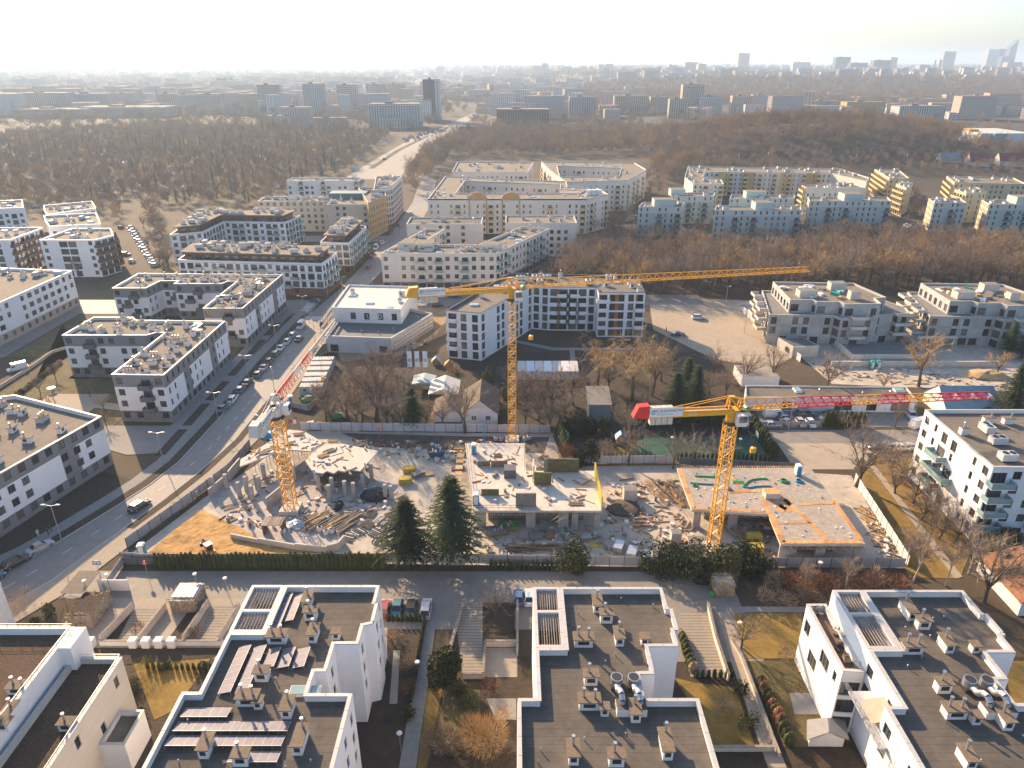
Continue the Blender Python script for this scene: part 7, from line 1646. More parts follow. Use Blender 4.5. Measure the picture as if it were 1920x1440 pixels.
# ================================================================== vehicles
CARC = {}
PAINTS = {'white': (.62, .62, .61), 'silver': (.36, .37, .38), 'grey': (.14, .145, .15), 'black': (.018, .018, .02), 'red': (.26, .03, .03), 'teal': (.04, .13, .16), 'blue': (.06, .12, .25), 'beige': (.45, .40, .33), 'green': (.05, .10, .06), 'orange': (.45, .14, .06), 'darkblue': (.02, .03, .06)}
for k_, c_ in PAINTS.items(): M('car_paint_' + k_, c_, .28, .02, 1.0, spec=.5, coat=.8)
TYPES = {'sedan': (4.6, 1.8, 1.42, 1.35, 1.15), 'hatch': (4.0, 1.74, 1.48, 1.05, .35), 'estate': (4.6, 1.8, 1.48, 1.3, .30), 'suv': (4.5, 1.88, 1.68, 1.2, .30), 'van': (5.3, 2.0, 2.25, .85, .12), 'minivan': (4.7, 1.85, 1.78, 1.0, .25)}
def car_meshes(typ, colr):
    k = (typ, colr)
    if k in CARC: return CARC[k]
    L_, w, H, hood, boot = TYPES[typ]; pm = MATS['car_paint_' + colr]; hw = w / 2; sh = .92 if H < 1.6 else 1.08
    B = MB(pm); B.smooth = False
    xs = [-L_ / 2, -L_ / 2 + .18, -L_ / 2 + boot + .1, -.2, L_ / 2 - hood, L_ / 2 - .55, L_ / 2 - .12, L_ / 2]
    zs = [sh - .28, sh - .06, sh, sh, sh, sh - .14, sh - .26, sh - .42]; ws = [hw - .14, hw - .04, hw, hw, hw, hw - .03, hw - .1, hw - .22]
    prev = None
    for x, z, ww in zip(xs, zs, ws):
        ring = [(x, -ww, .22), (x, -ww - .0, z - .2), (x, -ww + .09, z), (x, ww - .09, z), (x, ww, z - .2), (x, ww, .22)]
        if prev:
            for i in range(5): B.face([prev[i], prev[i + 1], ring[i + 1], ring[i]][::-1])
        else: B.face(ring)
        prev = ring
    B.face(prev[::-1])
    ga, gb = -L_ / 2 + boot * .75 + .05, L_ / 2 - hood + .12; ta, tb = ga + (.55 if H < 1.6 else .28), gb - (.75 if H < 2 else .6)
    Gm = MB(carglass); b_ = [(ga, -hw + .1), (gb, -hw + .12), (gb, hw - .12), (ga, hw - .1)]; t_ = [(ta, -hw + .27), (tb, -hw + .27), (tb, hw - .27), (ta, hw - .27)]
    for i in range(4): j = (i + 1) % 4; Gm.face([(*b_[i], sh - .01), (*b_[j], sh - .01), (*t_[j], H - .03), (*t_[i], H - .03)], pm if (typ == 'van' and i in (0, 2, 3)) else carglass)
    if typ == 'van':
        for s in (-1, 1): Gm.box(gb - 1.3, gb - .5, s * (hw - .16) - .02, s * (hw - .16) + .02, sh + .15, sh + .6, carglass)
    Rf = MB(pm); Rf.prism([(ta - .06, -hw + .25), (tb + .06, -hw + .25), (tb + .06, hw - .25), (ta - .06, hw - .25)], H - .04, H + .01)
    if typ not in ('van',):
        for s in (-1, 1):
            Rf.beam((.5 * (ga + gb), s * (hw - .1), sh), (.5 * (ta + tb), s * (hw - .26), H - .02), .09)
            Rf.beam((gb - .04, s * (hw - .12), sh), (tb, s * (hw - .27), H - .02), .07); Rf.beam((ga + .04, s * (hw - .1), sh), (ta, s * (hw - .27), H - .02), .1)
    Wm = MB(tyre); Wm.cyl((0, -.11, 0), (0, .11, 0), .33, .33, 12, tyre); rm = MB(rimm); rm.cyl((0, -.125, 0), (0, .125, 0), .2, .2, 10, rimm)
    h = MB(headm); h.box(-.12, .03, -.2, .2, -.07, .07); tl = MB(tailm); tl.box(-.03, .06, -.14, .14, -.1, .1)
    CARC[k] = (B.mesh('body'), Gm.mesh('windows'), Rf.mesh('roof'), CARC.setdefault('w', Wm.mesh('wheel')), CARC.setdefault('r', rm.mesh('rim')), CARC.setdefault('h', h.mesh('headlight')), CARC.setdefault('t', tl.mesh('tail_light')))
    return CARC[k]
def car(label, typ, colr, px, py, ang, name='parked_car', cat='car', group=None, small=False, at=None, z=.02):
    x, y = at or g2(px, py); me = car_meshes(typ, colr); L_, w, H, hood, boot = TYPES[typ]
    r = thing(name, label, cat, (x, y, z), ang, group)
    ob('body', me[0], r); ob('windows', me[1], r); ob('roof', me[2], r)
    if small: return r
    for sx in (-L_ * .305, L_ * .315):
        for sy in (-w / 2 + .12, w / 2 - .12): o = ob('wheel', me[3], r, (sx, sy, .33)); ob('rim', me[4], o)
    for sy in (-w / 2 + .32, w / 2 - .32): ob('headlight', me[5], r, (L_ / 2 - .09, sy, .62)); ob('tail_light', me[6], r, (-L_ / 2 + .03, sy, .78))
    return r
up_ = math.pi / 2
A1 = math.atan2(26, 8)
for lab, ty, c, px, py, a in (('dark teal hatchback, nearest parked car on the main road kerb', 'hatch', 'teal', 419, 769, A1), ('white estate car parked second on the main road kerb', 'estate', 'white', 437, 751, up_), ('teal hatchback parked third on the main road kerb', 'hatch', 'teal', 451, 734, up_), ('black car with bright roof parked fourth on the main road kerb', 'sedan', 'black', 465, 720, up_), ('dark grey hatchback parked between black and silver cars', 'hatch', 'grey', 484, 705, up_), ('silver sedan parked before the dark red car', 'sedan', 'silver', 495, 692, up_), ('dark red hatchback parked on the main road kerb', 'hatch', 'red', 505, 680, up_), ('grey-green estate parked behind the dark red car', 'estate', 'green', 517, 666, up_), ('white sedan parked on the main road kerb, nearer of three whites', 'sedan', 'white', 527, 655, up_), ('white hatchback parked on the main road kerb, middle of three whites', 'hatch', 'white', 539, 643, up_), ('silver-white car parked just before the white van', 'estate', 'silver', 549, 631, up_)):
    car(lab, ty, c, px, py, a)
car('black car driving in the sunny lane beside the parked whites', 'sedan', 'black', 561, 638, up_, 'car'); car('white delivery van parked at the far end of the kerb', 'van', 'white', 565, 614, -up_, 'delivery_van', 'van'); car('dark car driving in the sun at the low building', 'suv', 'black', 607, 610, up_, 'car')
car('black estate car driving through the patch of sun on the main road', 'estate', 'black', 262, 952, A1 - .1, 'car'); car('silver sedan parked beside two people at the lower left', 'sedan', 'silver', 76, 1030, math.atan2(13, 9) + .05); car('black estate parked behind the silver sedan at the left edge', 'estate', 'black', 31, 1058, math.atan2(13, 9) + .05); car('teal car cut off by the left edge', 'hatch', 'teal', -14, 1088, math.atan2(13, 9))
for k, (px, c, ty, lab) in enumerate(((722, 'red', 'hatch', 'red car half hidden by the solar block, leftmost of four'), (745, 'teal', 'hatch', 'teal car parked beside the solar block, second of four'), (771, 'black', 'sedan', 'black car parked beside the solar block, third of four'), (799, 'silver', 'estate', 'silver estate parked beside the solar block, last of four'))): car(lab, ty, c, px, 1146, up_ if k != 1 else -up_)
for lab, ty, c, px, py, a, nm in (('white sport utility car on the crossing road left of the junction', 'suv', 'white', 561, 551, 0, 'car'), ('teal car turning at the junction', 'hatch', 'teal', 590, 567, math.pi, 'car'), ('grey estate parked before the cream corner block', 'estate', 'silver', 800, 557, 0, 'parked_car'), ('white hatchback parked before the cream corner block', 'hatch', 'white', 827, 557, 0, 'parked_car'), ('dark sedan parked before the cream corner block', 'sedan', 'black', 853, 558, 0, 'parked_car'), ('white pickup-like van beside the low building', 'minivan', 'white', 789, 573, -.4, 'parked_car'), ('dark car parked behind the low building', 'sedan', 'black', 822, 575, 0, 'parked_car'), ('dark red car with black hood on the road behind the junction', 'hatch', 'red', 691, 503, up_, 'car'), ('small red car parked beside the corner block', 'hatch', 'red', 696, 484, up_, 'parked_car'), ('dark car parked behind the small red one', 'sedan', 'black', 698, 477, up_, 'parked_car'), ('white and green box van on the road behind the junction', 'van', 'white', 705, 467, -up_, 'parked_van'), ('white car behind the box van', 'hatch', 'white', 717, 457, up_, 'parked_car'), ('white car near the ochre block', 'hatch', 'white', 771, 402, up_, 'parked_car'), ('dark car under the ochre block', 'sedan', 'black', 748, 424, up_, 'parked_car'), ('dark car beside the cream rear block', 'sedan', 'grey', 736, 437, up_, 'parked_car')):
    car(lab, ty, c, px, py, a, nm)
for k in range(15):
    t = k / 14; car('pale car in the row parked along the sunlit side street', ('hatch', 'sedan', 'estate')[k % 3], ('white', 'silver', 'white', 'silver', 'beige')[k % 5], 246 + 46 * t, 428 + 71 * t, up_ - .5, group='row of cars along the side street', small=True)
car('dark car in the middle of the side street', 'hatch', 'black', 227, 428, up_, 'car'); car('dark car parked across the end of the side street', 'suv', 'black', 236, 479, 0); car('white car parked beside the dark one on the side street', 'hatch', 'white', 248, 492, up_)
car('white panel van on the shaded street at the left edge', 'van', 'white', 34, 694, math.pi + .75, 'panel_van', 'van')
car('white sport utility car in the sandy car park', 'suv', 'white', 1309, 598, 0); car('dark sedan in the sandy car park casting a long shadow', 'sedan', 'darkblue', 1271, 629, 0)
for lab, ty, c, px, py, a in (('grey minivan under the crane jib in the garage yard', 'minivan', 'grey', 1509, 780, 0), ('dark saloon behind the white car in the garage yard', 'sedan', 'black', 1562, 779, 0), ('white saloon in the middle of the garage yard', 'sedan', 'white', 1553, 788, 0), ('white van at the left end of the garage yard', 'van', 'white', 1450, 781, 0), ('teal car beside the white van in the garage yard', 'hatch', 'teal', 1472, 788, 0), ('silver saloon at the yard fence', 'sedan', 'silver', 1445, 800, 0), ('grey hatchback at the yard fence', 'hatch', 'grey', 1475, 795, .6), ('beige hatchback at the yard fence', 'hatch', 'beige', 1500, 796, -up_), ('white hatchback at the yard fence left of the dark thujas', 'hatch', 'white', 1519, 797, -up_), ('white hatchback before the workshop corner', 'suv', 'white', 1708, 783, -up_ - .2), ('black car parked on the street by the white block, first of four', 'sedan', 'black', 1645, 842, 0), ('dark grey car parked on the street by the white block, second of four', 'hatch', 'grey', 1666, 842, 0), ('white car parked on the street by the white block, third of four', 'hatch', 'white', 1687, 843, 0), ('silver car parked on the street by the white block, last of four', 'hatch', 'silver', 1706, 842, 0), ('white camper at the corner of the white block', 'van', 'white', 1722, 800, .4),
        ('blue-grey car behind the timber fence, first of four', 'minivan', 'blue', 752, 664, .5), ('teal car behind the timber fence, second of four', 'hatch', 'teal', 768, 657, .6), ('silver car behind the timber fence, third of four', 'sedan', 'silver', 778, 651, .6), ('black car behind the timber fence, last of four', 'sedan', 'black', 792, 646, .6), ('orange wreck of a car beside the left deck', 'hatch', 'orange', 587, 801, .4), ('blue car beside the pergola of the front middle block', 'hatch', 'blue', 972, 1124, up_), ('white car beside the pergola of the front middle block', 'hatch', 'white', 992, 1124, up_)):
    car(lab, ty, c, px, py, a)
for k, (px, py) in enumerate([(1580 + 7 * i, 461 - 2 * (i % 3)) for i in range(8)] + [(1700 + 6 * i, 424 + 3 * (i % 2)) for i in range(7)] + [(1178 + 5 * i, 416 - 5 * i) for i in range(4)]):
    car('small parked car among the bare trees by the green blocks', ('hatch', 'sedan')[k % 2], ('white', 'silver', 'black', 'grey')[k % 4], px, py, .3, group='cars among the trees by the green blocks', small=True)
r9 = random.Random(9)
for k in range(70):
    t = r9.random(); px = 760 + 75 * t + r9.uniform(-6, 6); py = 263 - 22 * t + r9.uniform(-5, 5)
    car('tiny car in the busy lot beside the avenue', ('hatch', 'sedan', 'suv')[k % 3], ('white', 'silver', 'black', 'red', 'grey', 'white')[k % 6], px, py, r9.uniform(1.2, 1.8), group='cars beside the avenue', small=True, z=.03)
car('lone dark car driving on the wide avenue', 'suv', 'black', 721, 299, up_ - .2, 'car', small=True, z=.03)
# ================================================================== lamps, signs, flags, people
pl = MB(steel); pl.cyl((0, 0, 0), (0, 0, 7.6), .09, .06, 7); pl = pl.mesh('pole'); ar = MB(steel); ar.beam((0, 0, 7.6), (1.1, 0, 7.85), .07); ar = ar.mesh('arm'); hd = MB(whitep); hd.prism([(-.1, -.16), (.65, -.12), (.65, .12), (-.1, .16)], 0, .12); hd = hd.mesh('lamp_head')
def lamp(label, px, py, ang, two=False, s=1.0, at=None, group=None):
    x, y = at or g2(px, py); r = thing('street_lamp', label, 'street lamp', (x, y, 0), ang, group); r.scale = (s, s, s)
    ob('pole', pl, r)
    for a in ((0, math.pi) if two else (0,)): ob('arm', ar, r, (0, 0, 0), a); ob('lamp_head', hd, r, (1.05 * math.cos(a), 1.05 * math.sin(a), 7.82), a)
for k, (px, py, w) in enumerate(((116, 1014, 'above the silver parked car'), (307, 870, 'before the gap between the grey blocks'), (410, 790, 'by the nearest parked cars'), (467, 716, 'behind the black car with bright roof'), (520, 655, 'beside the white sedans'), (571, 596, 'at the white delivery van'))):
    lamp('street lamp on the left pavement ' + w, px, py, 0, True)
for k, (px, py, w) in enumerate(((516, 740, 'left of the site gate'), (497, 835, 'below the red crane end'), (592, 645, 'beside the low building'), (643, 555, 'on the crossroads island'), (615, 557, 'left of the crossroads island'), (1395, 625, 'on the car park, front'), (1360, 575, 'on the car park, back left'), (1478, 808, 'tall and bare at the garage yard'), (700, 560, 'at the far side of the crossroads'))):
    lamp('street lamp ' + w, px, py, (2.0, 2.6, 2.2, .4, 2.9, 2.5, .5, 1.2, 1.0)[k], s=.95)
sm = MB(steel); sm.cyl((0, 0, 0), (0, 0, 3.4), .05, .05, 6); sm = sm.mesh('pole'); sh2 = MB(whitep); sh2.cyl((0, 0, 3.4), (0, 0, 3.55), .38, .30, 10); sh2 = sh2.mesh('lamp_head')
for k, (px, py, w) in enumerate(((372, 1107, 'on the front street before the ivy shed'), (428, 1115, 'on the front street beside the solar block'), (167, 1120, 'by the entrance canopy'), (208, 1108, 'beside the front gate'), (785, 1275, 'on the path beside the left block'), (752, 1410, 'in the dark garden beside the left block'), (1382, 1200, 'on the front right lawn'), (1532, 1085, 'in front of the right deck'), (1258, 845, 'on the ball court, left'), (1385, 848, 'on the ball court, right'))):
    x, y = g2(px, py); r = thing('garden_lamp', 'garden lamp with flat white head ' + w, 'lamp', (x, y, 0)); ob('pole', sm, r); ob('lamp_head', sh2, r)
def sign(label, px, py, h, face, shape='rect', w=.9, hh=.6):
    x, y = g2(px, py); r = thing('road_sign', label, 'sign', (x, y, 0)); m = MB(steel); m.cyl((0, 0, 0), (0, 0, h), .04, .04, 6); ob('pole', m.mesh('pole'), r); m = MB(face)
    if shape == 'rect': m.box(-w / 2, w / 2, -.07, -.04, h - hh, h)
    else: m.cyl((0, -.07, h - w / 2), (0, -.04, h - w / 2), w / 2, w / 2, 12)
    ob('plate', m.mesh('plate'), r); return r
s_ = sign('blue rectangular road sign on the pavement by the front street', 188, 1078, 3.0, bluep, 'rect', 1.4, .8); m = MB(whitep); m.box(-.5, -.1, -.085, -.072, 2.4, 2.8); m.box(.1, .5, -.085, -.072, 2.4, 2.8); ob('symbol', m.mesh('symbol'), s_)
s_ = sign('red and white round sign before the thuja hedge', 277, 1078, 2.9, redp, 'round', .8); m = MB(whitep); m.box(-.25, .25, -.085, -.072, 2.45, 2.58); ob('bar', m.mesh('bar'), s_)
sign('yellow detour board at the crossroads', 680, 545, 2.6, M('sign_yellow', (.65, .45, .02), .6), 'rect', 2.0, 1.2); sign('orange works sign left of the junction', 62, 665, 1.2, M('sign_orange', (.6, .2, .02), .6), 'rect', .8, .8)
for k, (px, w_) in enumerate(((766, 'left'), (780, 'middle'), (795, 'right'))):
    x, y = g2(px, 718); r = thing('flag', 'white vertical banner flag with round emblem, ' + w_ + ' of three', 'flag', (x, y, 0)); m = MB(steel); m.cyl((0, 0, 0), (0, 0, 9.4), .06, .04, 6); ob('pole', m.mesh('pole'), r)
    m = MB(signw); n = 8
    for i in range(n):
        z0_, z1_ = 9.3 - 4.6 * i / n, 9.3 - 4.6 * (i + 1) / n; q0, q1 = .15 * math.sin(i * .9 + k), .15 * math.sin((i + 1) * .9 + k)
        m.face([(.06, 0, z1_), (1.3, q1, z1_), (1.3, q0, z0_), (.06, 0, z0_)])
    ob('cloth', m.mesh('cloth'), r); m = MB(inkb)
    for i in range(12):
        a, b_ = 2 * math.pi * i / 12, 2 * math.pi * (i + 1) / 12; m.face([(.68 + .42 * math.cos(a), -.17, 6.8 + .42 * math.sin(a)), (.68 + .42 * math.cos(b_), -.17, 6.8 + .42 * math.sin(b_)), (.68 + .24 * math.cos(b_), -.17, 6.8 + .24 * math.sin(b_)), (.68 + .24 * math.cos(a), -.17, 6.8 + .24 * math.sin(a))][::-1])
    ob('emblem', m.mesh('emblem'), r)
def loft(m, pts, n=8, mats=None):
    """one continuous tapering tube through (point, radius) pairs"""
    prev = None
    for i, (p, ra) in enumerate(pts):
        p = Vector(p); a = Vector(pts[max(0, i - 1)][0]); b_ = Vector(pts[min(len(pts) - 1, i + 1)][0]); d = (b_ - a).normalized()
        u = d.cross(Vector((0, 1, 0)) if abs(d.y) < .9 else Vector((1, 0, 0))).normalized(); v = d.cross(u)
        rx, ry = ra if isinstance(ra, tuple) else (ra, ra)
        ring = [tuple(p + u * math.cos(2 * math.pi * k / n) * rx + v * math.sin(2 * math.pi * k / n) * ry) for k in range(n)]
        if prev:
            for k in range(n): m.face([prev[k], prev[(k + 1) % n], ring[(k + 1) % n], ring[k]], mats[i - 1] if mats else 0)
        prev = ring
    m.face(prev, mats[-1] if mats else 0)
def person(label, px, py, top, legs, hat=None, ang=0.0, z=0.0):
    x, y = g2(px, py, z); r = thing('person', label, 'person', (x, y, z), ang); m = MB(top, legs, skinm, darksteel); m.smooth = True
    # one body: pelvis, torso, neck and head in a single loft, limbs rooted inside it
    loft(m, [((0, 0, .80), (.15, .10)), ((0, 0, .92), (.17, .12)), ((0, 0, 1.1), (.15, .105)), ((0, 0, 1.3), (.19, .12)), ((0, 0, 1.42), (.17, .10)), ((0, 0, 1.48), (.06, .06)), ((0, .01, 1.54), (.06, .065)), ((0, .02, 1.60), (.075, .09)), ((0, .02, 1.68), (.08, .1)), ((0, .01, 1.76), (.065, .08)), ((0, .0, 1.79), (.02, .03))], 10, [1, 1, 0, 0, 0, 2, 2, 2, 3, 3])
    for s in (-1, 1):
        loft(m, [((s * .09, 0, .9), .1), ((s * .1, .0, .7), .085), ((s * .1, .02, .48), .065), ((s * .1, .0, .3), .06), ((s * .1, -.01, .1), .045), ((s * .1, .05, .05), (.05, .07)), ((s * .11, .16, .04), (.035, .04))], 8, [1, 1, 1, 1, 3, 3])
        loft(m, [((s * .16, 0, 1.38), .065), ((s * .22, 0, 1.3), .055), ((s * .25, -.01, 1.1), .045), ((s * .26, .05, .95), .038), ((s * .26, .09, .85), .03)], 7, [0, 0, 0, 2])
        loft(m, [((s * .26, .08, .87), (.02, .035)), ((s * .26, .1, .80), (.02, .045)), ((s * .26, .12, .76), (.018, .04))], 7, [2, 2])
        for f in range(4): loft(m, [((s * .26, .085 + f * .022, .77), .009), ((s * .255, .095 + f * .022, .72), .008), ((s * .245, .1 + f * .02, .69 + (.01 if f == 0 else 0)), .006)], 5, [2, 2])
        loft(m, [((s * .25, .11, .84), .01), ((s * .235, .14, .79), .008), ((s * .23, .15, .77), .006)], 5, [2, 2])
    ob('body', m.mesh('body'), r)
    if hat:
        m = MB(hat); m.smooth = True; loft(m, [((0, .01, 1.72), (.11, .13)), ((0, .01, 1.78), (.1, .12)), ((0, .01, 1.84), (.06, .07))], 10); ob('helmet', m.mesh('helmet'), r)
hiv = M('orange_vest', (.62, .22, .02), .7, .05, 3); dj = M('dark_jeans', (.03, .035, .05), .9, .1, 3); pt = M('pale_coat', (.50, .52, .50), .85, .05, 3)
person('person in pale clothes standing beside the silver parked car', 73, 1006, pt, pt, ang=1.0); person('person in black standing on the verge behind the silver car', 92, 1004, dj, dj, ang=2.0); person('second person in black beside the one on the verge', 97, 998, dj, darkgrey, ang=.5)
person('worker in orange vest near the blue pole behind the middle deck', 903, 843, hiv, dj, whitep, .8); person('worker in white on the left deck by the road fence', 371, 936, pt, dj, whitep, 2.0); person('worker with yellow helmet by the sand edge', 470, 990, hiv, dj, M('sign_yellow', (.65, .45, .02)), 1.2); person('worker on the boards between the decks', 1229, 940, bluewhite, dj, whitep, .3); person('person in orange in the front garden beside the left block', 735, 1206, hiv, dj, ang=2.2)
person('person on the car park path', 1249, 622, dj, dj, ang=1.0); person('person beside the orchard-side balconies', 1775, 975, dj, darkgrey, ang=1.0)
# ================================================================== foreground yards
ribbed = M('ribbed_ramp_surface', (.29, .25, .20), .9, .1, 1.2, lines=(1, .62, .22, .35), big=.06)
def yard_wall(label, pts, h, mat=concnew, t=.28, name='garden_wall'):
    r = thing(name, label, 'wall', (*pts[0], 0))
    for a, c in zip(pts, pts[1:]):
        an = math.atan2(c[1] - a[1], c[0] - a[0]); m = MB(mat); m.obox((.5 * (a[0] + c[0]), .5 * (a[1] + c[1])), an, math.dist(a, c) / 2, t / 2, 0, h, mat); part('wall_panel', m, r); m = MB(timbold); m.obox((.5 * (a[0] + c[0]), .5 * (a[1] + c[1])), an, math.dist(a, c) / 2, t / 2 + .06, h, h + .1); part('cap_board', m, r)
sheet('ramp', W((252, 1140), (300, 1140), (262, 1206), (218, 1206)), .045, ribbed); sheet('ramp', W((398, 1135), (450, 1135), (412, 1206), (366, 1206)), .045, ribbed)
for lab, pts in (('pale ramp wall in the front left, first from the left', [(251, 1142), (190, 1206)]), ('pale ramp wall in the front left, second from the left', [(312, 1142), (262, 1206)]), ('pale ramp wall in the front left, third from the left', [(392, 1136), (345, 1206)]), ('pale ramp wall in the front left, beside the solar block', [(450, 1142), (410, 1206)])): yard_wall(lab, W(*pts), 1.3)
yard_wall('white boundary wall with posts behind the front left gardens', W((188, 1210), (420, 1210)), .9, white, .2)
for k in range(5):
    x, y = g2(172 + k * 47 if k < 1 else 228 + k * 24, 1212); m = MB(white); m.box(x - .55, x + .55, y - .5, y + .5, 0, 1.5, white); tag(ob('bin_post', m.mesh('bin_post')), 'white bin housing on the boundary wall of the front left gardens, ' + ('first', 'second', 'third', 'fourth', 'fifth')[k] + ' from the left', 'bin housing')
# entrance canopy and ivy boxes
r = thing('entrance_canopy', 'flat entrance canopy with white edge beside the front street on the left', 'canopy', (*g2(148, 1135), 0)); x, y = g2(148, 1128)
m = MB(bitgrey, coping); m.box(x - 1.6, x + 1.9, y - 1.2, y + 4.2, 2.7, 2.85, coping, bitgrey); part('roof', m, r)
for dx_, dy_ in ((-1.4, -1), (1.7, -1), (-1.4, 4), (1.7, 4)): m = MB(steel); m.cyl((x + dx_, y + dy_, 0), (x + dx_, y + dy_, 2.7), .06, .06, 6); part('post', m, r)
m = MB(offwhite); m.box(x + 2.0, x + 7, y + 2.6, y + 2.8, 0, 2.2); part('screen_wall', m, r)
def ivybox(label, px0, px1, py, dep, h, seed, roofm):
    a, c = g2(px0, py), g2(px1, py); r = thing('ivy_shed', label, 'shed', (a[0], a[1], 0)); m = MB(timbold); w = c[0] - a[0]
    m.box(0, w, 0, dep, 0, h, timbold, roofm); ob('wall', m.mesh('wall'), r); rr = random.Random(seed); m = MB(twigy, twigg)
    for _ in range(900):
        s = rr.randrange(5); u, v = rr.random(), rr.random()
        p = Vector((u * w, 0, v * h)) if s == 0 else Vector((u * w, dep, v * h)) if s == 1 else Vector((0, u * dep, v * h)) if s == 2 else Vector((w, u * dep, v * h)) if s == 3 else Vector((u * w, rr.choice((v * .8, dep - v * .8)), h))
        q = Vector((rr.gauss(0, .3), rr.gauss(0, .3), rr.gauss(0, .3))); m.face([p - q * .2, p + Vector((q.y, -q.x, q.z)) * .3, p + q], rr.randrange(2))
    ob('creeper', m.mesh('creeper'), r)
ivybox('bin enclosure overgrown with creeper under the entrance canopy', 130, 176, 1178, 5.5, 2.4, 1, mulch); ivybox('shed with corrugated roof overgrown with creeper between the front left ramps', 322, 368, 1148, 4.2, 2.3, 2, rooflight)
m = MB(M('corrugated', (.42, .43, .43), .5, .15, 2)); x, y = g2(345, 1146)
for k in range(8): m.box(x - 1.8 + k * .45, x - 1.4 + k * .45, y + .4, y + 3.8, 2.42, 2.5 + .03 * (k % 2))
tag(ob('corrugated_sheet', m.mesh('corrugated_sheet')), 'corrugated metal sheets on the roof of the creeper-covered shed', 'roof sheet')
ivybox('wooden bin shed with dry creeper at the end of the front street', 1340, 1376, 1118, 3.0, 2.3, 3, timbold)
r = thing('green_bins', 'bright green bin bags beside the wooden bin shed', 'bin', (*g2(1334, 1118), 0)); m = MB(greenp); m.smooth = True; loft(m, [((0, 0, 0), .35), ((0, 0, .5), .45), ((.05, 0, .9), .3), ((.05, 0, 1.05), .05)], 8); ob('bag', m.mesh('bag'), r)
heap('bin_row', 'cluster of black bins by the bin shed', 1318, 1090, 1.6, 1.0, 1.3, blackm, 'bins', seed=14)
# lawns, beds, paths between the front blocks
for nm, pts, z, mt in (('lawn', [(250, 1245), (395, 1235), (330, 1330), (290, 1350)], .05, drygrass), ('planting_bed', [(160, 1215), (420, 1215), (400, 1235), (180, 1250)], .06, soil), ('planting_bed', [(50, 1185), (120, 1140), (105, 1190)], .06, soil), ('planting_bed', [(190, 1200), (250, 1145), (310, 1140), (262, 1206)], .035, mulch), ('planting_bed', [(310, 1206), (350, 1150), (392, 1140), (345, 1206)], .036, mulch), ('path', [(800, 1130), (822, 1130), (800, 1300), (780, 1440), (748, 1440), (772, 1300)], .05, pave2), ('ramp', [(850, 1130), (905, 1130), (905, 1270), (868, 1270)], .045, ribbed), ('lawn', [(802, 1290), (830, 1290), (800, 1440), (782, 1440)], .055, drygrass), ('lawn', [(835, 1280), (900, 1280), (900, 1380), (820, 1380)], .05, greengrass), ('planting_bed', [(726, 1180), (790, 1180), (765, 1330), (726, 1330)], .05, soil), ('path', [(738, 1220), (750, 1220), (745, 1320), (730, 1320)], .07, paving), ('patio', [(910, 1215), (970, 1215), (970, 1270), (905, 1270)], .05, paving), ('patio', [(912, 1310), (968, 1310), (968, 1350), (930, 1350)], .05, pave2), ('planting_bed', [(905, 1130), (965, 1130), (965, 1210), (905, 1210)], .05, soil),
        ('ramp', [(1275, 1150), (1325, 1150), (1360, 1270), (1295, 1270)], .045, ribbed), ('path', [(1345, 1142), (1368, 1142), (1400, 1240), (1475, 1440), (1440, 1440), (1370, 1240)], .05, paving), ('lawn', [(1375, 1150), (1505, 1150), (1495, 1235), (1400, 1235)], .05, drygrass), ('path', [(1330, 1138), (1530, 1138), (1525, 1148), (1335, 1148)], .07, pave2), ('lawn', [(1262, 1270), (1300, 1280), (1380, 1290), (1415, 1400), (1340, 1400), (1290, 1310)], .05, drygrass), ('lawn', [(1400, 1240), (1510, 1240), (1560, 1400), (1470, 1400)], .052, greengrass), ('patio', [(1480, 1300), (1530, 1300), (1545, 1340), (1490, 1340)], .07, pave2), ('lawn', [(1880, 1240), (1930, 1240), (1930, 1330), (1900, 1330)], .05, drygrass)):
    slab(nm, W(*pts), z, mt)
for lab, pts, h in (('long pale wall beside the front right ramp', [(1326, 1140), (1340, 1200), (1365, 1278)], 1.3), ('low wall along the front right path', [(1372, 1205), (1388, 1232), (1460, 1420)], .7), ('low wall beside the middle ramp', [(868, 1135), (840, 1235)], .8), ('wall at the foot of the middle ramp', [(868, 1272), (906, 1272)], .9), ('garden wall of the front middle patio', [(906, 1272), (910, 1212), (972, 1212)], 1.1), ('ivy garden wall beside the front middle block', [(970, 1120), (970, 1230)], 1.2), ('retaining wall at the bottom right', [(1325, 1408), (1450, 1408)], .8)): yard_wall(lab, W(*pts), h, concnew, .25)
hedge('reddish clipped shrubs along the front right path', W((1425, 1280), (1480, 1400)), .9, [thuja_mesh(71, 2.2, .7, twigr, 90), thuja_mesh(72, 2.2, .7, leafm, 90)], .9, .2)
hedge('mixed shrubs along the front right ramp', W((1275, 1190), (1300, 1262)), .9, [thuja_mesh(73, 1.8, .7, leafm, 80), thuja_mesh(74, 1.8, .7, twig, 80)], .9, .2)
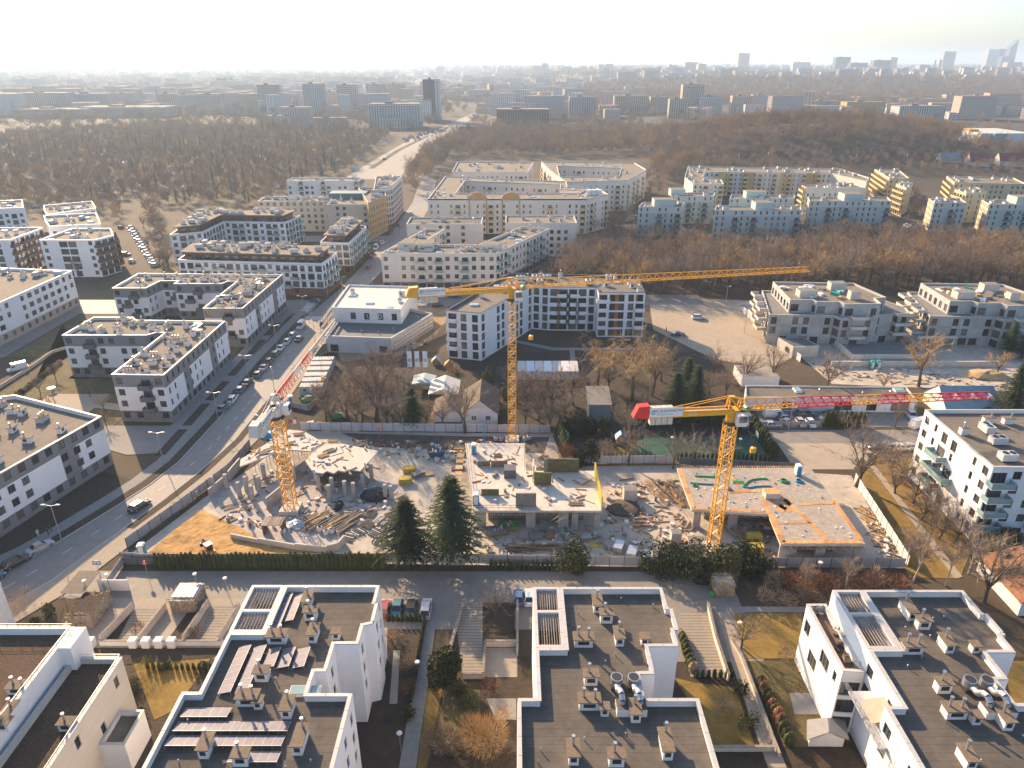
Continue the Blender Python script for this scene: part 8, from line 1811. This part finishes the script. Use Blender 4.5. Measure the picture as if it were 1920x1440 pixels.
for k, (px, py, mt, rx) in enumerate(((255, 1290, leafm, 1.2), (262, 1345, leafm, 1.0), (382, 1258, leafm, 1.0), (270, 1262, M('yellow_bush', (.16, .14, .02), .9, .3, 2), 1.6), (310, 1255, leafm, .8), (1540, 1300, twigr, 1.4), (1475, 1235, twig, 1.3), (1390, 1300, leafm, 1.3), (1400, 1360, leafm, 1.6), (1350, 1330, twig, 1.5), (1300, 1390, leafm, 1.2), (760, 1250, twigy, 1.3), (762, 1300, twigr, 1.3), (765, 1345, leafm, 1.2), (740, 1195, twig, 1.2), (880, 1330, leafm, 1.5), (915, 1290, twigr, 1.2), (860, 1300, leafm, 1.3), (945, 1345, twigy, 1.2), (235, 1310, leafm, 1.2), (90, 1150, leafm, 1.3), (70, 1170, leafm, 1.0), (260, 1185, twigr, 1.2), (365, 1195, twigr, 1.1), (340, 1120, twigr, 1.3), (45, 1130, twigy, 1.8), (30, 1150, twigy, 1.6))):
    shrub('garden_shrub', 'garden shrub in the front yards, ' + ('green beside the ivory block', 'green at the ivory block porch', 'green by the solar block', 'yellow-green on the left lawn', 'small on the left lawn', 'russet under the right terraces', 'brown on the right lawn edge', 'green below the right ramp', 'large green below the right ramp', 'brown below the right ramp', 'green at the bottom right', 'golden beside the left path', 'russet beside the left path', 'green beside the left path', 'brown behind the parked cars', 'green on the middle lawn', 'russet at the middle ramp foot', 'green beside the large dark bush', 'golden at the middle patio', 'dark below the ivory block', 'green on the left verge', 'small green on the left verge', 'russet between the left ramps', 'russet by the creeper shed', 'orange at the head of the left ramps', 'golden at the white corner, front', 'golden at the white corner, back')[k], px, py, 420, rx, rx * 1.25, mt, .16 if mt in (leafm,) else .3, 0 if mt in (leafm,) else .5)
r = thing('sliding_gate', 'long grey sliding gate standing open on the front street', 'gate', (*g2(195, 1108), 0)); p0, p1 = g2(196, 1112), g2(236, 1052)
for k in range(7):
    t0, t1 = k / 7, (k + 1) / 7; m = MB(fencem); a = (p0[0] + (p1[0] - p0[0]) * t0, p0[1] + (p1[1] - p0[1]) * t0); c = (p0[0] + (p1[0] - p0[0]) * t1, p0[1] + (p1[1] - p0[1]) * t1); an = math.atan2(c[1] - a[1], c[0] - a[0]); m.obox((.5 * (a[0] + c[0]), .5 * (a[1] + c[1])), an, math.dist(a, c) / 2 - .05, .04, .25, 1.7); part('gate_panel', m, r)
hoarding('dark slatted fence at the corner of hedge and gate', [(-67.5, 100), (-60.5, 99.9)], 1.7, darkgrey)
sh3 = gable('garden_shed', 'small grey-white garden shed with ridge roof at the bottom right', W((1515, 1400), (1580, 1400), (1575, 1372), (1515, 1372)), 1.9, .6, whitep, M('shed_sheet', (.25, .25, .25), .7, .1, 1), 'shed')
for nm, lab, px, py, mt in (('play_roof', 'turquoise roof of a play house in the play garden', 1056, 828, teal), ('play_roof', 'blue roof of a play house in the play garden', 1163, 832, bluep), ('play_house', 'small orange and grey play cabin on the lawn by the flags', 842, 690, timber), ('play_house', 'small blue-grey play cabin on the lawn by the flags', 818, 683, ltgrey)):
    x, y = g2(px, py); gable(nm, lab, [(x - .9, y - .9), (x + .9, y - .9), (x + .9, y + .9), (x - .9, y + .9)], 2.0 if 'roof' in nm else 1.4, .9, timber, mt, 'play house')
r = thing('basketball_stand', 'basketball stand at the corner of the ball court', 'basketball stand', (*g2(1406, 838), 0)); m = MB(steel); m.cyl((0, 0, 0), (0, 0, 3), .07, .07, 6); m.beam((0, 0, 3), (1.2, 0, 3), .07); ob('pole', m.mesh('pole'), r); m = MB(whitep); m.box(1.2, 1.25, -.9, .9, 2.7, 3.8); ob('backboard', m.mesh('backboard'), r)
r = thing('picnic_table', 'striped playground table in the left courtyard', 'table', (*g2(98, 735), 0)); m = MB(whitep); m.cyl((0, 0, 1.2), (0, 0, 1.28), 1.1, 1.1, 12); ob('top', m.mesh('top'), r); m = MB(timber); m.cyl((0, 0, 0), (0, 0, 1.2), .1, .1, 6); ob('leg', m.mesh('leg'), r)
r = thing('climbing_frame', 'wooden climbing frame in the left courtyard', 'climbing frame', (*g2(92, 758), 0))
for dx_, dy_ in ((-1, -1), (1, -1), (1, 1), (-1, 1)): m = MB(timber); m.cyl((dx_, dy_, 0), (dx_ * .8, dy_ * .8, 2.4), .1, .1, 6); ob('post', m.mesh('post'), r)
m = MB(timber); m.box(-1, 1, -1, 1, 1.2, 1.3); ob('platform', m.mesh('platform'), r)
for k, (px, py) in enumerate(((105, 712), (76, 737), (170, 745), (180, 735), (200, 800), (196, 770))): tree('courtyard_tree', 'small leafless tree in the left courtyard, ' + ('by the block entrance', 'by the round table', 'on the dark lawn', 'beside the lower balconies', 'on the sunny patch', 'at the sunny patch edge')[k], 'tree', BT[(0, 2)[k % 2]], px, py, 4.2, 12, 1.2)
hedge('green hedge along the raised strip of the left courtyard', W((30, 745), (115, 680)), 1.0, [thuja_mesh(75, 1.4, .7, twig, 80), thuja_mesh(76, 1.4, .7, leafm, 80)], .9, .2)
yard_wall('low wall between the shaded street and the left courtyard', W((-10, 735), (60, 690), (100, 662), (125, 655)), .8, concnew, .3)
# ================================================================== far city
def farmat(name, wall, win, sx=3.2, sz=2.9, wx=.5, wz=.5):
    """wall with rows of windows too far away to tell apart"""
    m = bpy.data.materials.new(name); m.use_nodes = True; N = m.node_tree.nodes; L = m.node_tree.links; b = N['Principled BSDF']; b.inputs['Roughness'].default_value = .85
    geo = N.new('ShaderNodeNewGeometry'); s = N.new('ShaderNodeSeparateXYZ'); L.new(geo.outputs['Position'], s.inputs[0])
    def mth(op, a, v=None):
        n = N.new('ShaderNodeMath'); n.operation = op; L.new(a, n.inputs[0])
        if v is not None:
            if isinstance(v, (int, float)): n.inputs[1].default_value = v
            else: L.new(v, n.inputs[1])
        return n.outputs[0]
    hx = mth('ADD', s.outputs[0], s.outputs[1]); u = mth('LESS_THAN', mth('FRACT', mth('DIVIDE', hx, sx)), wx); v = mth('LESS_THAN', mth('FRACT', mth('DIVIDE', s.outputs[2], sz)), wz)
    sn = N.new('ShaderNodeSeparateXYZ'); L.new(geo.outputs['Normal'], sn.inputs[0]); up = mth('LESS_THAN', sn.outputs[2], .5)
    f = mth('MULTIPLY', mth('MULTIPLY', u, v), up); mx = N.new('ShaderNodeMix'); mx.data_type = 'RGBA'; L.new(f, mx.inputs[0]); mx.inputs[6].default_value = (*wall, 1); mx.inputs[7].default_value = (*win, 1); L.new(mx.outputs[2], b.inputs['Base Color']); MATS[name] = m; return m
FMT = {'grey': farmat('far_grey', (.40, .385, .38), (.15, .15, .16)), 'white': farmat('far_white', (.50, .50, .48), (.14, .15, .16)), 'tan': farmat('far_tan', (.46, .38, .29), (.17, .14, .12)), 'yellow': farmat('far_yellow', (.50, .33, .10), (.16, .12, .08)), 'red': farmat('far_red', (.20, .11, .09), (.10, .07, .06)), 'blue': farmat('far_glass', (.10, .14, .18), (.05, .07, .10), 3, 3.5, .7, .7), 'pink': farmat('far_pink', (.48, .40, .37), (.17, .15, .15)), 'pale': farmat('far_pale_green', (.40, .44, .43), (.14, .16, .17))}
NF = [0]
def far(label, xl, xr, yt, yb, Y=None, mat='grey', dep=None, zb=None, roof=None, name='tower_block', cat='tower block', group=None, crown=None):
    """block standing between pixel columns xl..xr, top row yt; its foot at row yb on the ground or at distance Y"""
    if Y is None: Y = g2(xl, yb)[1]
    z1 = AT(.5 * (xl + xr), yt, Y)[2]; x0, x1 = AT(xl, yt, Y)[0], AT(xr, yt, Y)[0]; dep = dep or max(12.0, (x1 - x0) * .4); z0 = -.5 if zb is None else zb
    r = thing(name, label, cat, (.5 * (x0 + x1), Y, max(0, z0)), 0, group); m = MB(FMT[mat]); P_ = [(x0, Y), (x1, Y), (x1, Y + dep), (x0, Y + dep)]
    m.prism(P_, z0, z1, FMT[mat], FMT[mat], False); part('wall', m, r)
    m = MB(roof or roofsand); q = inset(P_, .4); m.prism(q, z1, z1 + .8, roof or roofsand); w = (x1 - x0)
    m.box(x0 + w * .3, x0 + w * .45, Y + dep * .3, Y + dep * .6, z1 + .7, z1 + 3.2); part('roof', m, r)
    if (x1 - x0) * FPX / Y > 26:                        # windows that still read as rows: shallow bands of panes
        n = int((z1 - max(0, z0)) / 3.0); wm = MB(glass); k = 0
        for i in range(n):
            z = max(0, z0) + 1.0 + 3.0 * i; c = int((x1 - x0) / 3.4)
            for j in range(c):
                xx = x0 + (j + .5) * (x1 - x0) / c
                wm.box(xx - .75, xx + .75, Y - .06, Y - .01, z, z + 1.4)
        o = part('windows', wm, r); o['kind'] = 'stuff'
    NF[0] += 1; return r
# tower blocks left of the avenue
for a in (('grey tower block, leftmost of the tall trio left of the avenue', 481, 521, 160, 216, None, 'grey'), ('grey tower block, middle of the tall trio left of the avenue', 566, 605, 158, 216, None, 'grey'), ('grey tower block, right of the tall trio left of the avenue', 630, 668, 160, 214, None, 'grey'), ('grey block with dark red top behind the tall trio', 686, 722, 158, 200, None, 'grey'), ('tan tower block beside the dark slender tower', 724, 758, 158, 198, None, 'tan'), ('pale green slab left of the tall trio', 444, 481, 177, 212, None, 'pale'), ('tan slab behind the leftmost grey tower', 526, 556, 177, 212, None, 'tan'), ('pinkish slab between the grey towers', 609, 630, 172, 212, None, 'pink'), ('orange-tan slab right of the tall trio', 672, 686, 178, 205, None, 'tan')): far(*a)
d = far('slender dark and white tower by the avenue', 792, 822, 150, 226, None, 'white', 26); far('white stepped wing at the foot of the slender tower', 785, 806, 190, 228, None, 'white', 20); m = MB(copdark); x0 = AT(792, 150, g2(792, 226)[1])[0]; Yd = g2(792, 226)[1]; zt_ = AT(800, 150, Yd)[2]; m.box(x0, x0 + 17, Yd - .6, Yd + 12, 8, zt_ + .9); part('dark_front', m, d)
far('broad pale blue hotel-like block left of the slender tower', 690, 786, 196, 240, None, 'pale', 30, name='office_block', cat='office building'); far('low pale wing before the broad pale blue block', 712, 760, 222, 243, None, 'pale', 12); far('pale gabled block with dark arched roof edge', 522, 580, 202, 235, None, 'pink', 18); far('pale bay-windowed slab before the grey towers', 584, 650, 222, 242, None, 'white', 14); far('low white block left of the arched roof block', 495, 540, 218, 237, None, 'white', 14)
for i, (xl, xr, yt, yb, mt) in enumerate(((-60, 30, 176, 212, 'grey'), (30, 120, 175, 212, 'grey'), (120, 200, 176, 210, 'grey'), (208, 250, 175, 206, 'grey'), (292, 330, 176, 208, 'tan'), (328, 362, 178, 212, 'grey'), (362, 422, 177, 212, 'grey'), (22, 160, 206, 222, 'pink'), (145, 306, 202, 220, 'pink'), (160, 250, 164, 172, 'grey'), (250, 292, 168, 186, 'pale'), (20, 70, 148, 170, 'grey'), (405, 420, 148, 172, 'blue'), (327, 380, 164, 172, 'white'), (368, 405, 154, 160, 'white'), (280, 305, 155, 160, 'white'))):
    far('pale hazy slab block in the far left housing estate, ' + ('at the left edge', 'second of the long row', 'third of the long row', 'end of the long row', 'tan-fronted in the middle', 'right of the tan-fronted one', 'last before the tower trio', 'long and low in front, left', 'long and low in front, right', 'behind the long row', 'turquoise beside the tan one', 'pair of towers far left', 'small dark tower', 'white hall behind', 'bright white hall far behind', 'small white hall')[i], xl, xr, yt, yb, None, mt)
far('broad building on the left skyline', 26, 70, 117, 0, 5200, 'grey', 60, name='office_block', cat='building')
# right of the avenue
for i, (xl, xr, yt, yb, mt, lab) in enumerate(((931, 1030, 206, 240, 'red', 'white and red balconied block right of the avenue'), (860, 905, 238, 252, 'blue', 'low dark shop building beside the avenue'), (1052, 1068, 182, 216, 'tan', 'thin end of the grey-tan slab right of the red block'), (1068, 1118, 182, 224, 'grey', 'grey-tan slab right of the red block'), (988, 1022, 185, 206, 'yellow', 'yellow-brown block behind the red block'), (1152, 1156, 180, 215, 'tan', 'sunlit end of the long tan slab'), (1156, 1215, 180, 214, 'tan', 'long tan slab in the middle distance'), (1220, 1254, 182, 212, 'tan', 'tan slab right of the long one'), (1256, 1290, 186, 222, 'tan', 'tan slab with sunlit end behind the wood'), (1281, 1322, 159, 212, 'tan', 'tall tan slab with dark top beyond the wood'), (1316, 1356, 182, 214, 'pale', 'pale double block right of the tall tan slab'), (1374, 1412, 180, 216, 'tan', 'tan-white block with sunlit end'), (1412, 1450, 178, 206, 'white', 'white balconied block beyond the wood'), (1589, 1662, 192, 216, 'yellow', 'yellow and blue-glass block right of the hill'), (1688, 1775, 200, 230, 'white', 'white office with window bands right of the hill'), (1612, 1700, 182, 194, 'tan', 'low tan block behind the yellow one'), (1520, 1575, 190, 204, 'pale', 'long pale block behind the hill'), (1555, 1580, 175, 190, 'white', 'small white block behind the hill'), (1700, 1765, 186, 200, 'white', 'long white block behind the office'), (1815, 1870, 180, 200, 'tan', 'tan block at the far right'), (1775, 1812, 178, 196, 'white', 'cream block at the far right'), (1124, 1156, 198, 212, 'red', 'row of small red houses between the tan slabs'), (1172, 1212, 164, 178, 'white', 'white gabled block behind the tan slabs'), (1038, 1064, 154, 172, 'pink', 'pale pink slab far behind, left of three'), (1066, 1092, 156, 172, 'white', 'pale slab far behind, middle of three'), (1094, 1118, 154, 172, 'pink', 'pale pink slab far behind, right of three'), (1005, 1032, 148, 172, 'pale', 'white-capped block far behind'), (936, 950, 148, 168, 'white', 'small white tower far behind the road'), (842, 890, 160, 182, 'pink', 'pinkish long block behind the avenue end'), (906, 922, 183, 202, 'grey', 'grey block at the end of the avenue'), (1016, 1028, 119, 150, 'grey', 'dark narrow tower on the middle skyline'), (1000, 1016, 124, 150, 'grey', 'broader tower left of the narrow skyline tower'))):
    far(lab, xl, xr, yt, yb, None, mt)
# skyline on the escarpment
for i, (xl, xr, yt, Y, mt, lab) in enumerate(((1386, 1407, 100, 4200, 'tan', 'solitary square tower on the skyline right of the middle'), (1569, 1596, 107, 4000, 'blue', 'blue glass tower on the right skyline'), (1596, 1628, 118, 3800, 'blue', 'lower dark block beside the blue tower'), (1640, 1672, 113, 3800, 'red', 'brown block right of the blue tower'), (1672, 1684, 108, 4000, 'white', 'pale block end right of the brown one'), (1772, 1794, 97, 4600, 'grey', 'slanted ribbed tower on the right skyline'), (1855, 1876, 93, 5200, 'pale', 'pale round tower left of the sail tower'), (1874, 1892, 92, 5300, 'blue', 'dark tower behind the sail tower'), (1880, 1893, 106, 5000, 'blue', 'short blue tower before the sail tower'), (1285, 1310, 117, 3600, 'grey', 'domed block on the middle right skyline'), (1122, 1134, 121, 3900, 'grey', 'left of two far blocks on the middle skyline'), (1136, 1150, 120, 3900, 'grey', 'right of two far blocks on the middle skyline'), (1254, 1268, 122, 3500, 'tan', 'small tan block on the middle right skyline'), (1488, 1520, 117, 4200, 'white', 'long pale block on the right skyline'), (1310, 1325, 120, 3500, 'tan', 'tan block right of the domed one'), (818, 832, 125, 4300, 'grey', 'small block on the middle skyline'), (1890, 1918, 117, 4000, 'tan', 'tan block under the sail tower'), (1725, 1745, 122, 3700, 'grey', 'grey block before the ribbed tower'))):
    zb = tz(AT(xl, yt, Y)[0], Y) - 2
    far(lab, xl, xr, yt, None, Y, mt, 40, zb, name='skyline_tower', cat='tower')
Y = 5200; r = thing('sail_tower', 'glass tower with slanted sail-like top at the right edge of the skyline', 'tower', (AT(1902, 100, Y)[0], Y, tz(AT(1902, 100, Y)[0], Y)))
xa, xb = AT(1891, 100, Y)[0], AT(1907, 100, Y)[0]; za, zb_, zc_ = AT(1891, 88, Y)[2], AT(1911, 74, Y)[2], 0; m = MB(FMT['blue']); xt = AT(1911, 74, Y)[0]
fr_ = [(xa, Y, 20), (xb, Y, 20), (xt, Y, zb_), (xa + 6, Y, za)]; bk = [(x, y + 45, z) for x, y, z in fr_]
m.face(fr_); m.face(bk[::-1])
for i in range(4): j = (i + 1) % 4; m.face([fr_[j], fr_[i], bk[i], bk[j]])
part('wall', m, r)
for k, px in enumerate((1755, 1766, 1764)):
    x, y, z = AT(px, 112, 3900); m = MB(darkgrey); m.cyl((x, y, 15), (x, y, z), 4, 3, 8); tag(ob('chimney_stack', m.mesh('chimney_stack')), 'thin power-station chimney on the right skyline, ' + ('left', 'right', 'middle')[k] + ' of three', 'chimney')
# blue and yellow retail hall
Y = g2(1850, 285)[1]
for nm, xl, xr, yt, yb, mt, lab in (('retail_hall', 1832, 1930, 250, 282, M('hall_white', (.55, .57, .60), .6, .1, .1), 'white and blue retail hall at the right edge'),):
    a = g2(xl, yb); c = g2(xr, yb); zt_ = AT(xl, yt, a[1])[2]; r = thing(nm, lab, 'hall', (a[0], a[1], 0)); m = MB(mt); m.prism([(a[0], a[1]), (c[0], a[1]), (c[0], a[1] + 60), (a[0], a[1] + 60)], 0, max(8, zt_), mt, rooflight); part('wall', m, r)
    m = MB(M('hall_blue', (.02, .25, .42), .5, .05, .1)); x = AT(1855, 265, a[1])[0]; m.box(x, x + 12, a[1] - 6, a[1] - .1, 0, max(9, zt_)); m.box(x + 30, c[0], a[1] - .5, a[1] - .1, 2, 7); part('blue_cladding', m, r)
    m = MB(M('hall_yellow', (.60, .33, .01), .5, .05, .1)); x = AT(1816, 255, a[1] + 20)[0]; m.box(x, x + 9, a[1] + 20, a[1] + 32, 0, max(10, zt_ + 2)); part('yellow_tower', m, r)
# small sheds between the allotment trees
shm = [MB(rooflight), MB(M('shed_red', (.22, .08, .05), .8, .1, 1)), MB(whitep)]; meS = []
for m in shm:
    w_ = m.mats[0]; m.box(-2, 2, -1.5, 1.5, 0, 2.2, offwhite); m.face([(-2.3, -1.8, 2.2), (2.3, -1.8, 2.2), (2.3, 0, 3.2), (-2.3, 0, 3.2)], w_); m.face([(2.3, 1.8, 2.2), (-2.3, 1.8, 2.2), (-2.3, 0, 3.2), (2.3, 0, 3.2)], w_); meS.append(m.mesh('allotment_shed'))
for k in range(110):
    q = wood3[r9.randrange(len(wood3))]; tag(ob('allotment_shed', meS[r9.choice((0, 1, 2, 2))], None, (q[0] + 3.5, q[1] - 3.5, 0), r9.uniform(0, 3)), 'small shed roof glinting among the allotment trees', 'shed', 'allotment sheds')
# mass of the far city: too many and too small to count
cm_ = MB(FMT['grey'], FMT['white'], FMT['tan'], FMT['pink'], roofsand, redroof)
rc = random.Random(77); nb_ = 0
while nb_ < 3800:
    Y = 1150 * (8200 / 1150) ** (rc.random() ** 1.0); X = rc.uniform(-.78, .78) * Y
    if abs(X + 105 + (Y - 1000) * -.02) < 60 and Y < 1700: continue
    if X > 150 and 1500 < Y < 2450: continue
    if X < -120 and Y < 1200: continue
    if Y < 1500 and rc.random() < .4: continue
    cl = math.sin(X * .004 + Y * .0016) + math.sin(X * .0017 - Y * .003 + 2)
    if cl < -.4 and rc.random() < .7: continue
    w = rc.uniform(14, 60); dp = rc.uniform(11, 22); h = rc.choice((8, 10, 12, 14, 15, 16, 18, 24, 33)) ; z = tz(X, Y); t_ = rc.choice((0, 1, 1, 2, 2, 3, 3))
    cm_.obox((X, Y), rc.choice((0, .3, -.2, 1.2)), w / 2, dp / 2, z - 1, z + h, t_, 4 if rc.random() < .8 else 5); nb_ += 1
o = ob('distant_city', cm_.mesh('distant_city')); o['kind'] = 'stuff'
# far-off tree masses
fp = []
for _ in range(14000):
    Y = 880 * (9000 / 880) ** (rc.random() ** .75); X = rc.uniform(-.8, .8) * Y
    if inside((X, Y), AVEW): continue
    esc = X > 60 and 1550 < Y < 2450
    cl = math.sin(X * .006 + 1) + math.sin(Y * .004 + X * .002)
    if not esc and cl < 0 and not (X < -100 and Y < 1500) and rc.random() < .6: continue
    fp.append((X, Y, tz(X, Y) - 1, rc.uniform(.7, 1.25) * (1 + Y / 4500)))
for _ in range(5200):
    Y = rc.uniform(1500, 2500); X = rc.uniform(40, .8 * Y); fp.append((X, Y, tz(X, Y) - 1, rc.uniform(.9, 1.6)))
gn_scatter('distant_wood', fp, crowns)
